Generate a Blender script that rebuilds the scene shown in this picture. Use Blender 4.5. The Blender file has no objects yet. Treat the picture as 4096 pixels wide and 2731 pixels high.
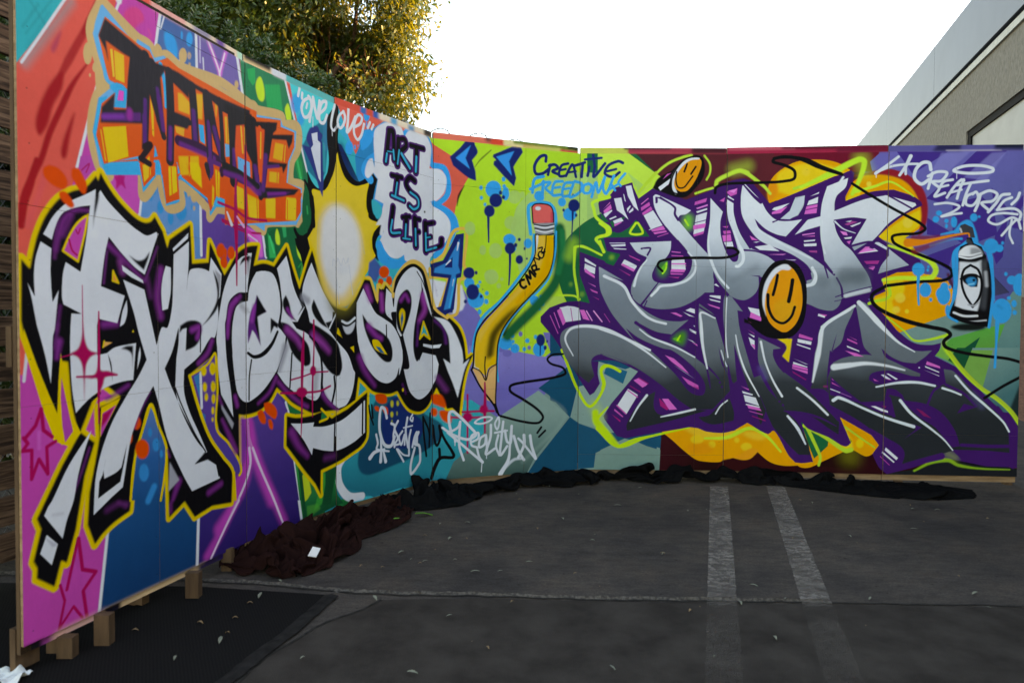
import bpy, bmesh, math, random
import numpy as np
from mathutils import Vector, Matrix, noise
random.seed(7); rng=np.random.default_rng(7)
sc=bpy.context.scene
# ------------------------------------------------------------ camera
cam_d=bpy.data.cameras.new('camera'); cam=bpy.data.objects.new('camera',cam_d); sc.collection.objects.link(cam)
cam_d.sensor_width=36.0; cam_d.lens=24.0; cam_d.clip_end=2000; cam_d.clip_start=.05
_p,_r=math.radians(-1.5),math.radians(.35)
_c,_s=math.cos(_r),math.sin(_r)
right=Vector((_c,-_s*math.sin(_p),_s*math.cos(_p))); up=Vector((-_s,-_c*math.sin(_p),_c*math.cos(_p))); fwd=Vector((0,math.cos(_p),math.sin(_p)))
M=Matrix((right,up,-fwd)).transposed().to_4x4(); M.translation=(0,0,1.24); cam.matrix_world=M
cam_d.dof.use_dof=True; cam_d.dof.focus_distance=5.2; cam_d.dof.aperture_fstop=2.8
sc.camera=cam
# ------------------------------------------------------------ sky, sun, exposure
SUN_EL=math.radians(13); SUN_AZ=math.radians(80)   # azimuth from +Y towards +X
w=bpy.data.worlds.new('World'); sc.world=w; w.use_nodes=True
nt=w.node_tree; bg=nt.nodes['Background']; sky=nt.nodes.new('ShaderNodeTexSky'); sky.sky_type='NISHITA'; sky.sun_disc=False
sky.sun_elevation=SUN_EL; sky.sun_rotation=SUN_AZ; sky.air_density=1.0; sky.dust_density=1.0; sky.ozone_density=0.0
nt.links.new(sky.outputs[0],bg.inputs[0]); bg.inputs[1].default_value=.15
sd=bpy.data.lights.new('sun','SUN'); sun=bpy.data.objects.new('sun',sd); sc.collection.objects.link(sun)
sd.energy=4.2; sd.angle=math.radians(.5); sd.color=(1,.62,.25)
dirv=Vector((math.sin(SUN_AZ)*math.cos(SUN_EL),math.cos(SUN_AZ)*math.cos(SUN_EL),math.sin(SUN_EL)))
sun.rotation_euler=dirv.to_track_quat('Z','Y').to_euler()
sc.view_settings.view_transform='Standard'; sc.view_settings.look='None'; sc.view_settings.gamma=1; sc.view_settings.use_curve_mapping=False
sc.view_settings.exposure=2.78
sc.view_settings.use_white_balance=True; sc.view_settings.white_balance_temperature=7850; sc.view_settings.white_balance_tint=14
# ------------------------------------------------------------ helpers
def link(o,parent=None):
    sc.collection.objects.link(o)
    if parent: o.parent=parent
    return o
def tag(o,label=None,cat=None,group=None,kind=None):
    if label: o['label']=label
    if cat: o['category']=cat
    if group: o['group']=group
    if kind: o['kind']=kind
    return o
def empty(name,loc=(0,0,0)):
    o=bpy.data.objects.new(name,None); o.location=loc; link(o); bpy.context.view_layer.update(); return o
def mesh(name,V,F,mats,parent=None,smooth=False,mi=None):
    me=bpy.data.meshes.new(name); me.from_pydata([tuple(map(float,v)) for v in V],[],[tuple(f) for f in F]); 
    for m in (mats if isinstance(mats,(list,tuple)) else [mats]): me.materials.append(m)
    if mi is not None: me.polygons.foreach_set('material_index',mi)
    if smooth: me.polygons.foreach_set('use_smooth',[True]*len(me.polygons))
    me.update(); o=bpy.data.objects.new(name,me); link(o)
    if parent: o.parent=parent; o.location=-Vector(parent.location)
    return o
def bigmesh(name,V,F,mat,parent=None,smooth=False):
    V=np.asarray(V,np.float32); F=np.asarray(F,np.int32); k=F.shape[1]
    me=bpy.data.meshes.new(name); me.vertices.add(len(V)); me.vertices.foreach_set('co',V.ravel())
    me.loops.add(F.size); me.loops.foreach_set('vertex_index',F.ravel())
    me.polygons.add(len(F)); me.polygons.foreach_set('loop_start',np.arange(0,F.size,k,dtype=np.int32))
    if smooth: me.polygons.foreach_set('use_smooth',np.ones(len(F),bool))
    me.update(calc_edges=True); me.materials.append(mat); o=bpy.data.objects.new(name,me); link(o)
    if parent: o.parent=parent; o.location=-Vector(parent.location)
    return o
def boxv(o,e,n,s0,s1,z0,z1,d0,d1):
    """box along e from s0..s1, depth d0..d1 along n, height z0..z1"""
    o=Vector((o[0],o[1],0)); e=Vector((e[0],e[1],0)); n=Vector((n[0],n[1],0))
    V=[o+e*s+n*d+Vector((0,0,z)) for z in (z0,z1) for (s,d) in ((s0,d0),(s1,d0),(s1,d1),(s0,d1))]
    F=[(0,3,2,1),(4,5,6,7),(0,1,5,4),(1,2,6,5),(2,3,7,6),(3,0,4,7)]
    return V,F
def mat(name,col=(.5,.5,.5),rough=.7,spec=.3,metal=0):
    m=bpy.data.materials.new(name); m.use_nodes=True; b=m.node_tree.nodes['Principled BSDF']
    b.inputs['Base Color'].default_value=(*col,1); b.inputs['Roughness'].default_value=rough
    b.inputs['Specular IOR Level'].default_value=spec; b.inputs['Metallic'].default_value=metal
    return m
def nodes(m): return m.node_tree.nodes,m.node_tree.links,m.node_tree.nodes['Principled BSDF']
def noisy(name,c1,c2,scale=5,detail=6,rough=.8,stretch=(1,1,1),bump=.0,bscale=80,spec=.3,lo=.35,hi=.65,coords='Object',bdist=.01):
    m=mat(name,c1,rough,spec); N,L,b=nodes(m)
    tc=N.new('ShaderNodeTexCoord'); mp=N.new('ShaderNodeMapping'); mp.inputs['Scale'].default_value=stretch
    L.new(tc.outputs[coords],mp.inputs[0])
    n=N.new('ShaderNodeTexNoise'); n.inputs['Scale'].default_value=scale; n.inputs['Detail'].default_value=detail; n.inputs['Roughness'].default_value=.6
    L.new(mp.outputs[0],n.inputs[0]); r=N.new('ShaderNodeValToRGB'); r.color_ramp.elements[0].position=lo; r.color_ramp.elements[1].position=hi
    r.color_ramp.elements[0].color=(*c1,1); r.color_ramp.elements[1].color=(*c2,1)
    L.new(n.outputs[0],r.inputs[0]); L.new(r.outputs[0],b.inputs['Base Color'])
    if bump:
        n2=N.new('ShaderNodeTexNoise'); n2.inputs['Scale'].default_value=bscale; n2.inputs['Detail'].default_value=4; L.new(mp.outputs[0],n2.inputs[0])
        bp=N.new('ShaderNodeBump'); bp.inputs['Strength'].default_value=bump; bp.inputs['Distance'].default_value=bdist
        L.new(n2.outputs[0],bp.inputs['Height']); L.new(bp.outputs[0],b.inputs['Normal'])
    return m
def gz(y): return .018*(max(-12,min(y,16))-2.5)
# ------------------------------------------------------------ the mural, painted stroke by stroke in wall millimetres
# numpy painter (this text is pasted into scene.py)
class Canvas:
    def __init__(s,W,H,ppm,base):
        s.W,s.H,s.k=W,H,ppm/1000.0
        s.a=np.empty((H,W,3),np.float32); s.a[:]=base
    def spline(s,pts,corner,closed,curved):
        P=np.array(pts,float)
        if not curved: return P
        n=len(P)
        def seg(idx,cyc=False):
            Q=P[idx]
            if len(Q)<3 and not cyc: return Q
            if cyc: E=np.vstack([Q[-1],Q,Q[0],Q[1]])
            else: E=np.vstack([2*Q[0]-Q[1],Q,2*Q[-1]-Q[-2]])
            out=[]
            for i in range(1,len(E)-2):
                L=np.hypot(*(E[i+1]-E[i])); m=max(2,min(10,int(L/12)+1))
                t=np.linspace(0,1,m,endpoint=False)[:,None]
                a,b,c,d=E[i-1],E[i],E[i+1],E[i+2]
                # keep tangents short where spacing is uneven
                l0,l1,l2=np.hypot(*(b-a))+1e-6,L+1e-6,np.hypot(*(d-c))+1e-6
                m1=(c-a)/(l0+l1)*l1; m2=(d-b)/(l1+l2)*l1
                out.append((2*t**3-3*t**2+1)*b+(t**3-2*t**2+t)*m1+(-2*t**3+3*t**2)*c+(t**3-t**2)*m2)
            if not cyc: out.append(E[-2][None])
            return np.vstack(out)
        cs=[i for i in range(n) if corner[i]]
        if closed:
            if not cs: return seg(list(range(n)),True)
            out=[]
            for j,c in enumerate(cs):
                e=cs[(j+1)%len(cs)]
                if e<=c: e+=n
                q=seg([i%n for i in range(c,e+1)]); out.append(q[:-1])
            return np.vstack(out)
        cs=sorted(set([0]+cs+[n-1])); out=[]
        for a,b in zip(cs,cs[1:]):
            q=seg(list(range(a,b+1))); out.append(q if b==n-1 else q[:-1])
        return np.vstack(out)
    def px(s,P):
        P=np.asarray(P,float)
        return np.stack([P[:,0]*s.k,s.H-P[:,1]*s.k],1)
    def box(s,Q,pad):
        x0,y0=np.floor(Q.min(0)-pad).astype(int); x1,y1=np.ceil(Q.max(0)+pad).astype(int)+1
        x0,y0=max(x0,0),max(y0,0); x1,y1=min(x1,s.W),min(y1,s.H)
        return x0,y0,x1,y1
    def blur(s,c,r):
        r=int(round(r))
        if r<1: return c
        for ax in (0,1):
            for _ in (0,1):
                pad=[(0,0),(0,0)]; pad[ax]=(r+1,r)
                z=np.cumsum(np.pad(c,pad,mode='edge'),axis=ax)
                n=c.shape[ax]
                hi=np.take(z,np.arange(2*r+1,2*r+1+n),axis=ax); lo=np.take(z,np.arange(0,n),axis=ax)
                c=(hi-lo)/(2*r+1)
        return c
    def cover(s,Q,soft):
        pad=soft*2+2
        x0,y0,x1,y1=s.box(Q,pad)
        if x1<=x0 or y1<=y0: return None
        W,H=x1-x0,y1-y0; SS=3
        A=Q-[x0,y0]; B=np.roll(A,-1,0)
        acc=np.zeros(H*(W+2),np.float64)
        for (ax,ay),(bx,by) in zip(A,B):
            if ay==by: continue
            sg=1.0
            if ay>by: ax,ay,bx,by=bx,by,ax,ay; sg=-1.0
            r0=int(np.ceil(ay*SS-.5)); r1=int(np.ceil(by*SS-.5))
            r0=max(r0,0); r1=min(r1,H*SS)
            if r1<=r0: continue
            r=np.arange(r0,r1); yy=(r+.5)/SS
            xx=np.clip(ax+(bx-ax)*(yy-ay)/(by-ay),0,W)
            xi=np.floor(xx).astype(int); f=xx-xi; row=(r//SS)*(W+2)
            acc+=np.bincount(row+xi,sg*(1-f)/SS,H*(W+2)) if len(r)>4000 else 0
            if len(r)<=4000:
                np.add.at(acc,row+xi,sg*(1-f)/SS); np.add.at(acc,row+xi+1,sg*f/SS)
        c=np.clip(np.abs(np.cumsum(acc.reshape(H,W+2),1)[:,:W]),0,1).astype(np.float32)
        if soft>=.5: c=s.blur(c,soft*.75)
        return x0,y0,x1,y1,c
    def strokecover(s,Q,w,soft):
        m=max(w)/2+soft+2
        x0,y0,x1,y1=s.box(Q,m)
        if x1<=x0 or y1<=y0: return None
        c=np.zeros((y1-y0,x1-x0),np.float32)
        L=np.concatenate([[0],np.cumsum(np.hypot(*(np.diff(Q,axis=0).T)))]); L/=max(L[-1],1e-6)
        ws=np.interp(L,np.linspace(0,1,len(w)),w)/2
        sf=max(soft,.7)
        for i in range(len(Q)-1):
            a,b=Q[i]-[x0,y0],Q[i+1]-[x0,y0]; mm=max(ws[i],ws[i+1])+sf+1
            u0=max(int(min(a[0],b[0])-mm),0);u1=min(int(max(a[0],b[0])+mm)+2,c.shape[1])
            v0=max(int(min(a[1],b[1])-mm),0);v1=min(int(max(a[1],b[1])+mm)+2,c.shape[0])
            if u1<=u0 or v1<=v0: continue
            X=np.arange(u0,u1)+.5; Y=(np.arange(v0,v1)+.5)[:,None]
            d=b-a; l2=d@d+1e-9
            t=np.clip(((X-a[0])*d[0]+(Y-a[1])*d[1])/l2,0,1)
            D=np.hypot(X-a[0]-t*d[0],Y-a[1]-t*d[1]); r=ws[i]+(ws[i+1]-ws[i])*t
            z=np.clip((r-D)/(2*sf)+.5,0,1); z=z*z*(3-2*z)
            v=c[v0:v1,u0:u1]; np.maximum(v,z,out=v)
        return x0,y0,x1,y1,c
    def comp(s,cv,col,al):
        if cv is None: return
        x0,y0,x1,y1,c=cv
        v=s.a[y0:y1,x0:x1]; c=(c*al)[...,None]
        if callable(col):
            Y,X=np.mgrid[y0:y1,x0:x1]
            col=col((X+.5)/s.k,(s.H-Y-.5)/s.k)
        v+=(col-v)*c

PAL=dict(wht=(216,219,228),blk=(15,14,17),yel=(224,190,22),star=(250,216,62),pur=(60,24,92),mag=(190,66,160),crim=(166,12,78),
org=(233,88,26),blot=(235,78,8),cy=(25,160,215),tan=(196,164,112),coral=(222,88,76),dred=(160,25,32),teal=(0,165,178),dteal=(0,98,125),
pbg=(92,62,142),bbg=(64,96,152),grn=(0,92,56),bgrn=(0,160,90),lim=(172,212,40),lime=(166,207,50),oliv=(140,185,95),lav=(110,104,176),
sky=(8,150,218),navy=(22,36,100),mar=(78,28,40),amb=(236,160,20),gte=(92,130,126),dte=(0,66,92),pb1=(98,92,165),pb2=(62,42,125),
vio=(125,48,140),ylw=(240,206,36),cyb=(92,165,215),skin=(196,155,105))

def srgb(c):
    c=np.array(c,np.float64)/255
    return np.where(c<=.04045,c/12.92,((c+.055)/1.055)**2.4)
EXP=.85
def C(n):
    v=PAL[n] if n in PAL else tuple(int(n[i:i+2],16) for i in (0,2,4))
    v=srgb(v)/EXP; return (v*min(1,.82/v.max())).astype(np.float32)
RAMPS={'ramp':[(0,'23262b'),(430,'24282c'),(700,'30353a'),(850,'596169'),(1050,'666f78'),(1300,'6e7883'),(1480,'7d8893'),(1620,'a3acb8'),(1800,'c0c6d0'),(2000,'d4d8e2'),(2440,'d8dbe4')]}
def getcol(spec):
    if spec in RAMPS:
        st=RAMPS[spec]; xs=[a for a,_ in st]; cs=np.array([C(c) for _,c in st])
        def f(u,v):
            vv=v+25*np.sin(u/170.)+18*np.sin(u/61.+v/90.)
            return np.stack([np.interp(vv,xs,cs[:,i]) for i in range(3)],-1).astype(np.float32)
        return f
    if '@' in spec:
        cc,g=spec.split('@'); rad=')' in cc
        cs=np.array([C(c) for c in cc.replace(')','>').split('>')])
        a,b=[np.array(list(map(float,t.split(',')))) for t in g.split('/')]
        d=b-a; xs=np.linspace(0,1,len(cs))
        def f(u,v):
            if rad: t=np.hypot(u-a[0],v-a[1])/np.hypot(*d)
            else: t=((u-a[0])*d[0]+(v-a[1])*d[1])/(d@d)
            return np.stack([np.interp(t,xs,cs[:,i]) for i in range(3)],-1).astype(np.float32)
        return f
    return C(spec)
def run(cv,text):
    ops=[]
    for line in text.splitlines():
        head,body=line.split(';'); t=head.split()
        o=dict(cmd=t[0],col=t[1],soft=0,al=1.,w=[20],y=0)
        for q in t[2:]:
            if q[0]=='~': o['soft']=float(q[1:])
            elif q[0]=='a': o['al']=float(q[1:])
            elif q[0]=='w': o['w']=[float(x) for x in q[1:].split(':')]
            elif q[0]=='y': o['y']=float(q[1:])
        ps=body.split(); o['c']=[q[-1]=='!' for q in ps]
        o['p']=[tuple(map(float,q.strip('!').split(','))) for q in ps]
        ops.append(o)
    i=0
    def path(o):
        cl=o['cmd'] in 'fbkho'
        return cv.px(cv.spline(o['p'],o['c'],cl,o['cmd'] not in 'fl'))
    while i<len(ops):
        o=ops[i]
        if o['cmd']=='k':   # consecutive chunks: halos first, then bodies
            j=i
            while j<len(ops) and ops[j]['cmd']=='k': j+=1
            for q in ops[i:j]:
                Q=path(q)
                if q['y']>0: cv.comp(cv.strokecover(np.vstack([Q,Q[:1]]),[q['y']*2*cv.k],4*cv.k),C('yel'),1)
            for q in ops[i:j]: cv.comp(cv.cover(path(q),max(q['soft'],3)*cv.k),getcol(q['col']),1)
            i=j; continue
        Q=path(o)
        if o['cmd'] in 'fb': cv.comp(cv.cover(Q,o['soft']*cv.k),getcol(o['col']),o['al'])
        elif o['cmd'] in 'sl': cv.comp(cv.strokecover(Q,[w*cv.k for w in o['w']],o['soft']*cv.k),getcol(o['col']),o['al'])
        elif o['cmd']=='h':  # hole showing the background, with a sprayed yellow edge
            cv.comp(cv.cover(Q,0),getcol(o['col']),1)
            cv.comp(cv.strokecover(np.vstack([Q,Q[:1]]),[o['w'][0]*cv.k],3*cv.k),C('yel'),1)
        elif o['cmd']=='o':  # closed outline
            cv.comp(cv.strokecover(np.vstack([Q,Q[:1]]),[w*cv.k for w in o['w']],o['soft']*cv.k),getcol(o['col']),o['al'])
        i+=1

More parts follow.
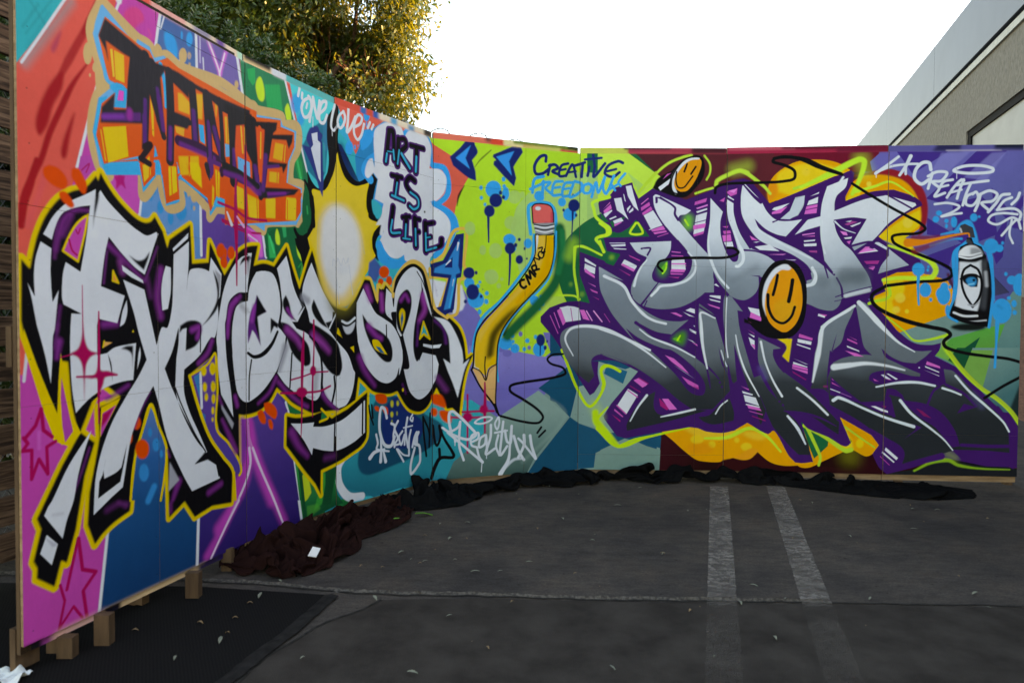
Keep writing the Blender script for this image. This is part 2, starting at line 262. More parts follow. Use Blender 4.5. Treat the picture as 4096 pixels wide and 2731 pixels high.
WALL=[(-1.6853,2.3333),(-1.35543,3.47814),(-1.06513,4.1353),(-.56734,4.88016),(.51603,5.287),(1.6445,5.27415),(2.83047,5.17539),(3.81017,5.11423)]
ZB=.11; PLY=2.44
US=[0.0]
for a,b in zip(WALL,WALL[1:]): US.append(US[-1]+math.hypot(b[0]-a[0],b[1]-a[1]))
Wmm=US[-1]*1000; LOW=60; Hmm=2440+LOW+60
MURAL='''
f lime ;2798,2882 3955,3037 3972,1218 2805,1294
f lav ;2805,1383 3970,1411 3978,540 2808,578
f 6f8c88 ;2808,650 4712,623 4725,-431 2811,-325
f grn ;3939,2541 4688,2545 4706,1126 3952,1121
f 0a4a66 ;3720,1158 4744,1165 4757,156 3725,547
f lime ;3510,1867 3985,1893 3992,1064 3316,1063
f mar ;4570,2849 6171,2828 6190,1891 4581,1895
f 2c0a10 ;4599,350 6585,380 6602,-383 4609,-432
f 5a588f ;6081,2830 7605,2807 7651,1051 6113,1135
f 50787a ;6113,1135 7649,1144 7671,303 6129,277
f teal ;1911,1718 2803,1827 2811,-325 1909,-106
f sky ;2021,2251 2800,2427 2803,1739 2021,1654
f mag ;-293,964 38,941 23,-197 -308,-20
f coral ;2799,2567 3115,2603 3023,2020 2802,1916
f 00a3ae ;-12,2228 215,2332 4,2004 -15,1997
s 0f8f98 w12 ~5 a.6;47,2240 116,2166
s 0f8f98 w8 ~5 a.6;143,2284 37,2114
s 0f8f98 w10 ~5 a.6;26,2132 83,2233
s 0f8f98 w10 ~8 a.5;41,2063 125,2221
s 20a0a8 w20 ~28 a.55;214,2300 120,2148 32,2010
s dred w14:28:30:7 ~7 a.85;332,2378 289,2258 231,2144 175,2034 126,1930
b dred ~6;175,2034 122,1968 79,1869 68,1811 82,1778 112,1820 134,1893 174,1978
s dred w5:23:23:21 ~6;283,2106 215,2000 165,1895 120,1794 89,1700 59,1636
b dred ~5;224,1904 186,1820 165,1746 171,1718 185,1727 199,1791
b a83a58 ~6 a.8;173,2181 150,2144 130,2101 136,2084 152,2105 165,2147
s dred w8:20:24:12 ~5 a.8;330,2360 325,2349 289,2267 260,2205
s dred w21:34:27 ~5;72,1690 47,1608 24,1542 13,1457
s d2505a w23 ~12 a.5;110,1667 70,1546 37,1460
f mag ;423,2431 652,2537 526,1648 465,1013 350,293 293,-106 -29,-83 -17,842 230,1700
f bbg>5a8ec4>1a5a92>063a68@722,2429/614,34 ;652,2569 845,2660 858,2245 874,1443 867,894 844,210 836,-45 293,-106 350,293 526,1648
f 6e5ea0>5d3f92>4a3a8a>2c1c62@973,2299/991,22 ;845,2660 1101,2780 1178,2241 1330,1472 1476,686 1525,400 1604,-38 836,-45 844,210 867,894 874,1443
f 1f7a55>005c38>0a7038@1402,2445/1651,109 ;1110,2784 1479,2444 1652,1988 1807,1704 2021,805 2021,-101 1604,-38 1525,400 1330,1472 1178,2241
f 2fc0c8>teal>008c98@1699,2402/1805,222 ;1479,2551 1912,2703 1940,1114 2021,805 1897,-72 1804,-47 1807,1262 1652,1988
s wht w31 ~5;441,2469 423,2402
s wht w11 ~2;439,2427 406,2342
s wht w10 ~2;192,2306 107,2158 20,2010
s wht w12:13 ~2;339,2101 230,1700
s wht w15 ~2;641,2458 609,2281
s d8dae2 w7 ~3;660,2438 640,2378
s wht w16 ~2;849,2453 856,2234
s c8c0e0 w7 ~4;874,2453 876,2322
s wht w20 ~2;1129,2453 1182,2239
s wht w8 ~3;895,2349 901,2265
s wht w15 ~2;532,1667 518,1569
s wht w16 ~2;873,1680 876,1438
s wht w17 ~2;866,891 872,735
s wht w12 ~2 a.9;27,1014 16,922
s wht w14 ~3;350,302 308,-1
s wht w18 ~3;847,224 836,-7
s wht w19 ~3;1524,431 1605,-6
s wht w15 ~2;1477,2445 1652,1985
s wht w15 ~2;1303,1621 1333,1470
s wht w15 ~2;1477,691 1503,621
b d2407a ~5 a.8;460,2379 499,2409 534,2411 551,2377 516,2340 487,2297 471,2317 444,2336
s b83a8a w14 ~7 a.6;528,2431 581,2445
s c84a90 w11:10:8 ~5 a.7;574,2346 585,2323 561,2304
b 1a9ae0 ~5;665,2374 716,2375 736,2334 729,2278 696,2285 665,2321
b 1a9ae0 ~4;828,2407 825,2390 818,2375 808,2367 798,2368 791,2377 789,2392 792,2409 799,2424 808,2432 818,2431 825,2422
b 1a9ae0 ~4;768,2401 767,2391 765,2382 761,2378 758,2380 756,2386 755,2395 756,2406 758,2414 762,2418 765,2416 767,2410
s wht w7 ~5;748,2283 768,2263
s e070d8 w25 ~11 a.9;932,2436 1007,2322
s e070d8 w22 ~11 a.9;1055,2452 1007,2307 1011,2276
s f4e4f4 w11 ~2;926,2444 1003,2326 1008,2275
s f4e4f4 w9 ~2;1041,2425 1006,2317
s pur w9 ~6 a.5;985,2446 1031,2443
f b445a0 ;245,1745 333,1774 363,1700 230,1672
f b848a8 ;326,2007 336,2057 379,2041 366,2020
s crim w5 ~2;326,2032 341,2067
s crim w5 ~2;326,2007 351,2015
f c04aa8 ;347,1693 510,1773 526,1666 514,1572 436,1614 362,1662
b b01870 ~3;424,1731 431,1713 448,1714 442,1695 450,1661 428,1675 404,1652 404,1683 394,1701 415,1710
s crim w4 ~2;249,1694 283,1726 268,1689
b 1a88c4 ~3;591,1660 589,1648 584,1640 577,1636 571,1637 566,1644 564,1655 566,1666 571,1675 578,1679 584,1677 589,1670
b 1a88c4 ~3;652,1623 649,1608 642,1596 633,1591 624,1593 617,1603 615,1617 617,1631 624,1643 634,1648 643,1646 650,1637
b 1a88c4 ~3;610,1694 608,1679 602,1668 594,1662 586,1665 580,1674 578,1688 581,1702 587,1714 594,1719 602,1717 608,1707
b 1a88c4 ~3;786,1625 782,1604 769,1588 752,1580 736,1583 724,1595 719,1614 724,1635 736,1651 753,1659 770,1657 782,1644
b 1a88c4 ~3;707,1583 704,1568 698,1556 690,1551 681,1554 675,1564 673,1578 675,1593 682,1604 690,1610 698,1607 705,1597
b 1a88c4 ~3;791,1703 789,1695 786,1689 782,1687 778,1688 775,1693 774,1700 775,1708 778,1714 782,1717 787,1715 790,1710
b 1a88c4 ~3;823,1651 823,1645 820,1640 818,1638 815,1639 813,1643 812,1649 813,1655 815,1660 818,1662 821,1661 823,1657
b 1a88c4 ~3;744,1628 743,1620 740,1614 736,1612 732,1613 729,1618 728,1625 729,1633 732,1639 736,1641 740,1640 743,1635
f d85a4a>e2604c@2021,2343/2929,2191 ;1911,2614 3502,2977 3510,1867 2800,1827 1911,1943
f 18a8b8>0a9ad8@1808,2435/2234,2077 ;1905,2415 1923,2434 2003,2279 2067,2170 2133,2023 2240,1949 1914,1898
f teal>00a0b0@1980,2030/2234,1597 ;1904,2296 1967,2257 2048,2194 2095,2134 2123,2001 1914,1964
f 0a7fb8>sky@2234,2077/2234,1757 ;2123,2334 2220,2371 2310,2436 2456,2443 2521,2399 2611,2389 2657,2246 2613,1804 2191,1752 2076,2027 2062,2162 2095,2224
f 0f1c3a>105a78@1876,2129/1876,1981 ;1918,2213 1949,2206 2003,2143 2095,2010 2003,1959 1940,2036
s 102a60 w46 ~27 a.8;1949,2193 1985,2099 2048,2022
b sky ~2;2186,2441 2183,2422 2173,2406 2159,2398 2146,2399 2136,2410 2133,2427 2136,2446 2146,2462 2159,2470 2173,2469 2183,2458
b sky ~2;2165,2381 2164,2371 2162,2363 2159,2360 2155,2361 2153,2368 2152,2378 2153,2388 2155,2395 2158,2399 2162,2397 2164,2390
b sky ~2;2068,2217 2067,2209 2064,2203 2060,2200 2055,2201 2052,2206 2051,2213 2052,2221 2055,2227 2060,2230 2064,2229 2067,2224
b sky ~2;2119,2261 2118,2251 2114,2243 2109,2239 2104,2240 2100,2247 2099,2256 2100,2266 2104,2274 2109,2278 2114,2276 2118,2270
b sky ~2;2047,2207 2042,2184 2030,2165 2014,2156 1997,2159 1986,2172 1981,2193 1986,2215 1997,2234 2014,2243 2030,2241 2042,2228
b sky ~2;2166,2467 2162,2459 2152,2451 2137,2446 2123,2444 2113,2446 2109,2452 2113,2460 2123,2468 2137,2473 2152,2475 2162,2473
b sky ~2;2090,2230 2090,2226 2088,2224 2086,2222 2083,2223 2082,2225 2081,2228 2082,2232 2083,2235 2086,2236 2088,2236 2090,2233
b sky ~2;2142,2339 2210,2348 2200,2275 2123,2209 2109,2234
f 0da05a ;1207,2410 1260,2434 1262,2361 1245,2338 1215,2362
b b8d838 ~3;1299,2401 1322,2357 1326,2301 1310,2276 1283,2282 1264,2339 1276,2382
f 0a9c58 ~2;1326,2370 1437,2405 1445,2354 1461,2264 1395,2268 1346,2248
b b8d838 ~3;1500,2323 1522,2281 1522,2226 1495,2225 1478,2268 1478,2293
f 0f8a48 ~2;1547,2012 1574,2067 1610,2026 1619,1940 1583,1933
s 1cb060 w17 ~2;1565,2047 1601,1937
b 18a058 ~4;1661,1822 1665,1760 1637,1749 1628,1785
f 0c6c88 ~4;1695,2241 1832,2342 1837,2213 1812,2011 1762,1936 1657,1992 1611,2119
f 2a78a0 ~5 a.7;1792,2305 1843,2345 1842,2148 1792,2137
b 0a9ae8 ~9 a.8;1611,2356 1605,2326 1588,2301 1566,2287 1544,2288 1528,2304 1522,2329 1528,2358 1544,2383 1566,2398 1589,2397 1605,2382
b 0a9ae8 ~9 a.8;1629,2274 1626,2254 1616,2238 1602,2229 1588,2230 1578,2241 1575,2259 1579,2278 1588,2295 1602,2303 1616,2302 1626,2291
f grn ;1335,1596 1619,1756 1674,1619 1637,1469 1590,1340 1493,1585 1391,1448 1326,1478
f pbg ;1022,1578 1171,1660 1303,1610 1279,1560 1136,1516 1069,1454 1037,1418 990,1446
f d060c0 ~5;1188,1617 1303,1592 1314,1471 1287,1463 1203,1563
f wht ~1;1301,1598 1315,1594 1334,1473 1322,1469
f 12a060 ~2;1450,1646 1480,1659 1485,1596 1463,1588
b b8d838 ~4;1413,1632 1433,1590 1433,1548 1408,1551 1400,1598
f 14a858 ~2;1343,1603 1391,1544 1408,1474 1358,1469
s 20c070 w13 ~3;1359,1581 1391,1502
b b8d838 ~3;1564,1568 1609,1504 1609,1473 1573,1507
s 0c8a48 w10 ~3;1581,1439 1609,1467
f 3f9c40 ;1590,1384 1618,1430 1609,1467
f 5a3f92>36266f@1124,738/1214,212 ;1405,759 1490,647 1524,419 1582,125 1094,241 1078,394 1137,416 1138,642 1275,654
f 1a8a40>0a5a30@1651,181/1588,109 ;1542,397 1809,264 1939,274 1912,47 1587,124
f lav ;3020,1117 3122,1117 3125,610 3014,614
b 00a0ac>0a98a8>0a7484@2236,695/2192,69 ;2067,835! 2192,757 3176,642! 3179,6 2924,-16! 2506,11 2193,15 1984,79! 1930,193 1984,301 2134,363 2163,473!
f 00a0ac>0a98a8>0a7484@2236,695/2192,69 ;1912,244 2173,400 3178,295 3180,-36 1912,47
f 0a8696>06697c@2236,223/2192,53 ;1902,314 2882,263 2974,45 2841,-26 2462,12 2222,2 2144,47 1948,121
s wht w42:51:58:49 ~4;1984,308 1930,248 1930,159 1966,90 2021,44 2124,29
f 12703c>0a5030@1588,124/1588,38 ;1615,340 1759,280 1912,251 1902,151 1921,78 1966,21 1633,-10 1560,394
f b8c82e ~3;1596,254 1652,281 1685,145 1652,114 1628,106
f 2a9a38 ~5 a.8;1789,241 1840,231 1778,58 1709,35
f 4aa83a ~5 a.5;1739,67 1768,33 1651,-2 1647,76
f 0c4a2c ~3;1809,257 1912,251 1860,38 1778,44 1809,171
s 0c4a2c w27 ~4;1583,346 1633,2
b 06586a>0a4560@2236,467/2236,305 ~7;2192,556 2272,650 2396,654 2735,483 2881,392 2840,273 2677,214 2397,175 2192,153 2115,181 2086,250 2115,366
b 142c68 ~6;2354,598 2461,634 2572,516 2687,449 2700,361 2618,278 2440,281 2334,334 2292,458 2313,543
s navy w33 ~15 a.5;2396,624 2617,480
b 8f9a38 ~2;2410,589 2408,577 2402,568 2393,566 2385,570 2379,580 2376,593 2378,605 2385,614 2393,616 2402,612 2408,602
b 8f9a38 ~2;2463,588 2461,579 2455,572 2448,570 2440,573 2435,581 2433,591 2435,601 2440,607 2448,609 2455,606 2461,598
b 8f9a38 ~2;2408,518 2406,508 2400,501 2392,499 2384,503 2379,511 2376,522 2378,532 2384,539 2392,541 2400,537 2406,529
b 8f9a38 ~2;2449,522 2448,514 2445,509 2441,507 2438,510 2435,516 2434,523 2435,531 2438,536 2441,537 2445,535 2448,529
b 8f9a38 ~2;2401,467 2400,458 2397,452 2392,450 2388,453 2385,460 2384,469 2385,478 2388,484 2392,486 2397,483 2400,476
b c8b838 ~2;2404,590 2402,580 2398,574 2393,572 2388,575 2384,582 2383,592 2384,602 2388,608 2393,610 2398,607 2402,600
b c8b838 ~2;2456,587 2455,581 2452,576 2448,575 2443,577 2440,582 2439,589 2440,596 2443,600 2448,602 2452,599 2455,594
b c8b838 ~2;2404,519 2402,511 2398,505 2392,504 2386,507 2382,513 2381,521 2382,529 2386,535 2392,537 2398,534 2402,527
s c040b0 w48 ~23 a.8;1202,628 1220,481 1162,366 1077,294
s c040b0 w44:64 ~26 a.7;1217,597 1266,386 1369,175
s efd0f0 w14 ~3;1202,628 1212,511 1221,423 1196,336 1127,233
s efd0f0 w13 ~4;1209,541 1250,430 1305,331 1386,171
s b035a0 w41 ~17 a.7;1208,627 1215,424 1174,346 1089,242
s c040b0 w57 ~25 a.75;1205,455 1180,316 1077,205 980,133
s c040b0 w49 ~27 a.75;1250,447 1337,271 1462,35
s efd8f4 w15 ~3;1211,483 1218,401 1179,305 1077,183 1003,93
s efd8f4 w13 ~4;1235,479 1297,345 1378,190 1470,-5
s c040b0 w50 ~22 a.7;1105,238 1015,124 906,22
s efd8f4 w13 ~3;1131,232 1023,116 928,4
f lime ;2604,2503 3333,2675 4012,2763 4025,1394 2956,1371 2954,1852 3003,2015 3120,2233
b lime ;3334,2455! 3205,2337 3103,2231 3036,2130 2986,2014 2962,1892 2968,1477! 4024,1508! 4014,2593!
s 3f4a20 w8:13:5 ~4 a.7;3239,2397 3154,2316 3116,2265
s 2f1a18 w5:18:5 ~5 a.9;3036,2122 2995,2046 2982,1974
b 9fc270 ~4 a.85;3417,1911! 3443,1996 3523,2092 3631,2192 3777,2245 3965,2295 4360,2253! 4368,1510! 3473,1493! 3409,1754 3395,1836
s 9fc270 w32 ~24 a.6;3187,2473 3290,2491
b grn ;4311,2014! 4157,1988 4037,1936 3931,1856 3847,1767 3820,1689 3784,1502! 4368,1510! 4362,2014!
b grn ;4504,1912! 4195,1928 4024,1867 3926,1796 3842,1715 3796,1603 3788,1484 3817,1374 3865,1289! 4046,1291! 4508,1586!
f lime ;3496,1283 3846,1306 3809,1203 3633,1133 3727,913 3681,879 3535,898 3365,916 3303,966 3320,1074
f a8c850 ;3678,1337 3827,1340 3846,1289 3734,1236 3633,1201
b lav ;2943,1154! 3027,1195 3077,1260! 3163,1229 3180,1172 3129,1098 3096,951 3079,788! 3062,837 3036,992 2994,1081
f lime ;3009,1517 3504,1500 3450,1399 3180,1155 3163,1172 3146,1212 3094,1260 3060,1325 3026,1389
f d8dae4 ~5;2740,1451 3022,1405 3052,1284 3027,1227 2960,1194 2836,1225
f 7f78c0>635ca8@3317,933/3320,375 ;3054,854 3079,967 3321,950 3535,906 3681,879 3812,886 3869,800 3879,773 3324,443 3297,436 3012,627
f 7f78c0>6a63b0@3123,843/3124,641 ;3295,892 3321,950 3374,924 3535,898 3681,875 3812,886 3879,799 3638,550 3288,562
f lav ;3054,870 3104,886 3201,565 3030,571
b lav ;3361,941 3357,929 3345,921 3330,918 3314,921 3302,930 3298,941 3302,953 3313,961 3329,964 3345,961 3357,953
b lav ;3409,907 3405,895 3392,886 3374,883 3356,886 3343,895 3338,908 3343,920 3356,929 3374,933 3391,929 3404,920
f 7f9a94>5f7c78>3a5450@3320,468/3323,0 ;3306,435 3628,625 3882,419 3595,108 3523,-23 3300,-6 2898,-17 2964,124 3065,200
f 0a4a66 ;3628,642 3869,800 3966,625 3971,-11 3578,-27 3550,9 3614,99 3892,410 3711,589
b 7f9a94>6a8880@3830,544/3941,53 ;3919,496! 3956,642! 4052,669! 4568,880! 4578,-23! 4093,16! 4168,235 4185,287 4055,338 3968,364 3896,410!
f 0a4a66 ;3968,359 4177,287 4101,16 3971,6
f 0a4a66 ;4402,289 4575,273 4576,151 4385,237
f 0c5a78 ;4197,834 4275,783 4345,766 4303,670 4164,747
s 8aa49c w27 ~17 a.3;3628,608 3853,429 3504,89
f 0a4a66 ;4100,374 4213,287 4619,308 4647,152 4612,169 4326,245 4128,147
f 7f9a94>6a8880@4230,444/4331,94 ;4113,842 4407,758 4289,445 4117,321
f 7f9a94>6a8880@4230,444/4331,94 ;4326,236 4621,151 4588,-6 4086,-10 4102,130
f 0c5a78 ;4190,834 4268,791 4342,766 4309,670 4161,747
f 3a1018>22060a@4523,252/4914,-38 ;4611,308 4740,326 5001,155 6087,262 6094,-123 4590,-154
b lime>oliv@2929,2369/3119,1845 a.0;4129,929 4138,920 4129,912
f 4a2228>5a2028@4307,2430/5447,2370 ;4320,2505 5719,2498 5726,2060 4633,2063 4579,2259
f 4a1e28 ;5554,2501 5792,2497 5785,2447 5558,2230
f 6a1428 ;5555,2442 5801,2446 6208,2440 6211,2290 5722,2296
b b0d048 ;4097,2454! 4329,2446! 4458,2353 4588,2259! 4520,2148 4410,2079 4290,2062 4101,2061!
f 9ac060 ;4322,2301 4469,2186 4409,2113 4374,2216
s b0d838 w12 ~7 a.8;4392,2182 4414,2122 4511,2182 4545,2259
s tan w60 ~3;347,2342 303,2227 337,2125 367,2059 387,2044 330,1987 304,1852 333,1731 363,1703
s tan w47 ~2;355,2358 515,2290 573,2285 627,2250 677,2278 755,2258 1022,2280 1195,2249 1224,2241
s tan w41 ~2;627,2288 645,2238 658,2214
f tan ;303,2227 350,2369 521,2297 640,2283 1224,2241 1268,1889 332,1694
s tan w40:47:59:62:56 ~2;1192,2232 1252,2244 1275,2228 1453,2243 1461,2204 1575,2216 1574,2098 1521,2013 1520,1903 1619,1890 1619,1759 1573,1684
f tan ;1043,2229 1259,2246 1444,2241 1566,2207 1521,2013 1512,1895 1619,1890 1610,1732 1564,1671 1038,1600
s tan w31:39:41:41:40 ~2;353,1703 516,1774 537,1645 603,1718 616,1778 671,1626 756,1650 750,1738 926,1657 933,1617 987,1667 1191,1655
s tan w35 ~2;1039,1678 1203,1642 1311,1599 1335,1643 1564,1686 1619,1763
f tan ;1039,1753 1601,1816 1564,1692 1335,1660 1319,1606 1188,1657 1039,1688
s tan w19 ~2;1039,1689 1188,1651
b tan ~1;300,2146 297,2123 290,2105 280,2096 271,2098 264,2111 261,2131 264,2153 271,2171 281,2180 291,2178 298,2166
b tan ~1;324,2101 322,2091 318,2083 312,2078 306,2079 301,2084 300,2093 302,2103 306,2112 312,2116 318,2116 322,2110
b tan ~1;293,2061 293,2057 291,2054 289,2052 287,2053 286,2055 285,2059 286,2062 288,2066 289,2067 291,2067 293,2065
b tan ~1;793,2322 790,2303 781,2287 768,2278 756,2278 748,2288 745,2304 748,2322 757,2338 769,2347 781,2347 790,2338
b tan ~2;819,2331 817,2323 813,2315 807,2311 802,2311 798,2316 797,2323 798,2331 802,2339 808,2343 813,2343 817,2339
b tan ~2;1114,2273 1111,2259 1104,2248 1094,2241 1084,2241 1077,2248 1075,2260 1078,2273 1085,2285 1095,2291 1104,2291 1112,2284
b tan ~2;1143,2310 1141,2298 1135,2289 1127,2284 1120,2284 1115,2290 1113,2300 1115,2311 1120,2320 1128,2325 1135,2325 1141,2319
b tan ~2;1130,2256 1129,2251 1126,2246 1123,2244 1120,2244 1117,2247 1116,2252 1117,2257 1120,2261 1123,2264 1127,2263 1129,2261
b tan ~2;816,2290 815,2286 813,2281 809,2279 806,2279 803,2281 802,2285 803,2290 806,2294 809,2297 813,2297 815,2295
b 8f88a8 ~2;813,2327 812,2322 810,2318 808,2316 805,2316 803,2318 802,2323 803,2327 805,2331 808,2334 810,2333 812,2331
b tan ~2;854,1707 851,1691 843,1679 832,1673 821,1675 814,1685 811,1699 814,1715 822,1727 832,1734 843,1731 851,1722
b tan ~2;905,1680 903,1667 897,1656 889,1651 881,1654 875,1662 873,1675 876,1688 881,1698 890,1703 898,1701 903,1693
b tan ~2;839,1648 838,1643 835,1638 832,1636 828,1637 826,1641 825,1646 826,1652 828,1656 832,1658 835,1657 838,1654
b tan ~2;807,1714 806,1703 802,1695 797,1692 793,1694 789,1700 788,1710 789,1720 793,1728 798,1732 802,1730 806,1723
f cyb ;347,2351 303,2222 327,2147 362,2061 387,2048 325,1985 299,1851 328,1730 352,1698 1268,1889 1270,2214 1178,2204 999,2235 715,2244 658,2271 603,2241 579,2278 515,2285 506,2259
s cyb>cy@282,2320/276,1776 w17;347,2338 318,2233 352,2131 367,2067 441,2070
f cy ;330,1987 366,2007 344,1854 374,1741 522,1810 527,1734 352,1698 299,1851
f cyb ;1042,2213 1191,2204 1236,2220 1267,2197 1444,2223 1461,2192 1566,2189 1556,2094 1512,2011 1494,1889 1610,1882 1610,1745 1564,1671 1038,1600
f cy ;340,1743 353,1712 516,1783 538,1664 607,1743 623,1817 665,1630 743,1662 737,1770 926,1694 937,1628 979,1677 1026,1684 1222,1688 1223,2000
f cy ;979,1724 995,1711 1018,1726 1018,1694 971,1675
f cyb ;1039,1764 1619,1819 1564,1698 1327,1662 1323,1606 1196,1652 1039,1705
f e0602a>e8581c@453,2217/576,1745 ;359,2309 521,2265 579,2260 608,2224 677,2269 742,2249 999,2235 1270,2214 1268,1889 672,1765 532,1736 516,1809 348,1739 314,1842 340,1969 403,2032 392,1971 456,1987 462,2064 377,2071 367,2093 328,2224
b cy ;409,2073! 446,2072 462,2051 451,1985! 397,1973! 408,2025 377,2045
f e050c0 ;422,2047 446,2050 443,2011 413,2004
f cy ;507,2043 531,2041 529,2004 500,1997
s cy w23:13 ~1;639,2226 660,2158 666,2055
f cy ;863,2036 896,2040 905,1955 874,1962
f cy ;1048,1993 1083,1999 1084,1907 1051,1916
f cy ;1134,1951 1193,1946 1193,1887 1137,1894
f cy ;602,1876 635,1799 641,1758 592,1748
f cy ;728,1839 751,1781 721,1775
f e0602a>e8581c@1224,2133/1308,1637 ;1042,2191 1191,2193 1240,2207 1251,2182 1444,2217 1444,2181 1548,2178 1548,2098 1499,2008 1486,1890 1601,1874 1600,1750 1560,1694 1038,1600
f cyb ;1041,1993 1081,1997 1085,1906 1048,1900
f cyb ;1134,1953 1220,1941 1226,1869 1138,1879
f e8581c ;353,1746 510,1796 527,1772 574,1778 604,1756 541,1687 521,1775 605,1827 635,1839 731,1832 751,1787 737,1770 673,1848 635,1810 665,1639 736,1671 731,1778 751,1792 919,1708 941,1649 980,1730 1222,1705 1223,1977
f e8581c ;527,1786 604,1803 604,1751 541,1687
f e8581c ;641,1797 731,1827 743,1672 665,1644
f e8581c ;751,1837 1223,1943 1222,1705 1018,1726 980,1730 937,1649 919,1708 757,1774
f e8581c ;1039,1775 1610,1855 1564,1702 1327,1665 1311,1657 1188,1679 1039,1694
f d8b838 ~1;381,2193 394,2198 404,2093 393,2089
f e8b830>e8c030@393,2194/428,2090 ~1;399,2196 447,2192 449,2084 406,2085
s e8582a w3;394,2198 404,2089
f e8b830 ~1;513,2176 525,2181 518,2060 504,2069
f dca830 ~2;737,2140 761,2142 808,2118 807,2063 740,2062
f dca030 ~1;719,1988 776,1997 772,1956 726,1961
f dca830 ~2;850,2171 893,2180 887,2063 856,2062
f d8a030 ~2;975,2170 990,2164 982,2098 975,2117
f dcaa30 ~2;1041,2120 1081,2127 1076,2006 1052,2010
f dcaa30 ~2;1151,2097 1186,2101 1176,1975 1159,1988
f e0bc20 ~1;344,1880 461,1917 471,1798 368,1748
f e0a828 ~1;332,1868 340,1870 363,1751 353,1753
s e8581c w4;340,1870 363,1747
f e8581c ;454,1915 462,1917 474,1799 465,1797
f e0b020 ~2;738,1861 862,1890 869,1806 751,1781
f e8581c ;799,1875 809,1878 808,1793 798,1791
f e0b020 ~1;679,1804 718,1812 721,1775 685,1767
f e0b020 ~1;545,1792 574,1823 574,1744 544,1738
f e0b828 ~1;580,2066 597,2015 599,1908 590,1915
f e0b828 ~1;536,1779 580,1774 580,1746 544,1707
f e0c020 ~1;679,1796 724,1811 730,1704 684,1676
s e8581c w5;695,1800 700,1689
s e8581c w5;574,1773 571,1740
f e8c81c ~2;806,1849 855,1860 876,1834 883,1748 819,1781
s e8a01c w6 ~1;788,1840 805,1789
f e0c020 ~2;953,1777 964,1764 960,1673 949,1682
f e0c020 ~2;973,1855 1004,1846 999,1722 980,1730
s e8581c w5;988,1848 991,1726
f e0c020 ~2;1124,1805 1179,1799 1179,1698 1124,1711
s e8581c w6;1108,1835 1119,1705
f e0b030 ~2;1042,2122 1078,2127 1077,2002 1049,1995
s e8582a w5;1059,2127 1062,1998
f e0a830 ~2;1152,2109 1191,2120 1190,1985 1164,1979
s e8582a w5;1172,2109 1180,1983
f e0b030 ~2;1290,2112 1304,2115 1299,1987 1289,2020
f e0a828 ~2;1402,2087 1469,2092 1456,1999 1385,2001
s e8582a w5;1469,2092 1456,1999
s e0b030 w7;1478,2088 1469,2001
f d8a828 ~2;1360,1925 1430,1933 1426,1876 1356,1871
s e8582a w5;1416,1930 1414,1876
f e0b828 ~2;1125,1804 1176,1797 1180,1697 1129,1706
f dcb020 ~2;1204,1780 1280,1765 1280,1649 1215,1652
f dcb828 ~2;1332,1779 1401,1791 1400,1684 1335,1680
f dcb828 ~2;1485,1811 1560,1818 1560,1694 1481,1689
s e8581c w5;1269,1768 1272,1648
f dcb828 ~2;1208,1750 1280,1762 1280,1664 1218,1667
f dcb828 ~2;1332,1771 1401,1782 1400,1687 1335,1678
f dcb828 ~2;1484,1796 1564,1810 1555,1700 1481,1693
f dcb828 ~2;1125,1736 1176,1745 1180,1701 1133,1699
s e8581c w5;1269,1760 1272,1666
s e8581c w5;1494,1798 1494,1695
f 2c2a30 ~2;357,2302 538,2249 608,2224 677,2230 741,2229 851,2212 999,2203 1224,2207 1224,2139 1143,2122 1094,2157 998,2156 908,2185 836,2192 801,2166 801,2136 695,2179 713,2050 807,2048 811,2024 793,1994 713,1991 702,1838 673,1812 673,2181 670,2218 638,2169 661,1948 658,1914 612,1982 583,2081 578,2148 569,1868 533,1836 537,1947 334,1894 340,1956 403,2032 397,1964 462,1984 474,2086 478,2195 442,2199 363,2217 373,2138 358,2184 328,2224
s 2c2a30 w33 ~2;590,2218 578,2148
s 2c2a30>5a2a78@565,2002/577,1891 w43:32 ~3;497,2193 482,2089 473,1978
f 5a2a70 ~4;345,1936 529,1990 529,1954 342,1905
s 8a3ab0 w13 ~11 a.7;345,1921 439,1948
s a0309a w28 ~11 a.8;473,1978 472,1956
s 5a2a78 w29:15 ~6;552,1979 551,1868
s a02a90 w12 ~5 a.7;552,1909 550,1863
s 5a2a78 w19 ~8 a.9;620,2116 637,2027 649,1945
s 2c2a30 w45:35:18 ~2;555,2232 559,2096 557,1865
s 2c2a30 w39:27 ~2;555,2205 601,2063 655,1923
s 5a2a78 w22 ~8 a.9;628,2081 652,1955
s 5a2a78 w18 ~6 a.9;553,2048 551,1868
s 2c2a30 w45 ~2;686,2210 694,2044 689,1830
s 6a2a80 w22 ~8 a.9;693,1971 689,1840
s 2c2a30 w31:27 ~2;700,2026 807,2028
f 2c2a30 ~2;689,2216 809,2208 801,2136 767,2164 695,2179
s 2c2a30 w48 ~3;822,2192 835,2086 845,1937
s 5a2a78 w26 ~8 a.9;832,2085 843,1957
s 3a2240 w46 ~3;739,1930 877,1930 996,1901
s 6a2a80 w22 ~8 a.9;752,1919 966,1904
s 2c2a30 w50:38 ~3;915,2187 929,2010 942,1836
s 5a2a78 w23 ~7 a.9;929,2062 944,1847
s 2c2a30 w48:41 ~3;930,2166 974,2022 1028,1908
s 5a2a78 w25 ~9 a.9;967,2046 1020,1917
s 2c2a30 w29 ~2;1006,2190 1021,2034 1024,1918
s 2c2a30 w46 ~3;1029,2165 1224,2162
s 3a2850 w37 ~3;1102,2154 1109,2003 1108,1856
s 6a2a80 w22 ~6 a.9;1097,2109 1108,1893
s 2a2024 w32:24 ~2;551,1854 578,1870 530,1803
s 2a2024 w26 ~2;527,1802 574,1790
s 5a2a70 w33 ~4;1019,1852 1223,1880
s 2c2a30 w19 ~2;913,1866 935,1820
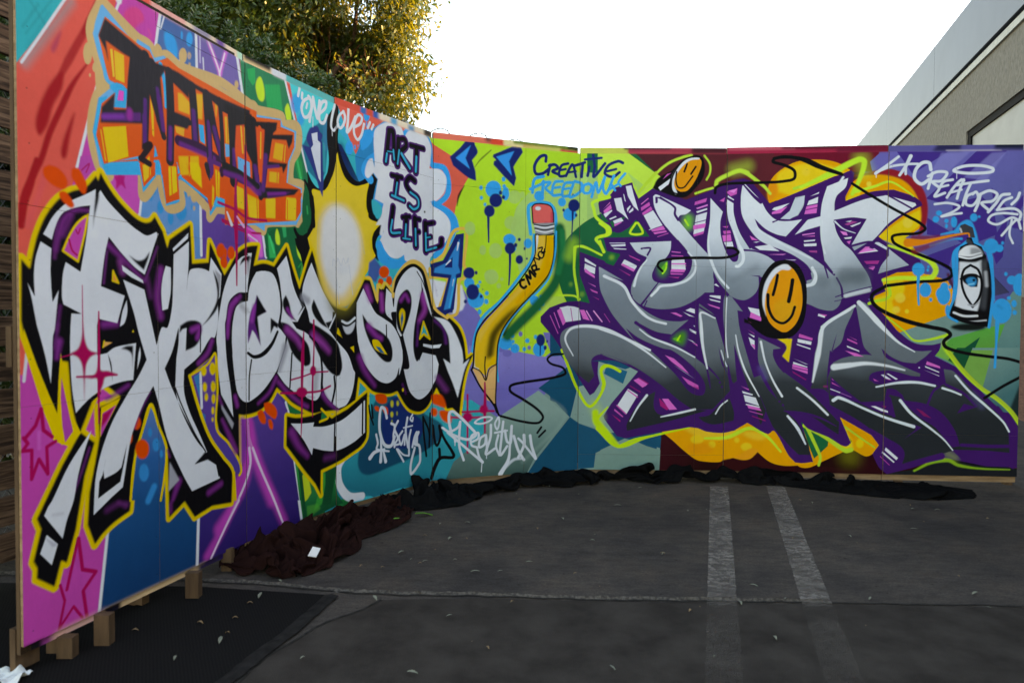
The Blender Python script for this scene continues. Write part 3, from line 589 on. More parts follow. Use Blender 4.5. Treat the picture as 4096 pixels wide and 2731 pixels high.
s 2c2a30 w12:23:6 ~2;905,1861 920,1833 935,1795
s 5a2a70 w31:15 ~3;935,1889 950,1850 942,1812
s 4a2458 w36:25 ~3;1019,1860 1108,1846 1222,1830
s 5a2a70 w23 ~3;950,1887 1004,1883
s 3a2238 w24 ~3;1019,1865 1019,1838
f 262428 ~2;1042,2186 1191,2187 1236,2189 1244,2157 1419,2198 1411,2155 1378,2123 1539,2163 1530,2118 1504,2076 1486,2120 1377,2099 1353,1976 1495,1995 1460,1933 1452,1968 1336,1937 1320,1853 1320,1789 1320,1835 1587,1872 1547,1834 1336,1780 1288,1772 1242,1832 1040,1874 1040,1906 1089,1890 1090,2136 1042,2143
s 262428 w55 ~2;1090,2136 1101,1975 1104,1822
s 5a2a78 w25 ~7 a.9;1106,1976 1109,1867
s 262428 w35 ~2;1214,2160 1216,1946
s 262428 w48:32 ~2;1244,2157 1273,1959 1296,1779
s 262428 w58:35 ~2;1361,2154 1328,1971 1304,1792
s 5a2a78 w29 ~9 a.9;1258,1927 1288,1801
s 5a2a78 w28 ~9 a.9;1333,2001 1312,1822
s e8582a w24:31:8 ~2;1290,2135 1291,2020 1292,1859
f e8582a ~2;1263,2136 1325,2135 1304,1850 1281,1903
s dca830 w9 ~2;1298,2114 1295,1981
f e8582a ~2;1123,2101 1187,2124 1198,1998 1235,1945 1238,1860 1130,1877 1114,1978
s dca830 w12 ~2;1161,2106 1173,1981
s dca830 w8 ~2;1187,2108 1190,1980
f cyb ;1134,1953 1194,1947 1221,1942 1226,1869 1138,1879
s 262428 w43:33 ~3;1040,1885 1164,1868 1273,1832
s 6a2a80 w26 ~10 a.9;1040,1853 1172,1847 1273,1798
f 4a2458 ~4;1336,1815 1529,1849 1460,1813 1344,1781
s 7a2a8a w15 ~7 a.9;1352,1806 1477,1831
s 5a2a70 w17 ~6;1320,1940 1426,1968
b blk ;1914,2445! 1932,2343 1923,2220 1967,2109 2030,2032 2086,2008 2152,2041 2210,2090! 2230,2069 2255,2052! 2230,1976 2210,1874 2230,1827 2341,1835! 2331,1797 2250,1705! 2221,1616 2301,1551! 2191,1485! 1618,1442! 1546,1653! 1600,1610! 1656,1642! 1628,1758! 1628,1917! 1619,1934 1656,1885 1666,1855! 1652,1991! 1694,1936 1752,1908 1812,1978 1842,2083 1827,2210 1827,2341!
b ylw ;1912,2198! 1940,2090 1985,2011 2058,1979 2123,1994 2186,2022! 2162,1937 2162,1853 2191,1807 2290,1770! 2311,1791! 2220,1701 2211,1615 2240,1560! 2133,1411 2003,1334! 1811,1358 1712,1450! 1656,1610! 1703,1667! 1713,1771 1704,1833 1694,1891 1762,1897 1812,1913 1863,1988 1899,2095
b star ~7;1912,2165! 1931,2068 2003,1980 2095,1968 2162,1993! 2143,1899 2162,1810 2260,1766! 2270,1779! 2201,1699 2191,1613 2211,1558! 2095,1409 1811,1391 1674,1612! 1722,1708 1713,1835 1704,1880 1812,1893 1873,1977
f 10182c ;1914,2431 1923,2200 1899,2195 1905,2429
s blk w36:47:44 ~2;1910,2417 1899,2228 1873,2056 1812,1945
b grn ;1638,1913! 1684,1858 1694,1764 1684,1687! 1619,1678! 1610,1732 1619,1846
s blk w15:35:39 ~2;1633,1931 1675,1882 1694,1796 1703,1690
s blk w39:23:22 ~2;1689,1843 1703,1756 1684,1671 1637,1614 1573,1613 1551,1644
b grn ~2;1619,1706 1675,1790 1684,1715 1656,1654 1609,1630 1573,1638
s 18a058 w13 ~4 a.8;1651,1786 1656,1749
b blk ;1550,1595! 1609,1598 1646,1558 1665,1509 1674,1447! 1636,1450 1600,1503 1564,1550
b blk ~1;2181,1867! 2220,1801 2331,1838! 2352,1797 2290,1789! 2352,1767! 2331,1736 2260,1684 2240,1618 2291,1558! 2221,1609 2211,1679 2280,1766 2181,1796
b 2a3478 ~3;1676,2236! 1724,2261 1748,2261 1762,2239! 1787,2226 1777,2191! 1792,2169! 1794,1955 1786,1863! 1762,1897 1713,1991 1657,2067 1611,2126! 1676,2129! 1648,2160 1652,2192
f d4dae8 ~1;1690,2208 1741,2229 1745,2183 1767,2176 1770,1947 1750,1966 1685,2124 1704,2148
s 18a0a8 w24 ~7 a.6;1797,2170 1802,2022
s blk w46 ~2;1899,2348 1899,2162
s sky w36:38:57:41:39 ~5;2220,2329 2289,2395 2392,2442 2489,2391 2565,2454 2679,2451 2762,2384 2787,2256 2883,2235 2916,2143 2908,2047 2835,1978 2788,1966
s sky w44:49:55:58 ~4;2230,2197 2171,2149 2142,2088 2191,2040
b wht ~2;2220,2280! 2230,2360 2300,2419 2403,2452 2478,2433 2505,2373! 2543,2426 2633,2455 2726,2438 2780,2373 2775,2270 2763,2220! 2850,2224 2900,2173 2892,2077 2843,2010 2764,1970! 2876,1949 2934,1889 2967,1837! 2240,1758! 2290,1828! 2311,1896! 2230,1919! 2260,2053! 2220,2088! 2171,2044 2147,2061 2152,2111 2181,2165 2210,2178! 2230,2126
s sky w30:12 ~4 a.9;2240,1907 2321,1897
s 18a8b8 w51 ~6;2240,1878 2260,1824
b 18a8b8 ~4;2210,1916 2290,1885 2290,1828 2230,1820 2210,1860
s sky w50 ~5;2788,1966 2884,1942 2950,1890 2976,1811
b wht ~2;2300,1869! 2331,1932 2788,1986 2859,1969 2917,1917 2942,1846 2926,1758 2877,1675 2820,1617! 2778,1591 2766,1495 2730,1477! 2546,1511 2502,1583! 2437,1559 2373,1564 2301,1609 2275,1657! 2311,1719!
s sky w57:38 ~3;2270,1635 2311,1581 2394,1529 2524,1532
s sky w41 ~4;2810,1981 2901,1932 2950,1863 2951,1775 2910,1693 2820,1609
b sky ~2;2250,1647! 2291,1601 2373,1564 2447,1556 2507,1591! 2513,1508! 2394,1485 2311,1501 2260,1548
b 18a8b8 ~6;2231,1545! 2311,1508 2394,1485 2502,1508! 2416,1442! 2363,1424 2231,1474
f 3a5a9a ~7;2181,1513 2231,1545 2291,1492 2271,1433 2241,1388 2172,1420
s e8ecf4 w29 ~7;2311,1784 2291,1709
b blot ~4;2364,1465 2358,1444 2340,1429 2316,1422 2293,1426 2276,1439 2270,1458 2276,1478 2293,1494 2316,1501 2340,1497 2358,1484
b blot ~4;2392,1407 2389,1391 2378,1379 2363,1373 2349,1377 2338,1388 2334,1404 2338,1421 2348,1433 2363,1438 2378,1435 2388,1423
b blot ~4;2312,1396 2309,1383 2299,1374 2286,1370 2273,1372 2263,1381 2260,1393 2263,1405 2273,1415 2286,1419 2299,1416 2309,1408
s 4a1c66 w60 ~2;2361,2385 2331,2181
s 4a1c66 w58 ~2;2359,2389 2396,2390 2408,2208
s 4a1c66 w44 ~2;2343,2252 2398,2257
s 4a1c66 w63 ~2;2449,2352 2438,2181
s 4a1c66 w47:53:60:64:65 ~2;2449,2352 2508,2364 2524,2325 2469,2264 2561,2180
s 4a1c66 w48 ~2;2568,2338 2701,2342
s 4a1c66 w68 ~2;2629,2332 2621,2170
s 4a1c66 w46 ~2;2385,2103 2484,2104
s 4a1c66 w62 ~2;2441,2100 2420,1971
s 4a1c66 w48 ~2;2385,1972 2506,1954
s 4a1c66 w56 ~2;2612,2104 2561,2118 2524,2073 2567,2024 2644,1991 2652,1938 2601,1908 2556,1928
s 4a1c66 w57 ~2;2399,1895 2383,1727 2471,1736
s 4a1c66 w45 ~2;2490,1840 2562,1854
s 4a1c66 w66 ~2;2528,1845 2518,1701
s 4a1c66 w46 ~2;2490,1700 2574,1702
s 4a1c66 w69 ~2;2613,1849 2625,1662
s 4a1c66 w46 ~2;2613,1845 2664,1848
s 4a1c66 w46 ~2;2619,1754 2659,1762
s 4a1c66 w71 ~2;2723,1827 2730,1638
s 4a1c66 w47 ~2;2723,1824 2807,1843
s 4a1c66 w47 ~2;2729,1727 2783,1741
s 4a1c66 w48 ~2;2730,1638 2860,1683 2868,1731
s 0a0c10 w34 ~3;2361,2385 2331,2181
s 0a0c10 w33 ~3;2359,2389 2396,2390 2408,2208
s 0a0c10 w25 ~3;2343,2252 2398,2257
s 0a0c10 w36 ~3;2449,2352 2438,2181
s 0a0c10 w26:30:34:36:37 ~3;2449,2352 2508,2364 2524,2325 2469,2264 2561,2180
s 0a0c10 w27 ~3;2568,2338 2701,2342
s 0a0c10 w38 ~3;2629,2332 2621,2170
s 0a0c10 w26 ~3;2385,2103 2484,2104
s 0a0c10 w35 ~3;2441,2100 2420,1971
s 0a0c10 w27 ~3;2385,1972 2506,1954
s 0a0c10 w32 ~3;2612,2104 2561,2118 2524,2073 2567,2024 2644,1991 2652,1938 2601,1908 2556,1928
s 0a0c10 w32 ~3;2399,1895 2383,1727 2471,1736
s 0a0c10 w25 ~3;2490,1840 2562,1854
s 0a0c10 w37 ~3;2528,1845 2518,1701
s 0a0c10 w26 ~3;2490,1700 2574,1702
s 0a0c10 w39 ~3;2613,1849 2625,1662
s 0a0c10 w26 ~3;2613,1845 2664,1848
s 0a0c10 w26 ~3;2619,1754 2659,1762
s 0a0c10 w41 ~3;2723,1827 2730,1638
s 0a0c10 w26 ~3;2723,1824 2807,1843
s 0a0c10 w27 ~3;2729,1727 2783,1741
s 0a0c10 w27 ~3;2730,1638 2860,1683 2868,1731
s 1aa8d0 w16 ~4 a.9;2341,2234 2331,2181
s 1aa8d0 w15 ~4 a.9;2401,2269 2408,2211
s 1aa8d0 w7 ~4 a.9;2346,2251 2393,2256
s 1aa8d0 w14 ~4 a.9;2456,2280 2441,2188
s 1aa8d0 w19 ~5 a.9;2478,2263 2561,2182
s 1aa8d0 w20 ~5 a.9;2627,2271 2621,2172
s 1aa8d0 w14 ~4 a.9;2438,2062 2422,1978
s 1aa8d0 w16 ~4 a.9;2388,1971 2504,1954
s 1aa8d0 w15 ~5 a.9;2567,2020 2644,1987 2650,1938 2603,1910 2562,1926
s 1aa8d0 w15 ~4 a.9;2392,1809 2383,1729 2469,1735
s 1aa8d0 w15 ~5 a.9;2525,1796 2519,1712
s 1aa8d0 w11 ~5 a.9;2496,1700 2568,1701
s 1aa8d0 w16 ~5 a.9;2620,1777 2625,1666
s 1aa8d0 w17 ~5 a.9;2727,1758 2732,1642
s 1aa8d0 w9 ~5 a.9;2732,1729 2777,1739
s 1aa8d0 w14 ~5 a.9;2736,1640 2828,1669
b blk ~2;2724,1909 2723,1905 2720,1901 2716,1900 2712,1900 2709,1903 2707,1906 2708,1910 2711,1914 2716,1915 2720,1915 2723,1912
k blk y19;11,1342! 42,1310! 56,1374 73,1434 103,1501 152,1568 206,1607 263,1632 312,1686! 321,1669! 332,1703! 362,1662 409,1614 463,1574 508,1549 548,1541 578,1550 599,1574! 642,1521! 669,1449! 682,1487! 807,1568! 817,1394! 923,1409! 932,1507! 1032,1356! 1072,1403 1122,1457 1191,1508 1077,1405 1127,1470 1187,1507 1233,1521 1275,1526! 1246,1419! 1279,1430 1318,1438 1358,1434 1391,1427! 1486,1545! 1506,1495 1536,1423 1588,1315! 1655,1470! 1693,1544! 1771,1389 1893,1229 2003,1197! 2067,1282! 2143,1404! 2191,1400! 2259,1252! 2273,1368! 2311,1348! 2332,1379! 2400,1330! 2416,1398 2480,1476 2591,1533 2683,1513 2743,1446 2791,1306 2821,1224 2887,1196 2953,1149 3004,1093 3038,1003 3055,869! 3115,913! 3064,808 3031,670 3006,459! 2956,518! 2914,512! 2835,667! 2815,628 2771,559 2711,518 2640,513 2560,541 2505,592 2444,673! 2375,660 2292,669 2212,691 2134,754 2091,788! 2067,646! 2002,617! 1939,596! 1769,605! 1701,604 1616,639 1525,686 1464,736 1409,777! 1388,749 1355,710 1299,674 1236,658 1173,657 1134,665! 1137,419! 1079,511! 987,603! 964,687! 974,980! 790,886! 867,699 940,567 1086,399! 1076,234! 938,253! 823,231! 761,319! 668,270! 661,576! 573,783! 486,599! 474,473! 458,355! 379,329 327,300 291,269! 260,354! 269,475! 294,577! 316,677! 312,795! 374,810! 417,828! 323,898! 233,712! 158,604! 56,432! 72,391! 42,286! 56,257! 53,222! 121,167! 149,254! 171,238! 210,351! 250,544! 295,663! 233,712! 219,726! 197,825! 185,979! 160,984! 140,791! 91,892! 14,1099! 8,1130!
k blk y20;2167,687! 2165,430! 2158,395 2115,351 2039,320 1930,282 1769,259! 1766,140! 1770,113! 1719,190! 1633,279! 1560,362! 1480,451! 1485,614! 1561,595 1691,592 1740,599! 1779,604! 1871,553! 2002,597!
h mag w9;276,1531! 252,1515 223,1486 195,1441 169,1385! 231,1352! 261,1458!
s crim w5 ~2;223,1469 232,1454 242,1476
s crim w7 ~2;195,1429 208,1389 227,1375
h e09040 w7;387,1329! 384,1289! 413,1282!
f yel ;483,1097 476,1085 487,1084
b yel ~1;156,1015! 175,910 196,800 235,709! 186,665! 119,709 140,791! 146,912
f b040a0>8a3a90@439,912/565,586 ~1;158,923 178,827 202,721 170,684 159,747 154,850
f yel ;18,1103! 63,977 108,867 142,786 159,674 124,712 90,797 27,1003 13,1057
f f0b060 ~1;338,1051 382,1046 340,1027
s yel w6 ~1;337,1028 343,1053
f yel ;417,823! 325,794! 318,677!
f mag ;395,797 332,771 323,702 323,681 347,721
f crim ~2;384,789 332,767 324,715 352,742
f pbg>4a3a90@963,875/1030,442 ;797,881! 962,976! 971,632! 1140,424! 1149,380 1140,356! 1082,399 940,567 867,699
f 2a78b0 ;822,879 861,892 868,824 867,751
s wht w16 ~2;866,891 872,730
f 2a6aa0 ;867,709 896,695 896,643
s yel w18 ~2;797,883 853,732 925,585 1017,473 1086,393 1105,243
s yel w11:14:14:15:17 ~2;797,883 913,930 966,978 980,814 971,621 1058,531 1140,421 1149,374 1136,360
b yel ~2;968,906 965,891 957,881 946,877 936,882 928,894 925,908 928,923 936,934 947,937 957,932 965,921
b yel ~2;906,899 903,887 896,879 887,876 877,880 870,890 868,902 870,913 877,922 887,924 896,921 903,911
b yel ~2;967,820 964,807 958,798 949,795 941,800 935,810 933,823 935,836 941,846 950,848 958,844 964,834
b yel ~2;908,823 906,811 901,803 893,801 886,805 881,814 879,825 881,837 886,845 894,847 901,843 906,835
b yel ~2;965,762 963,750 957,742 951,740 944,743 939,753 937,764 939,776 944,784 951,787 958,783 963,774
b yel ~2;915,775 913,765 908,759 903,757 897,760 892,768 891,777 893,786 897,793 903,795 909,792 913,784
b yel ~2;957,706 956,697 952,691 946,689 941,692 937,700 936,709 937,718 941,724 947,726 952,723 956,715
b yel ~2;952,664 951,659 948,655 945,654 941,656 938,661 937,666 938,671 941,675 945,676 949,674 951,670
s 9030a0 w43 ~14 a.7;1159,628 1166,433
f 4a70a8>1f5a96>0e4779@566,745/549,366 ;571,767! 606,703! 649,580! 640,354! 467,397! 495,584!
b 1a80c0 ~3;577,660 575,650 571,644 566,642 560,646 557,653 555,663 557,672 561,678 566,680 572,677 575,669
b 1a80c0 ~3;620,600 617,586 609,577 598,575 588,580 581,592 578,607 581,621 589,630 599,632 609,627 617,615
b 1a80c0 ~3;636,558 635,550 631,544 626,543 621,546 618,553 616,562 618,570 621,576 626,577 631,574 635,567
b 1a80c0 ~3;558,492 554,474 544,462 531,460 518,468 509,483 506,503 510,521 519,532 532,535 545,527 554,512
s 1a80c0 w32 ~8;585,424 554,375
s yel w13 ~1;462,398 480,541 522,668 571,779 612,683 655,579 641,445 621,359
b blot ~3;518,708 515,695 507,686 496,683 485,689 477,700 474,714 478,727 485,737 496,739 507,734 515,722
b blot ~3;474,654 472,641 466,633 458,630 451,635 445,646 443,659 445,672 451,681 459,683 467,679 472,668
b blot ~3;560,591 555,571 542,558 523,556 505,565 493,583 488,604 493,623 506,636 524,639 542,630 556,613
b blot ~3;1039,1476 1034,1457 1023,1443 1007,1437 991,1440 980,1452 976,1469 980,1487 992,1501 1007,1508 1023,1505 1035,1493
b blot ~3;1107,1473 1103,1456 1094,1444 1080,1438 1067,1441 1058,1452 1055,1467 1058,1484 1068,1496 1081,1502 1094,1499 1104,1488
b blot ~3;1052,1423 1049,1408 1040,1397 1028,1392 1016,1395 1007,1405 1004,1418 1008,1433 1016,1444 1028,1449 1040,1446 1049,1436
s 7a2a80 w7:17:14 ~14 a.9;276,1548 224,1540 178,1504 155,1444 141,1386
s 7a2a80 w14:21 ~17 a.7;205,1516 168,1446
s 6a2a70 w11 ~11 a.8;151,1508 141,1419 136,1358
s 7a2a80 w21:13 ~15 a.8;365,1427 433,1381 540,1299
s 8a3a8a w23 ~18 a.8;422,1367 433,1328
s 6a2a70 w9 ~7 a.8;359,1401 343,1278
s 6a2a70 w10 ~8 a.8;613,1446 546,1299
s 8a3090 w26 ~20 a.8;631,1352 611,1236 629,1151
s 6a2a70 w20 ~16 a.6;557,1309 575,1235
s 8a3090 w22 ~19 a.8;341,1117 398,1122
s 6a2a70 w11 ~11 a.8;156,1182 142,1097
s 8a3090 w27 ~16 a.9;813,1092 870,1102
s 7a2a80 w24:16 ~13 a.9;1146,1258 1095,1211 1062,1134 1053,1053
s 8a3090 w23:11 ~15 a.9;150,1054 140,997
s 6a2a70 w11 ~11 a.8;146,1115 132,1034
s 7a2a80 w33:16 ~17 a.9;704,1016 665,929 677,880
s 7a2a80 w23 ~13 a.9;944,1040 913,983 854,939
s 7a2a80 w16 ~12 a.8;455,869 374,832 353,825
s 6a2a70 w12 ~9 a.8;565,832 517,762 482,692
s 6a2a70 w9 ~8 a.8;271,646 231,548 202,491
s 6a2a70 w10 ~8 a.8;661,568 674,537
s 7a2a80 w36:17 ~13 a.8;725,417 691,345
s 7a2a80 w27 ~14 a.8;1000,345 916,322
s 7a2a80 w12 ~11 a.8;988,770 1011,724
s 7a2a80 w17:37 ~13 a.8;1011,654 1066,563 1107,484
s 6a2a70 w7:22 ~14 a.8;401,404 439,385
s 6a2a70 w21 ~15 a.5;348,387 401,400
s 7a2a80 w16 ~12 a.7;678,330 678,295
b wht ;310,1635! 309,1596! 291,1570! 233,1554 178,1528 155,1501 137,1458 126,1420! 93,1436! 107,1462 129,1501 169,1547 206,1574 262,1605
b wht ;331,1635! 362,1601 414,1561 468,1525 519,1500 559,1489 608,1510! 619,1503! 595,1448 570,1385 544,1324! 488,1355 423,1407 368,1460! 349,1387 330,1265! 442,1233! 405,1122! 317,1139! 311,1114! 310,998! 355,1005! 392,1026 497,1041! 481,890! 428,887 364,875 313,856 258,823 216,779! 200,887 194,1032 197,1114! 201,1157! 245,1156! 169,1190! 163,1219 168,1300 180,1345! 241,1314! 270,1459 284,1566!
b blk ~2;319,1662! 324,1611 305,1532 296,1475! 303,1565 311,1626
b blk ~2;461,1400! 506,1381 541,1389 573,1425! 564,1394 540,1343! 500,1369
b wht ~1;83,1409! 124,1389! 120,1317 122,1249 126,1197! 151,1242! 143,1177 133,1097 126,1074 123,994 116,904! 93,1015 65,1115! 61,1136 46,1214 33,1262! 59,1214! 57,1292 64,1351
f wht ;429,1355 534,1301 538,1288 477,1308 433,1332
b wht ;452,1216! 454,1167 439,1122 417,1108! 431,1171
b wht ;659,1371! 688,1366! 687,1264 670,1185! 638,1177! 633,1261 643,1324
f wht ;700,1450 796,1531 792,1505 703,1437
b wht ;435,1297! 542,1262! 571,1155 605,1028! 635,1105 666,1103 693,1191 700,1289 705,1424! 797,1492! 795,1395 781,1268! 801,1360 844,1375 894,1375 927,1367! 939,1434! 1012,1360! 999,1252 983,1230! 987,1144 963,1055 936,1056 862,975 763,914! 762,813 796,718 852,618 906,517! 880,506! 825,475! 909,482! 966,444! 993,374! 807,354! 752,441 662,617 613,779 586,856! 535,792 482,692 461,631 424,461! 370,433! 287,384! 290,441 299,533 330,636 378,734 444,825 507,902 551,969! 509,1087 487,1163
b blk ~1;731,1104! 694,1001 649,926! 689,840 755,723 837,599 902,518! 851,566 795,642 728,766 709,838! 717,966! 731,1040
s blk w7 ~1;709,838 742,765 823,622 895,522
b blk ~2;731,1059! 741,1112! 786,1132 835,1135 870,1122 876,1091! 873,1073 855,1037 826,1014 772,998! 778,1100! 755,1095! 731,1075!
s 8a3090 w26 ~14 a.9;813,1092 863,1102 848,1057
f wht ;755,1095 780,1101 771,994 730,965 736,1040
s blk w7 ~1;868,1109 866,990
b blk ~2;952,1377! 992,1316 995,1262! 982,1198 929,1144 874,1107! 930,1160 976,1229 980,1283
f 8a8890 ~3 a.8;965,1378 1008,1354 999,1279 984,1326
b blk ~2;825,475! 865,501! 895,522! 955,457! 909,480!
s blk w7 ~1;970,444 985,387
b blk ~1;348,602! 334,547 337,514! 392,527 418,542! 447,634! 430,555 412,486! 308,443! 314,508! 329,531!
b blk ~1;358,1005! 375,960 380,885! 373,938
b blk ~2;421,1019! 446,1029 482,1030! 478,927! 473,996 451,1013
b wht ;517,1026! 520,985 501,930! 508,994
s blk w14 ~1;318,851 253,810 219,781
f 9a9aa4 ~2;673,515 729,424 666,386
b wht ;282,713! 251,641 221,550 202,463 173,395 155,333! 84,436! 99,464! 116,484 185,599
f wht ~1;93,365 136,319 111,250 67,305
f 9090a0 ~3 a.6;85,360 136,315 114,314
s a8a8b4 w12 ~8 a.5;155,425 120,430
b wht ;1209,1471! 1156,1454 1088,1393 1031,1296 995,1171 974,1054 978,1007 989,872 1004,779! 1092,657! 1076,783 1045,950 1034,1114 1042,1145 1063,1227 1129,1274 1201,1280! 1205,1325! 1233,1484! 1202,1478
f 9a9aa4 ~2;1007,730 1095,625 1083,599 1007,708
b blk ~2;1144,1411! 1169,1452 1214,1468 1231,1458! 1210,1433 1202,1381! 1199,1443 1169,1430
f 8a8a94 ~3 a.7;1202,1421 1225,1480 1221,1411 1202,1353
b wht ;1205,1237! 1159,1227 1117,1203 1091,1125 1084,1042 1090,959 1086,976 1102,864 1122,779 1156,736 1198,720 1244,733 1299,763 1356,811 1414,879 1465,992 1478,1053! 1440,1090! 1419,1108 1436,1187 1432,1277 1407,1354 1374,1391 1310,1398 1263,1389! 1232,1343 1213,1297
s a0a0a8 w33 ~17 a.8;1159,1210 1193,1188
s 8a3090 w23:16 ~13 a.9;1117,1242 1076,1208 1059,1136 1054,1070
b 5a2070 ~2;1266,1270! 1297,1219 1335,1185! 1270,1158 1265,1126 1277,1068 1294,1003! 1254,1068 1234,1088! 1219,1051 1204,1017! 1204,1097 1224,1183 1251,1229
s 9a38a0 w19 ~16 a.9;1247,1212 1231,1137
f blk ~2;1266,1270 1333,1185 1270,1158 1292,1009 1250,1126 1262,1195
s blk w15:26:15 ~2;1204,971 1245,950 1308,962 1373,1013 1415,1078
s blk w9 ~1;1228,936 1214,857 1211,730
f blk ~2;1364,1153 1423,1120 1415,1096 1390,1108 1363,1067
s 7a2a80 w22:12 ~14 a.9;1405,831 1355,758 1275,706
s 8a3090 w20 ~15 a.9;1106,758 1122,712
b wht ;1484,1493! 1506,1433 1536,1337 1581,1258 1631,1216! 1571,1132! 1527,1133! 1562,1096! 1654,1063 1711,1004 1760,931 1790,819! 1770,918! 1775,819 1770,721 1730,678 1663,692 1598,736 1543,741! 1473,790 1414,855! 1439,914 1482,998! 1491,1059! 1440,1132! 1453,1217 1445,1278 1432,1355 1412,1419!
b blk ~2;1479,1279! 1505,1237 1527,1170 1571,1132! 1492,1169 1459,1211 1457,1248
b blk ~2;1585,1252! 1628,1219! 1571,1164! 1608,1215!
s 8a3090 w20 ~15 a.9;1492,1200 1527,1157
b blk ~2;1440,1132! 1492,1120 1562,1077 1654,1006 1678,935 1673,890 1635,879! 1562,927 1517,978 1487,1041!
s 9a3a9a w42:27 ~26 a.85;1491,1090 1562,1039 1598,995
s 8c8c98 w51:25 ~18 a.8;1474,992 1431,872
s blk w11 ~1;1526,959 1510,769
b wht ;1688,1473! 1741,1387 1791,1311 1851,1241 1903,1189! 1918,1189! 1841,1088! 1922,1013! 2003,935 2049,836! 2063,815 2039,698 1993,625 1930,607! 1861,652 1800,718 1775,852! 1780,917! 1770,878! 1711,998 1683,1095 1655,1191! 1608,1284! 1618,1341 1655,1420
s 8c8c98 w43 ~16 a.8;1617,1272 1655,1254
s 9a9aa4 w49 ~19 a.7;1730,835 1720,751
b blk ~2;1707,1264! 1751,1199 1790,1147 1836,1094! 1770,1121 1712,1166 1688,1217
b blk ~2;1877,1195! 1918,1192! 1841,1088! 1810,1128! 1872,1141!
s wht w12 ~2;1913,1189 1846,1094
b blk ~2;1645,1140! 1770,1095 1913,1013 1948,924 1957,855 1939,809! 1913,803! 1851,834 1790,890 1721,985 1683,1050!
s 9a3a9a w50:27 ~29 a.85;1702,1050 1790,1002 1841,961
s blk w13:23 ~2;1673,1050 1750,984 1780,851 1779,720 1810,664 1871,617
s blk w17 ~1;1892,804 1898,736 1871,644
s 7a2a80 w34:15 ~18 a.9;1789,706 1830,662 1921,598
s 7a2a80 w23 ~15 a.9;1422,806 1490,746 1597,673 1653,648
s 8c8c98 w13 ~9 a.6;1653,705 1711,693
b wht ;1516,569! 1615,556 1710,550! 1701,526! 1809,514 1939,528 2049,578 2148,639! 2148,432! 2049,382 1921,352 1809,368 1700,402! 1691,362! 1615,467
s blk w13 ~1;2129,627 2126,428
s blk w13 ~1;1897,526 1892,357
s blk w23 ~1;1900,430 1897,356
s 7a2a80 w51:24 ~23 a.9;1525,518 1578,435 1652,365
s 6a2a70 w29 ~27 a.7;1809,324 1892,323
f 0e7040 ~1;1779,617! 1830,562 1769,549!
s yel w15 ~2;1774,621 1835,564 1759,547
b wht ;2133,1347! 2182,1271 2241,1194 2312,1159 2395,1115 2460,1033 2493,942! 2493,866 2460,778 2460,830 2428,764 2354,732 2272,752 2192,814 2124,903 2086,1010! 2072,1129! 2076,1254!
b blk ~2;2124,1185! 2192,1115 2291,1071 2364,1019 2396,944 2385,878 2333,873 2271,912 2201,986 2143,1094
s 8a3090 w43:27 ~22 a.9;2182,1108 2241,1050 2292,1028
b blk ~2;2143,1369! 2191,1322 2261,1245! 2281,1347! 2332,1327! 2322,1195 2385,1137! 2291,1173 2221,1237
s 9a3a9a w40 ~24 a.8;2162,1349 2191,1279
s 9a3a9a w35 ~20 a.8;2291,1311 2301,1217
b yel ~1;2211,1018 2261,1017 2302,976 2348,920! 2292,933 2231,964
f 1a5a8a ~1;2241,978 2281,970 2322,928 2282,937
b wht ;2337,1357! 2389,1322! 2406,1234 2427,1354 2502,1462 2602,1515 2683,1474 2719,1367 2755,1242 2804,1172! 2756,1211! 2695,1381! 2661,1286 2615,1092 2616,977 2662,866! 2697,924! 2830,900! 2851,836! 2831,732 2770,639 2663,597 2571,655 2526,750 2504,820! 2554,829! 2514,964! 2492,1040! 2470,1040! 2438,1093 2432,1205! 2384,1197 2395,1145! 2332,1196
b wht ;2689,1443! 2731,1328 2792,1195! 2780,1203 2719,1288
b blk ~2;2535,1358 2575,1322 2581,1246 2547,1146 2492,1040! 2443,1108 2432,1205 2459,1303
s 8a3090 w25 ~18 a.9;2475,1281 2519,1320 2552,1283
b yel ~2;2486,1228 2516,1206 2514,1146 2487,1074! 2465,1138 2461,1198
f 1a5a8a ~2;2490,1206 2501,1161 2483,1093 2474,1160
b blk ~2;2678,1443! 2707,1327 2792,1179! 2829,1156! 2887,1116 2920,1012 2933,891! 2938,842! 2888,875! 2863,964! 2814,964! 2697,982! 2697,924! 2639,863 2604,938 2604,1054 2627,1162 2684,1287
s 9a3a9a w60:27 ~27 a.9;2702,1319 2720,1226 2661,1147
s 5a2070 w20 ~13 a.8;2650,1131 2639,976
s 5a2070 w16 ~16 a.9;2821,1148 2887,1084 2904,988
s wht w14:23 ~2;2689,1451 2731,1328 2792,1203
s blk w8 ~2;2637,1486 2701,1413 2767,1274 2804,1180
h teal w17;2706,1139! 2668,1022! 2709,1053! 2775,1017!
f wht ;2703,986 2805,972 2873,980 2855,952 2793,949 2703,967
b blk ~2;2691,943! 2814,928 2888,948! 2921,859! 2863,876 2855,828! 2826,900!
b wht ~2;2813,1176! 2912,1148 2970,1068 3021,947 3034,865! 3030,833! 3081,873! 3047,800 3022,711 2993,590! 2955,697 2913,794 2884,875! 2938,838! 2933,915 2920,1036 2870,1124
b blk ~2;2855,836! 2888,859! 2989,590! 3006,476! 2956,518! 2889,666! 2839,667! 2831,716!
b blk ~2;2493,828! 2526,735 2583,623 2675,568 2758,608 2823,716! 2823,668 2771,559 2675,513 2560,548 2461,664 2439,673!
s 6a2a70 w34 ~25 a.8;2839,740 2905,649
s 7a2a80 w45:21 ~24 a.9;2105,911 2143,831 2231,726
s 4a1858 w20 ~8 a.8;2493,714 2526,651
f yel ;2548,1024 2514,1040
s blk w16 ~2;2492,1040 2554,831 2493,824
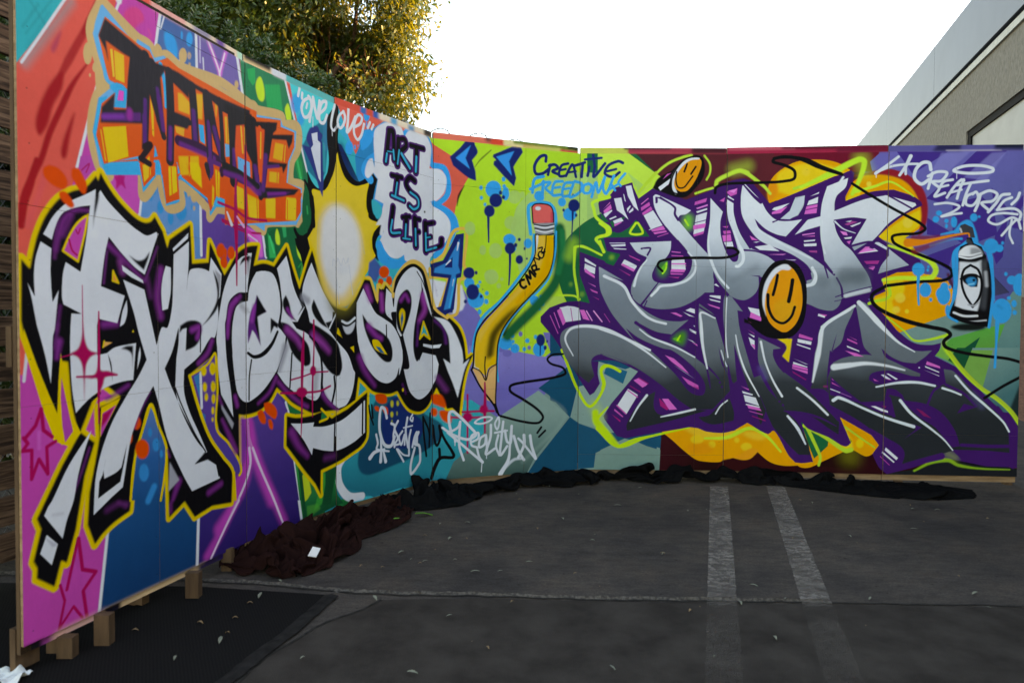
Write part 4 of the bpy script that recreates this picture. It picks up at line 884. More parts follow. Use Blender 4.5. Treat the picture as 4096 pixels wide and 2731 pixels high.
s blk w10 ~1;2338,1115 2341,1012
f yel ;1922,1101 1948,1067 1962,1033 1913,1064
f yel ;2021,976 2053,986 2056,942
b yel ;2508,675 2506,669 2503,664 2498,662 2493,665 2489,670 2488,677 2489,684 2493,688 2498,690 2503,688 2506,682
b d8d020>f0d040>e8e4b0@1829,1293/1829,1263 a.0;1035,1114 1036,1113 1037,1114
b blk ~5;1872,1222! 1966,1196 2067,1268! 2076,1129! 2049,1024 2003,1004 1948,1046 1922,1162!
b 8a8c94 ~2;1948,1148! 2003,1135 2062,1170! 2062,1122 2030,1066 1993,1060 1966,1094
b b8bac4 ~2;1966,1108 2012,1104 2062,1136 2049,1087 2021,1063 1989,1063
s blk w13 ~2;1944,1128 1993,1111 2062,1142
s blk w13 ~2;1949,1162 1993,1152 2067,1205
s c8ccd4 w14 ~3;1957,1138 2003,1125 2062,1160
b 6a6228 ~41 a.75;2058,1268 2043,1222 2003,1188 1949,1176 1893,1187 1847,1218 1831,1260 1847,1304 1893,1338 1949,1352 2003,1343 2043,1312
b f0d070>f8d890@1852,1368/1852,1293 ~18 a.95;1742,1646 1752,1751 1811,1825 1904,1853 1994,1853 2086,1770 2133,1657 2138,1510 2114,1396 2049,1295 1984,1238 1931,1233 1872,1248 1791,1325 1751,1453 1732,1561
s e8c850 w34 ~16 a.6;1746,1478 1781,1363 1872,1262 1966,1244 2058,1316 2124,1452
b dadce4 ~23 a.9;1771,1649 1791,1750 1862,1820 1922,1836 1994,1819 2067,1753 2105,1654 2105,1535 2076,1435 2012,1349 1949,1291 1872,1328 1811,1405 1771,1519
s c0b890 w8:7:6:7:8 ~5 a.6;1742,1529 1752,1712 1832,1808 1914,1841 2003,1820 2095,1715 2143,1566
s b8bcc8 w8:6:6:5:7 ~2 a.7;1877,1469 1883,1510 1913,1492 1922,1520 1949,1475 1967,1523 1985,1491 2007,1527 2003,1499
s b8bcc8 w6 ~2 a.7;1904,1464 1918,1358 1935,1243
s b8bcc8 w6 ~2 a.7;2012,1486 2030,1377 2044,1302
b c8cad2 ~18 a.6;2021,1459 2014,1445 1994,1434 1967,1428 1940,1430 1920,1439 1913,1452 1920,1466 1940,1477 1967,1483 1994,1481 2014,1472
s e8b840 w10 ~7 a.6;1931,1233 2003,1245 2086,1338
k navy y0;2778,1551! 2877,1576! 2984,1769! 3034,1779! 3023,1537! 3010,1464! 2977,1455! 2953,1205! 2854,1196! 2862,1252! 2911,1453! 2785,1465!
s f8c858 w21 ~2;2779,1456 2911,1449 2886,1332 2854,1224 2903,1205
s f8c858 w23 ~2;2790,1560 2877,1612 2959,1791 3051,1804 3035,1554 3044,1538 3036,1457 3002,1440 2986,1205 2912,1173
s f8c858 w32 ~2;2779,1456 2772,1511
f navy ;2784,1548 2885,1580 2976,1768 3034,1779 3023,1537 3015,1464 2985,1455 2961,1229 2887,1180 2821,1236 2866,1252 2919,1453 2785,1465
f 1a7cc0 ~2;2812,1490 2820,1522 2910,1565 3005,1742 2993,1544 3010,1496 2977,1483 2936,1237 2887,1224 2944,1478
f navy ;2890,1528 2951,1607 2948,1530
s wht w15:8 ~2;2993,1709 2985,1656
s wht w11:8 ~2;2935,1582 2902,1549
s wht w12:7 ~2;2960,1443 2952,1398
s 0ea0dc w12 ~6;2969,1455 2928,1245
s f8c860 w27:28:18 ~3;2400,1308 2416,1398 2502,1508 2602,1553 2707,1515 2779,1354 2821,1236 2912,1165
s blk w16:19:15 ~2;2411,1338 2437,1421 2524,1502 2614,1527 2695,1483 2743,1383 2804,1211
s f0c858 w17 ~2;2162,1419 2191,1414 2221,1351 2256,1274 2256,1375 2291,1355 2322,1393 2395,1330
s b8b4c8 w16 ~5 a.5;2812,1434 2837,1323
b 9fc068 ~3 a.85;3120,1821 3115,1796 3100,1778 3080,1770 3060,1776 3045,1793 3039,1816 3044,1841 3059,1859 3079,1867 3100,1862 3115,1845
b 9fc068 ~3 a.85;3328,1668 3322,1640 3303,1618 3278,1610 3253,1616 3234,1636 3228,1663 3234,1692 3252,1713 3277,1721 3303,1715 3321,1695
b 9fc068 ~3 a.85;3204,1667 3201,1648 3191,1635 3179,1630 3166,1634 3156,1647 3153,1664 3156,1682 3165,1696 3178,1701 3191,1697 3201,1684
b 9fc068 ~3 a.85;3478,2072 3471,2047 3452,2028 3425,2019 3398,2024 3379,2041 3372,2065 3379,2090 3398,2110 3424,2118 3451,2113 3471,2097
b 9fc068 ~3 a.85;3445,1880 3438,1855 3420,1836 3395,1828 3371,1833 3352,1850 3346,1874 3352,1899 3370,1918 3395,1927 3419,1921 3438,1904
b 9fc068 ~3 a.85;3288,1487 3282,1468 3264,1454 3240,1448 3216,1452 3198,1466 3191,1484 3198,1503 3215,1517 3240,1523 3264,1519 3282,1506
b 9fc068 ~3 a.85;3507,2091 3504,2078 3497,2069 3487,2065 3477,2067 3470,2076 3467,2088 3470,2101 3477,2110 3487,2114 3497,2112 3504,2103
b 9fc068 ~3 a.85;3302,1474 3295,1446 3275,1426 3248,1418 3221,1424 3201,1444 3194,1470 3201,1497 3221,1518 3247,1526 3274,1520 3294,1500
b 9fc068 ~3 a.85;3342,1458 3340,1452 3335,1447 3328,1445 3321,1446 3316,1451 3314,1457 3316,1464 3321,1469 3328,1471 3335,1469 3340,1465
b 9fc068 ~3 a.85;3322,1408 3320,1398 3313,1391 3305,1388 3296,1390 3290,1397 3287,1407 3289,1417 3296,1425 3305,1428 3313,1425 3320,1418
b 9fc068 ~3 a.85;3117,1805 3113,1788 3100,1776 3083,1770 3066,1774 3054,1785 3049,1801 3054,1817 3066,1830 3083,1835 3100,1832 3112,1820
b sky ~2;3319,2118 3311,2087 3289,2062 3258,2052 3228,2058 3206,2079 3198,2109 3205,2141 3227,2165 3258,2176 3288,2170 3310,2149
b sky ~2;3382,2090 3378,2065 3368,2047 3354,2039 3340,2045 3330,2062 3326,2086 3330,2111 3340,2130 3354,2137 3368,2132 3378,2115
b sky ~2;3176,2118 3174,2110 3170,2104 3163,2101 3157,2103 3152,2109 3150,2116 3152,2125 3157,2131 3163,2134 3170,2132 3174,2126
b sky ~2;3178,2046 3177,2038 3172,2033 3166,2030 3160,2032 3156,2037 3154,2044 3156,2051 3160,2057 3166,2059 3172,2058 3176,2053
b sky ~2;3205,1999 3204,1992 3200,1987 3195,1985 3190,1986 3186,1991 3184,1997 3186,2004 3189,2009 3195,2011 3200,2010 3204,2005
b sky ~2;3353,2195 3351,2186 3345,2179 3338,2176 3330,2177 3324,2184 3322,2192 3324,2202 3330,2209 3337,2212 3345,2210 3351,2204
b sky ~2;3356,2142 3354,2133 3349,2127 3342,2124 3335,2126 3330,2132 3328,2140 3330,2148 3335,2154 3342,2157 3349,2155 3354,2150
b sky ~3;3662,2094 3657,2074 3643,2059 3623,2052 3602,2056 3588,2069 3582,2088 3587,2108 3602,2123 3622,2129 3642,2126 3657,2113
b sky ~3;3845,2060 3841,2043 3829,2030 3812,2024 3795,2027 3783,2039 3778,2056 3782,2073 3795,2086 3811,2092 3828,2088 3841,2077
b sky ~3;3935,1972 3928,1946 3907,1926 3879,1918 3850,1923 3830,1940 3822,1965 3829,1991 3850,2011 3878,2020 3906,2015 3927,1997
b sky ~2;3437,1755 3430,1734 3412,1718 3387,1712 3362,1716 3344,1730 3338,1750 3344,1771 3362,1787 3387,1794 3411,1790 3430,1776
b sky ~2;3441,1689 3437,1677 3426,1667 3410,1663 3394,1666 3382,1674 3378,1686 3382,1699 3393,1709 3409,1713 3425,1710 3437,1702
b sky ~3;3567,1732 3563,1714 3551,1700 3535,1694 3518,1698 3506,1711 3502,1729 3506,1748 3518,1762 3534,1768 3550,1763 3562,1751
b sky ~3;3663,2077 3661,2068 3656,2061 3650,2058 3643,2060 3639,2066 3637,2075 3639,2085 3643,2092 3650,2095 3656,2093 3661,2086
b navy ~2;3328,2037 3321,2011 3303,1992 3278,1983 3253,1988 3234,2006 3227,2030 3234,2056 3252,2076 3277,2084 3302,2079 3321,2062
b navy ~2;3328,2093 3326,2085 3321,2078 3315,2076 3308,2077 3303,2083 3301,2091 3303,2099 3308,2106 3314,2108 3321,2107 3326,2101
b navy ~2;3350,2062 3348,2054 3343,2048 3337,2046 3330,2048 3325,2053 3323,2060 3325,2067 3330,2073 3336,2076 3343,2074 3348,2069
b navy ~2;3270,1956 3265,1933 3249,1916 3229,1909 3208,1914 3193,1929 3187,1950 3193,1973 3208,1990 3228,1997 3249,1993 3264,1977
b navy ~3;3962,2042 3956,2018 3938,1999 3913,1991 3888,1996 3870,2012 3864,2036 3870,2060 3888,2079 3912,2087 3937,2082 3955,2066
b navy ~3;3836,1998 3834,1992 3831,1988 3825,1986 3820,1987 3816,1991 3815,1997 3816,2003 3820,2008 3825,2010 3830,2008 3834,2004
b navy ~3;3943,1966 3941,1959 3938,1954 3932,1951 3927,1953 3923,1958 3922,1965 3923,1971 3927,1977 3932,1979 3937,1977 3941,1973
b navy ~2;3434,1689 3429,1667 3413,1651 3392,1644 3371,1649 3355,1664 3349,1685 3355,1707 3370,1723 3391,1730 3413,1725 3428,1710
b navy ~2;3450,1715 3448,1706 3443,1700 3436,1697 3429,1699 3424,1705 3422,1713 3424,1722 3429,1728 3436,1730 3443,1729 3448,1723
b navy ~2;3477,1757 3475,1751 3471,1745 3465,1743 3459,1745 3455,1750 3453,1756 3455,1763 3459,1768 3465,1770 3471,1768 3475,1764
b navy ~3;3516,1691 3515,1685 3512,1681 3508,1679 3504,1680 3501,1684 3500,1690 3501,1696 3503,1700 3508,1702 3512,1701 3515,1697
b navy ~3;3496,1608 3493,1592 3481,1579 3466,1574 3451,1578 3440,1590 3436,1606 3440,1623 3451,1635 3466,1641 3481,1637 3492,1625
b navy ~3;3534,1617 3533,1612 3530,1609 3526,1608 3522,1609 3519,1612 3518,1616 3519,1620 3522,1623 3526,1625 3530,1624 3533,1621
b navy ~3;3915,2119 3913,2113 3910,2109 3905,2108 3901,2109 3897,2112 3896,2117 3897,2122 3900,2126 3905,2128 3910,2127 3913,2124
b navy ~2;3115,1496 3110,1476 3094,1461 3073,1455 3052,1459 3036,1474 3031,1494 3036,1514 3051,1529 3073,1536 3094,1531 3109,1517
b navy ~2;3136,1501 3135,1495 3132,1491 3128,1489 3124,1491 3121,1495 3119,1501 3120,1506 3124,1511 3128,1512 3132,1511 3135,1507
s navy w22:16:10 ~2;3220,1940 3221,1834 3224,1725
s navy w21:11:8 ~3;3903,2026 3901,1906 3894,1769
s navy w21:14:11 ~2;3391,1662 3392,1563 3384,1418
s navy w19:12 ~2;3392,1671 3389,1497
b sky ~2;3115,1423 3110,1403 3096,1388 3077,1382 3057,1387 3043,1401 3038,1421 3043,1442 3057,1457 3076,1463 3096,1458 3110,1443
b sky ~2;3191,1303 3183,1272 3160,1250 3128,1241 3097,1249 3074,1271 3065,1300 3073,1331 3096,1353 3128,1362 3159,1354 3183,1333
b sky ~2;3168,1432 3167,1427 3163,1423 3158,1421 3153,1422 3149,1426 3148,1432 3149,1437 3153,1441 3158,1442 3163,1441 3167,1437
b sky ~2;3227,1352 3225,1343 3219,1337 3211,1335 3203,1337 3198,1343 3196,1351 3198,1359 3203,1365 3211,1368 3219,1366 3225,1360
b sky ~2;3225,1291 3223,1281 3217,1274 3208,1271 3199,1274 3193,1281 3191,1290 3193,1300 3199,1308 3208,1310 3216,1308 3223,1301
b sky ~2;3171,1214 3169,1204 3164,1197 3157,1194 3150,1197 3144,1204 3142,1214 3144,1224 3149,1231 3157,1234 3164,1231 3169,1224
b sky ~2;3158,1402 3156,1393 3151,1387 3143,1385 3135,1387 3130,1393 3128,1401 3130,1409 3135,1415 3143,1418 3151,1416 3156,1410
b sky ~3;3629,1304 3624,1284 3610,1270 3591,1264 3572,1269 3558,1283 3553,1302 3558,1322 3572,1336 3591,1342 3610,1337 3624,1323
b sky ~3;3657,1331 3656,1323 3650,1317 3643,1314 3636,1316 3630,1322 3628,1331 3630,1339 3635,1346 3643,1348 3650,1346 3655,1340
b sky ~3;3673,1283 3671,1273 3665,1266 3658,1263 3651,1266 3645,1273 3643,1283 3645,1293 3650,1301 3658,1303 3665,1301 3671,1294
b sky ~3;3643,1242 3642,1236 3638,1231 3633,1230 3627,1231 3623,1235 3622,1241 3623,1247 3627,1252 3632,1253 3638,1252 3642,1247
b sky ~3;3431,1039 3429,1030 3423,1023 3415,1021 3407,1023 3401,1030 3399,1039 3401,1048 3406,1055 3414,1057 3422,1055 3428,1048
b sky ~3;3432,996 3430,989 3426,983 3420,981 3414,983 3410,989 3409,996 3410,1004 3414,1009 3420,1011 3426,1009 3430,1004
b sky ~3;3552,1002 3550,993 3543,987 3534,985 3525,987 3519,994 3516,1002 3518,1010 3525,1016 3534,1019 3543,1016 3550,1010
b sky ~3;3525,938 3523,930 3518,924 3510,921 3503,924 3498,930 3496,938 3498,947 3503,953 3510,955 3517,953 3523,946
b sky ~3;3617,1029 3615,1021 3610,1015 3602,1013 3595,1015 3590,1021 3588,1030 3589,1038 3595,1044 3602,1046 3609,1044 3615,1038
b sky ~3;3415,982 3408,959 3388,942 3360,936 3333,942 3313,959 3305,983 3313,1006 3332,1023 3360,1029 3387,1023 3407,1006
b sky ~3;3471,944 3467,927 3454,914 3436,909 3418,914 3405,927 3400,945 3405,962 3418,975 3435,980 3453,975 3467,962
b sky ~3;3680,934 3674,907 3655,888 3631,881 3606,888 3588,908 3581,935 3587,962 3605,982 3630,989 3655,982 3673,962
b navy ~2;3116,1496 3111,1476 3098,1461 3081,1455 3063,1460 3050,1474 3045,1494 3049,1515 3062,1530 3080,1536 3098,1531 3111,1517
b navy ~2;3139,1499 3138,1492 3134,1487 3129,1485 3124,1487 3120,1492 3119,1498 3120,1505 3124,1510 3129,1511 3134,1510 3138,1505
b navy ~2;3152,1359 3145,1330 3127,1309 3102,1301 3078,1308 3060,1329 3053,1357 3059,1385 3077,1407 3102,1415 3127,1408 3145,1387
b navy ~2;3178,1327 3177,1320 3173,1316 3168,1314 3163,1315 3159,1320 3158,1327 3159,1333 3163,1338 3168,1340 3173,1338 3177,1334
b navy ~2;3061,1288 3059,1281 3055,1275 3048,1273 3042,1275 3037,1281 3036,1288 3037,1295 3042,1301 3048,1303 3055,1301 3059,1295
b navy ~2;3183,1379 3183,1376 3181,1374 3179,1374 3177,1374 3175,1376 3175,1378 3175,1381 3177,1383 3179,1383 3181,1383 3183,1381
b navy ~3;3680,1006 3676,984 3662,967 3644,961 3625,967 3612,984 3607,1007 3612,1029 3625,1046 3643,1052 3662,1046 3675,1029
b navy ~3;3704,996 3703,991 3700,987 3696,986 3692,987 3689,991 3688,996 3689,1001 3692,1005 3696,1006 3700,1005 3703,1001
b navy ~3;3694,949 3692,939 3687,933 3681,930 3674,933 3670,940 3668,949 3670,958 3674,965 3681,967 3687,965 3692,958
s navy w11:9 ~3;3641,981 3640,892
b lav ~3;3496,1053 3494,1043 3488,1036 3480,1033 3472,1036 3466,1043 3464,1053 3466,1063 3472,1070 3480,1073 3488,1070 3494,1063
b lav ~3;3564,950 3563,941 3557,935 3550,933 3543,935 3537,941 3535,950 3537,958 3543,964 3550,966 3557,964 3562,958
b navy ~3;3064,2469! 3102,2472 3115,2425! 3136,2371 3094,2311! 3120,2233! 3125,2165! 3070,2180 2952,2259! 2927,2320! 3001,2390!
f 1a90e0 ~2;3084,2418 3044,2322 3078,2245 2970,2316
b navy ~3;3256,2366! 3449,2462! 3476,2436! 3489,2404! 3436,2325! 3414,2290! 3437,2210! 3420,2147! 3336,2218! 3257,2293! 3261,2318! 3278,2327! 3252,2349!
f 1a90e0 ~2;3278,2352 3421,2407 3379,2328 3402,2223 3353,2277
s 0ea0dc w27 ~4;3556,1803 3537,2002 3586,2034 3705,2038 3752,1982 3762,1822 3750,1644
s 0c5a34 w81 ~20;3794,1858 3805,1663 3769,1458 3632,1285 3452,1116 3373,1041
s 0a7040 w47 ~14;3817,1833 3823,1681 3787,1526
s blk w20 ~7 a.7;3752,1796 3759,1627 3668,1438 3541,1317 3408,1157 3346,1049
s 0ea0dc w22 ~2;3583,1796 3566,1619 3477,1491 3318,1297 3180,1172 3121,1033 3104,926
s 0ea0dc w14 ~3;3766,1831 3758,1661 3713,1490 3631,1386 3523,1292 3390,1149 3320,1016 3295,826 3304,701
b e0605c ;3564,2003! 3586,2026 3650,2034 3714,2022 3738,1981 3743,1897! 3679,1881 3574,1883!
s c03050 w26 ~12 a.8;3733,1964 3725,1888 3679,1885
b wht ~3;3638,1998 3634,1991 3626,1984 3614,1982 3602,1983 3593,1988 3590,1995 3593,2003 3602,2009 3614,2012 3626,2011 3634,2006
o blk w9 ~2;3564,2003! 3586,2026 3650,2034 3714,2022 3738,1981 3743,1897! 3679,1881 3574,1883!
f 8a8c90 ;3578,1883 3743,1897 3744,1813 3597,1797
s d0d2d8 w12 ~4;3588,1867 3670,1855 3743,1872
s d0d2d8 w10 ~4;3597,1834 3670,1821 3735,1837
s 202024 w8 ~2;3583,1875 3670,1868 3748,1885
s 202024 w8 ~2;3588,1846 3670,1838 3748,1855
s 202024 w13 ~3;3597,1801 3670,1796 3744,1813
b f2b80c>f6c62a@3119,1845/3028,844 ;3596,1792! 3743,1800! 3744,1669 3713,1524 3622,1403 3514,1300 3390,1157 3311,1016 3294,908 3286,826! 3234,810 3208,736! 3165,778 3109,812! 3113,951 3138,1049 3198,1139 3301,1247 3459,1416 3557,1552 3593,1662
b f6c848 ~8;3619,1789! 3674,1792! 3666,1674 3630,1555 3540,1435 3407,1298 3258,1148 3181,1032 3164,983! 3146,1049 3223,1147 3319,1247 3477,1416 3575,1561 3602,1671
s e8a810 w33:53:26 ~13 a.8;3711,1777 3707,1642 3667,1505 3567,1402 3451,1291
b 3a3008 ~17 a.95;3496,1283! 3407,1232 3319,1156 3241,1057 3216,950 3208,868! 3260,884 3277,966 3302,1049 3363,1132 3434,1216
s e8b810 w35 ~12 a.9;3268,867 3251,835 3234,818
s 9a7a10 w17 ~12 a.6;3568,1368 3452,1241
s wht w18:9 ~3;3610,1789 3606,1722 3584,1629
s wht w12 ~4 a.9;3117,967 3118,812 3148,795
s 1c1608 w7 ~2;3683,1793 3679,1725 3666,1640
f cfa066 ;3109,812 3161,778 3208,728 3234,802 3291,826 3296,701 3283,602 3279,536 3218,565 3165,688
f e0b070>b88a50@3182,750/3203,380 ;3096,812 3208,720 3291,817 3283,536 3270,536 3200,605
s blk w9:14 ~2;3592,1792 3588,1637 3477,1458 3319,1280 3197,1155 3138,1065 3117,951 3109,820 3096,788
s blk w12:15 ~2;3096,788 3166,663 3270,528 3315,443
s blk w10 ~2;3293,817 3289,685 3286,536 3306,468
s blk w7:10:11 ~2;3748,1800 3744,1643 3704,1507 3586,1369 3452,1232 3346,1099 3303,991 3291,826
f blk ;3262,541 3288,536 3319,443 3288,469
s blk w8 ~2;3109,808 3165,778 3207,712 3234,794 3291,830
s blk w9 ~2;3203,885 3199,811 3208,712
s blk w19 ~2;3504,1459 3477,1450 3477,1416 3504,1396 3522,1409
s blk w19 ~2;3549,1426 3522,1493 3558,1469 3548,1527 3594,1486
s blk w17 ~2;3599,1503 3566,1553 3598,1570 3603,1537 3576,1528 3626,1542
s blk w11 ~2;3598,1583 3584,1624 3630,1614 3616,1647
s blk w11 ~2;3643,1623 3620,1647 3629,1672 3661,1665 3657,1631 3640,1624
s blk w11 ~2;3620,1697 3652,1707 3643,1673 3666,1674 3670,1695
s blk w10 ~2;3648,1661 3675,1674
s crim w12:26:12 ~5;3200,695 3202,588 3201,473 3202,324
s crim w14 ~5;3067,609 3068,445 3069,183
b crim ~7;3106,444 3101,426 3087,413 3068,409 3050,415 3036,429 3031,447 3036,465 3049,477 3068,481 3087,476 3101,462
b crim ~7;3227,496 3222,480 3210,469 3192,465 3175,470 3162,482 3158,499 3162,515 3175,527 3192,531 3209,526 3222,513
s crim w16 ~7;2896,453 3064,441 3193,440
s crim w15 ~5;3030,484 3192,485 3271,482
b crim ~2;250,1127! 256,1064 275,1021 319,1006! 279,991 260,954 252,823! 245,955 227,993 190,1008! 227,1027 244,1072
s crim w5 ~2;154,997 199,1005
s crim w3:5 ~2;248,1264 248,1180 249,1067
s crim w6:12:12:5 ~2;319,1166 318,985 316,899 314,734
b crim ~2;318,1002! 324,941 359,935! 407,918! 344,909 338,888 318,846! 308,908 288,909 216,921! 298,926
s crim w7 ~3;221,921 303,919 401,916
s crim w15:10:14:15:8 ~3;1707,1140 1708,985 1701,856 1696,753 1696,585
b crim ~4;1728,848 1725,833 1715,823 1701,820 1688,825 1678,836 1674,851 1678,866 1688,876 1701,879 1715,875 1725,863
b crim ~4;1653,731 1647,717 1630,708 1607,706 1584,712 1567,724 1561,739 1567,753 1584,762 1607,764 1630,758 1647,746
s crim w9 ~3;1521,811 1616,823 1711,839 1835,838
s crim w9:28:20:13:7 ~3;1622,1076 1612,925 1607,760 1606,621 1599,482
s crim w13 ~4;1439,744 1607,732 1760,728 1856,750
s crim w17:20:8 ~4;1117,1801 1124,1625 1123,1514 1122,1314
s crim w16:18:8 ~5;1188,1915 1193,1748 1192,1578 1191,1375
s crim w18:29:13:7 ~4;1116,1754 1119,1589 1122,1479 1123,1312
s crim w10 ~4;1018,1624 1123,1612 1221,1591
s a01858 w12 ~3;1192,2020 1194,1829 1196,1622
s a01858 w12 ~3;1121,1837 1118,1611
s crim w14 ~4;992,1702 1120,1685 1203,1659 1335,1663
s crim w11 ~4;1022,1616 1120,1597 1203,1586 1295,1591
b d83aa8 ~3 a.8;1196,1613 1233,1584 1279,1566 1203,1574
s wht w11:20 ~3 a.9;1055,1664 1087,1609
s e8b0e0 w11:16 ~3 a.9;1128,1653 1179,1611
s wht w8 ~3 a.8;1210,1575 1271,1548
b blot ~3;118,1685! 153,1681 184,1655 190,1628 174,1609 143,1611 113,1625 95,1645 95,1668
b blot ~3;207,1689! 235,1699 258,1671 271,1644 265,1609! 253,1607 230,1628 207,1660
b blot ~2;157,1597! 179,1602 206,1578 217,1555 205,1545 183,1554 156,1581
b blot ~3;1108,1471 1104,1456 1094,1444 1081,1439 1068,1442 1059,1452 1056,1466 1059,1481 1069,1493 1082,1498 1095,1496 1104,1486
b blot ~3;1052,1463 1051,1449 1046,1439 1041,1435 1035,1438 1031,1447 1030,1461 1031,1474 1036,1485 1041,1489 1047,1486 1051,1476
b blot ~3;1054,1414 1052,1403 1045,1395 1037,1391 1028,1393 1021,1401 1019,1411 1022,1422 1028,1431 1037,1434 1046,1432 1052,1425
b blot ~3;1315,702! 1355,704 1396,676 1413,637 1396,609 1363,625 1322,660
b blot ~3;1267,661! 1299,669 1326,630 1326,594 1298,598 1275,630
b blot ~3;1342,610! 1363,613 1381,581 1375,555 1354,567
b blot ~4;2242,667 2333,656 2344,607 2292,601 2242,631
b blot ~4;2232,588 2267,585 2277,554 2242,562
b blot ~4;2302,574 2333,578 2354,561 2354,524 2323,535
b blot ~5;2795,613 2864,618 2897,569 2902,520 2840,539 2807,556
b blot ~5;2795,517 2831,519 2844,482 2823,459 2795,477
b blot ~6;2856,498 2922,495 2948,446 2939,405 2881,432
l crim w14 ~2;78,818 85,742 119,713
l crim w14 ~2;78,818 56,762 19,725
l crim w13 ~2;11,726 27,704 7,681 41,678 39,577 67,642 100,583 97,680 132,695
s d060c0 w13 ~6 a.6;68,737 68,681
l crim w13 ~2;219,315 209,280 170,139
l crim w15 ~3;221,312 236,191 295,162 238,109 253,4
l crim w11 ~2;143,165 161,101 137,7 197,65 234,8
b amb ;5404,2071! 5394,2147 5426,2249 5507,2324 5605,2373 5720,2389 5844,2370 6000,2309! 6000,2293! 5412,2062!
b f0cc28 ~12;5476,2180 5467,2274 5557,2332 5721,2355 5885,2344 5967,2310! 5723,2212! 5560,2146!
b f2d040 ~10 a.7;5714,2296 5710,2281 5698,2270 5681,2266 5665,2270 5653,2282 5648,2297 5652,2312 5664,2323 5680,2327 5697,2323 5709,2311
b f0901c ~12 a.8;5404,2071! 5394,2147 5426,2232! 5493,2180 5444,2104
b 8a1c28 ~5;6017,2225! 6178,2282 6299,2306 6422,2263 6521,2179 6564,2053 6559,1886 6512,1803! 6268,1803!
f 6a1428 ;5438,2452 6207,2449 6144,2366 6014,2360 5686,2431 5439,2426
b amb ;5971,2074! 6017,2208 6138,2274 6300,2264 6415,2213 6498,2104 6533,1987 6527,1886 6471,1820! 6415,1795! 6851,1827! 6514,1727! 6474,1694! 6187,1804!
b amb ;5461,2062! 5491,2248 5564,2332 5687,2381 5826,2383 5949,2344 6016,2284! 6019,2124! 5971,2074!
b f0cc28 ~12;5476,2147! 5475,2248 5564,2332 5728,2363 5901,2327! 5975,2293! 5772,2194 5609,2111!
b f2d040 ~10 a.7;5706,2296 5702,2282 5691,2272 5676,2268 5662,2272 5651,2282 5646,2297 5650,2311 5661,2322 5675,2325 5690,2321 5701,2311
b ylw ~5;6211,1804! 6348,1904 6460,1979 6516,2004! 6511,1887 6431,1820 6488,1803! 6835,1823! 6554,1736! 6474,1694! 6508,1644!
b f4d848 ~4;6463,1906 6459,1887 6446,1873 6428,1868 6410,1873 6397,1887 6392,1906 6396,1925 6409,1939 6427,1945 6445,1939 6458,1925
b f4d848 ~4;6157,2198 6155,2188 6148,2181 6139,2179 6130,2181 6124,2189 6121,2199 6123,2209 6130,2216 6139,2219 6148,2216 6154,2209
b 7a1820 ~10 a.8;6399,1795! 6512,1803 6674,1811! 6835,1827! 6675,1794! 6472,1778!
s 7a1820 w13 ~7 a.8;6836,1811 6635,1761 6514,1711 6474,1686
f ylw ~3;6018,2175 5971,2074 6068,2099 6091,2174
f pb1>585a98>4a4a88@6362,2359/6747,1327 ;6144,2366 6223,2440 7253,2447 7280,1329 6482,1326 6507,1677 6415,1795 6551,1886 6564,2053 6504,2187 6413,2271 6291,2314 6162,2291
f pb2 ;6337,2439 6709,2435 6454,2271 6404,2347
f pb2 ;6918,2442 7141,2448 6907,2218 6669,2053 6555,2087 6713,2236
s pb2 w48 ~8;7262,2083 7216,2001 7203,1885
f pb2 ;6750,2053 6958,2101 7268,1818 7266,1909 7152,2001 7028,2167 7076,1818 6854,1727 6755,1802
f pb2 ;7061,1810 7199,2050 7152,1984 7120,1652 7074,1594 7048,1677
f pb2 ;6566,1945 6755,1827 6658,1803 6569,1819
f pb2 ;6508,1635 6837,1761 6758,1677 6728,1552 6597,1635
f 7a78b8 ~5 a.6;6661,2427 6870,2434 6625,2203 6568,2245
f 7a78b8 ~5 a.6;6826,2243 7022,2424 7126,2431 6987,2217
b 8a1c28 ~7;6016,2259! 6162,2295 6307,2306 6438,2255 6537,2154 6573,2003 6544,1836 6504,1803! 6525,1970 6481,2121 6390,2221 6259,2264 6138,2266
s 4a1c30 w21 ~12;6729,1518 6764,1426
b amb ;6241,1526! 6379,1543 6518,1534 6616,1501 6730,1468! 6798,1327! 6196,1325! 6195,1391! 6268,1408!
b amb ;6188,1340! 6269,1366! 6250,1484! 6355,1534! 6600,1518! 6730,1459 6782,1325 6720,1208! 6373,1075! 6280,1180 6197,1281
b ylw ~8;6196,1340! 6277,1366! 6258,1475 6380,1492 6414,1425 6391,1349 6327,1324 6345,1248 6363,1163! 6279,1231 6205,1281
b amb ;6288,1231! 6411,1197! 6445,1113! 6373,1075! 6280,1180!
b f4d848 ~7 a.8;6421,1341 6416,1322 6403,1309 6384,1304 6365,1308 6351,1322 6346,1341 6351,1359 6364,1373 6383,1378 6402,1373 6416,1359
b f4d848 ~7 a.8;6384,1252 6381,1239 6371,1229 6357,1225 6343,1229 6333,1238 6329,1252 6332,1265 6342,1275 6356,1279 6370,1275 6380,1266
b f0d030 ~3;6450,1240 6448,1231 6443,1225 6435,1223 6427,1225 6421,1231 6419,1240 6421,1248 6426,1254 6434,1257 6442,1254 6448,1248
f gte>5a7c7c>3a6064@6569,1138/6950,386 ;6373,1075 6720,1208 6802,1166 7145,1310 7199,1394 7279,1386 7303,391 7191,389 6615,777 6653,921
f 6a8884 ;6373,1075 6736,1216 6786,1158 6972,1117 6773,1006 6652,971 6529,987 6422,1037
f 4a9a40>5a8840@6753,1045/6850,763 ;6764,1040 7013,1117 7148,1151 7066,908 7007,672 6859,788 6727,879 6645,912 6708,989
f 6aa048 ~3;6645,912 6693,972 6791,922 6743,871
f 0a4a34 ;6970,1050 6920,932 6859,788 6808,872 6759,896 6847,956
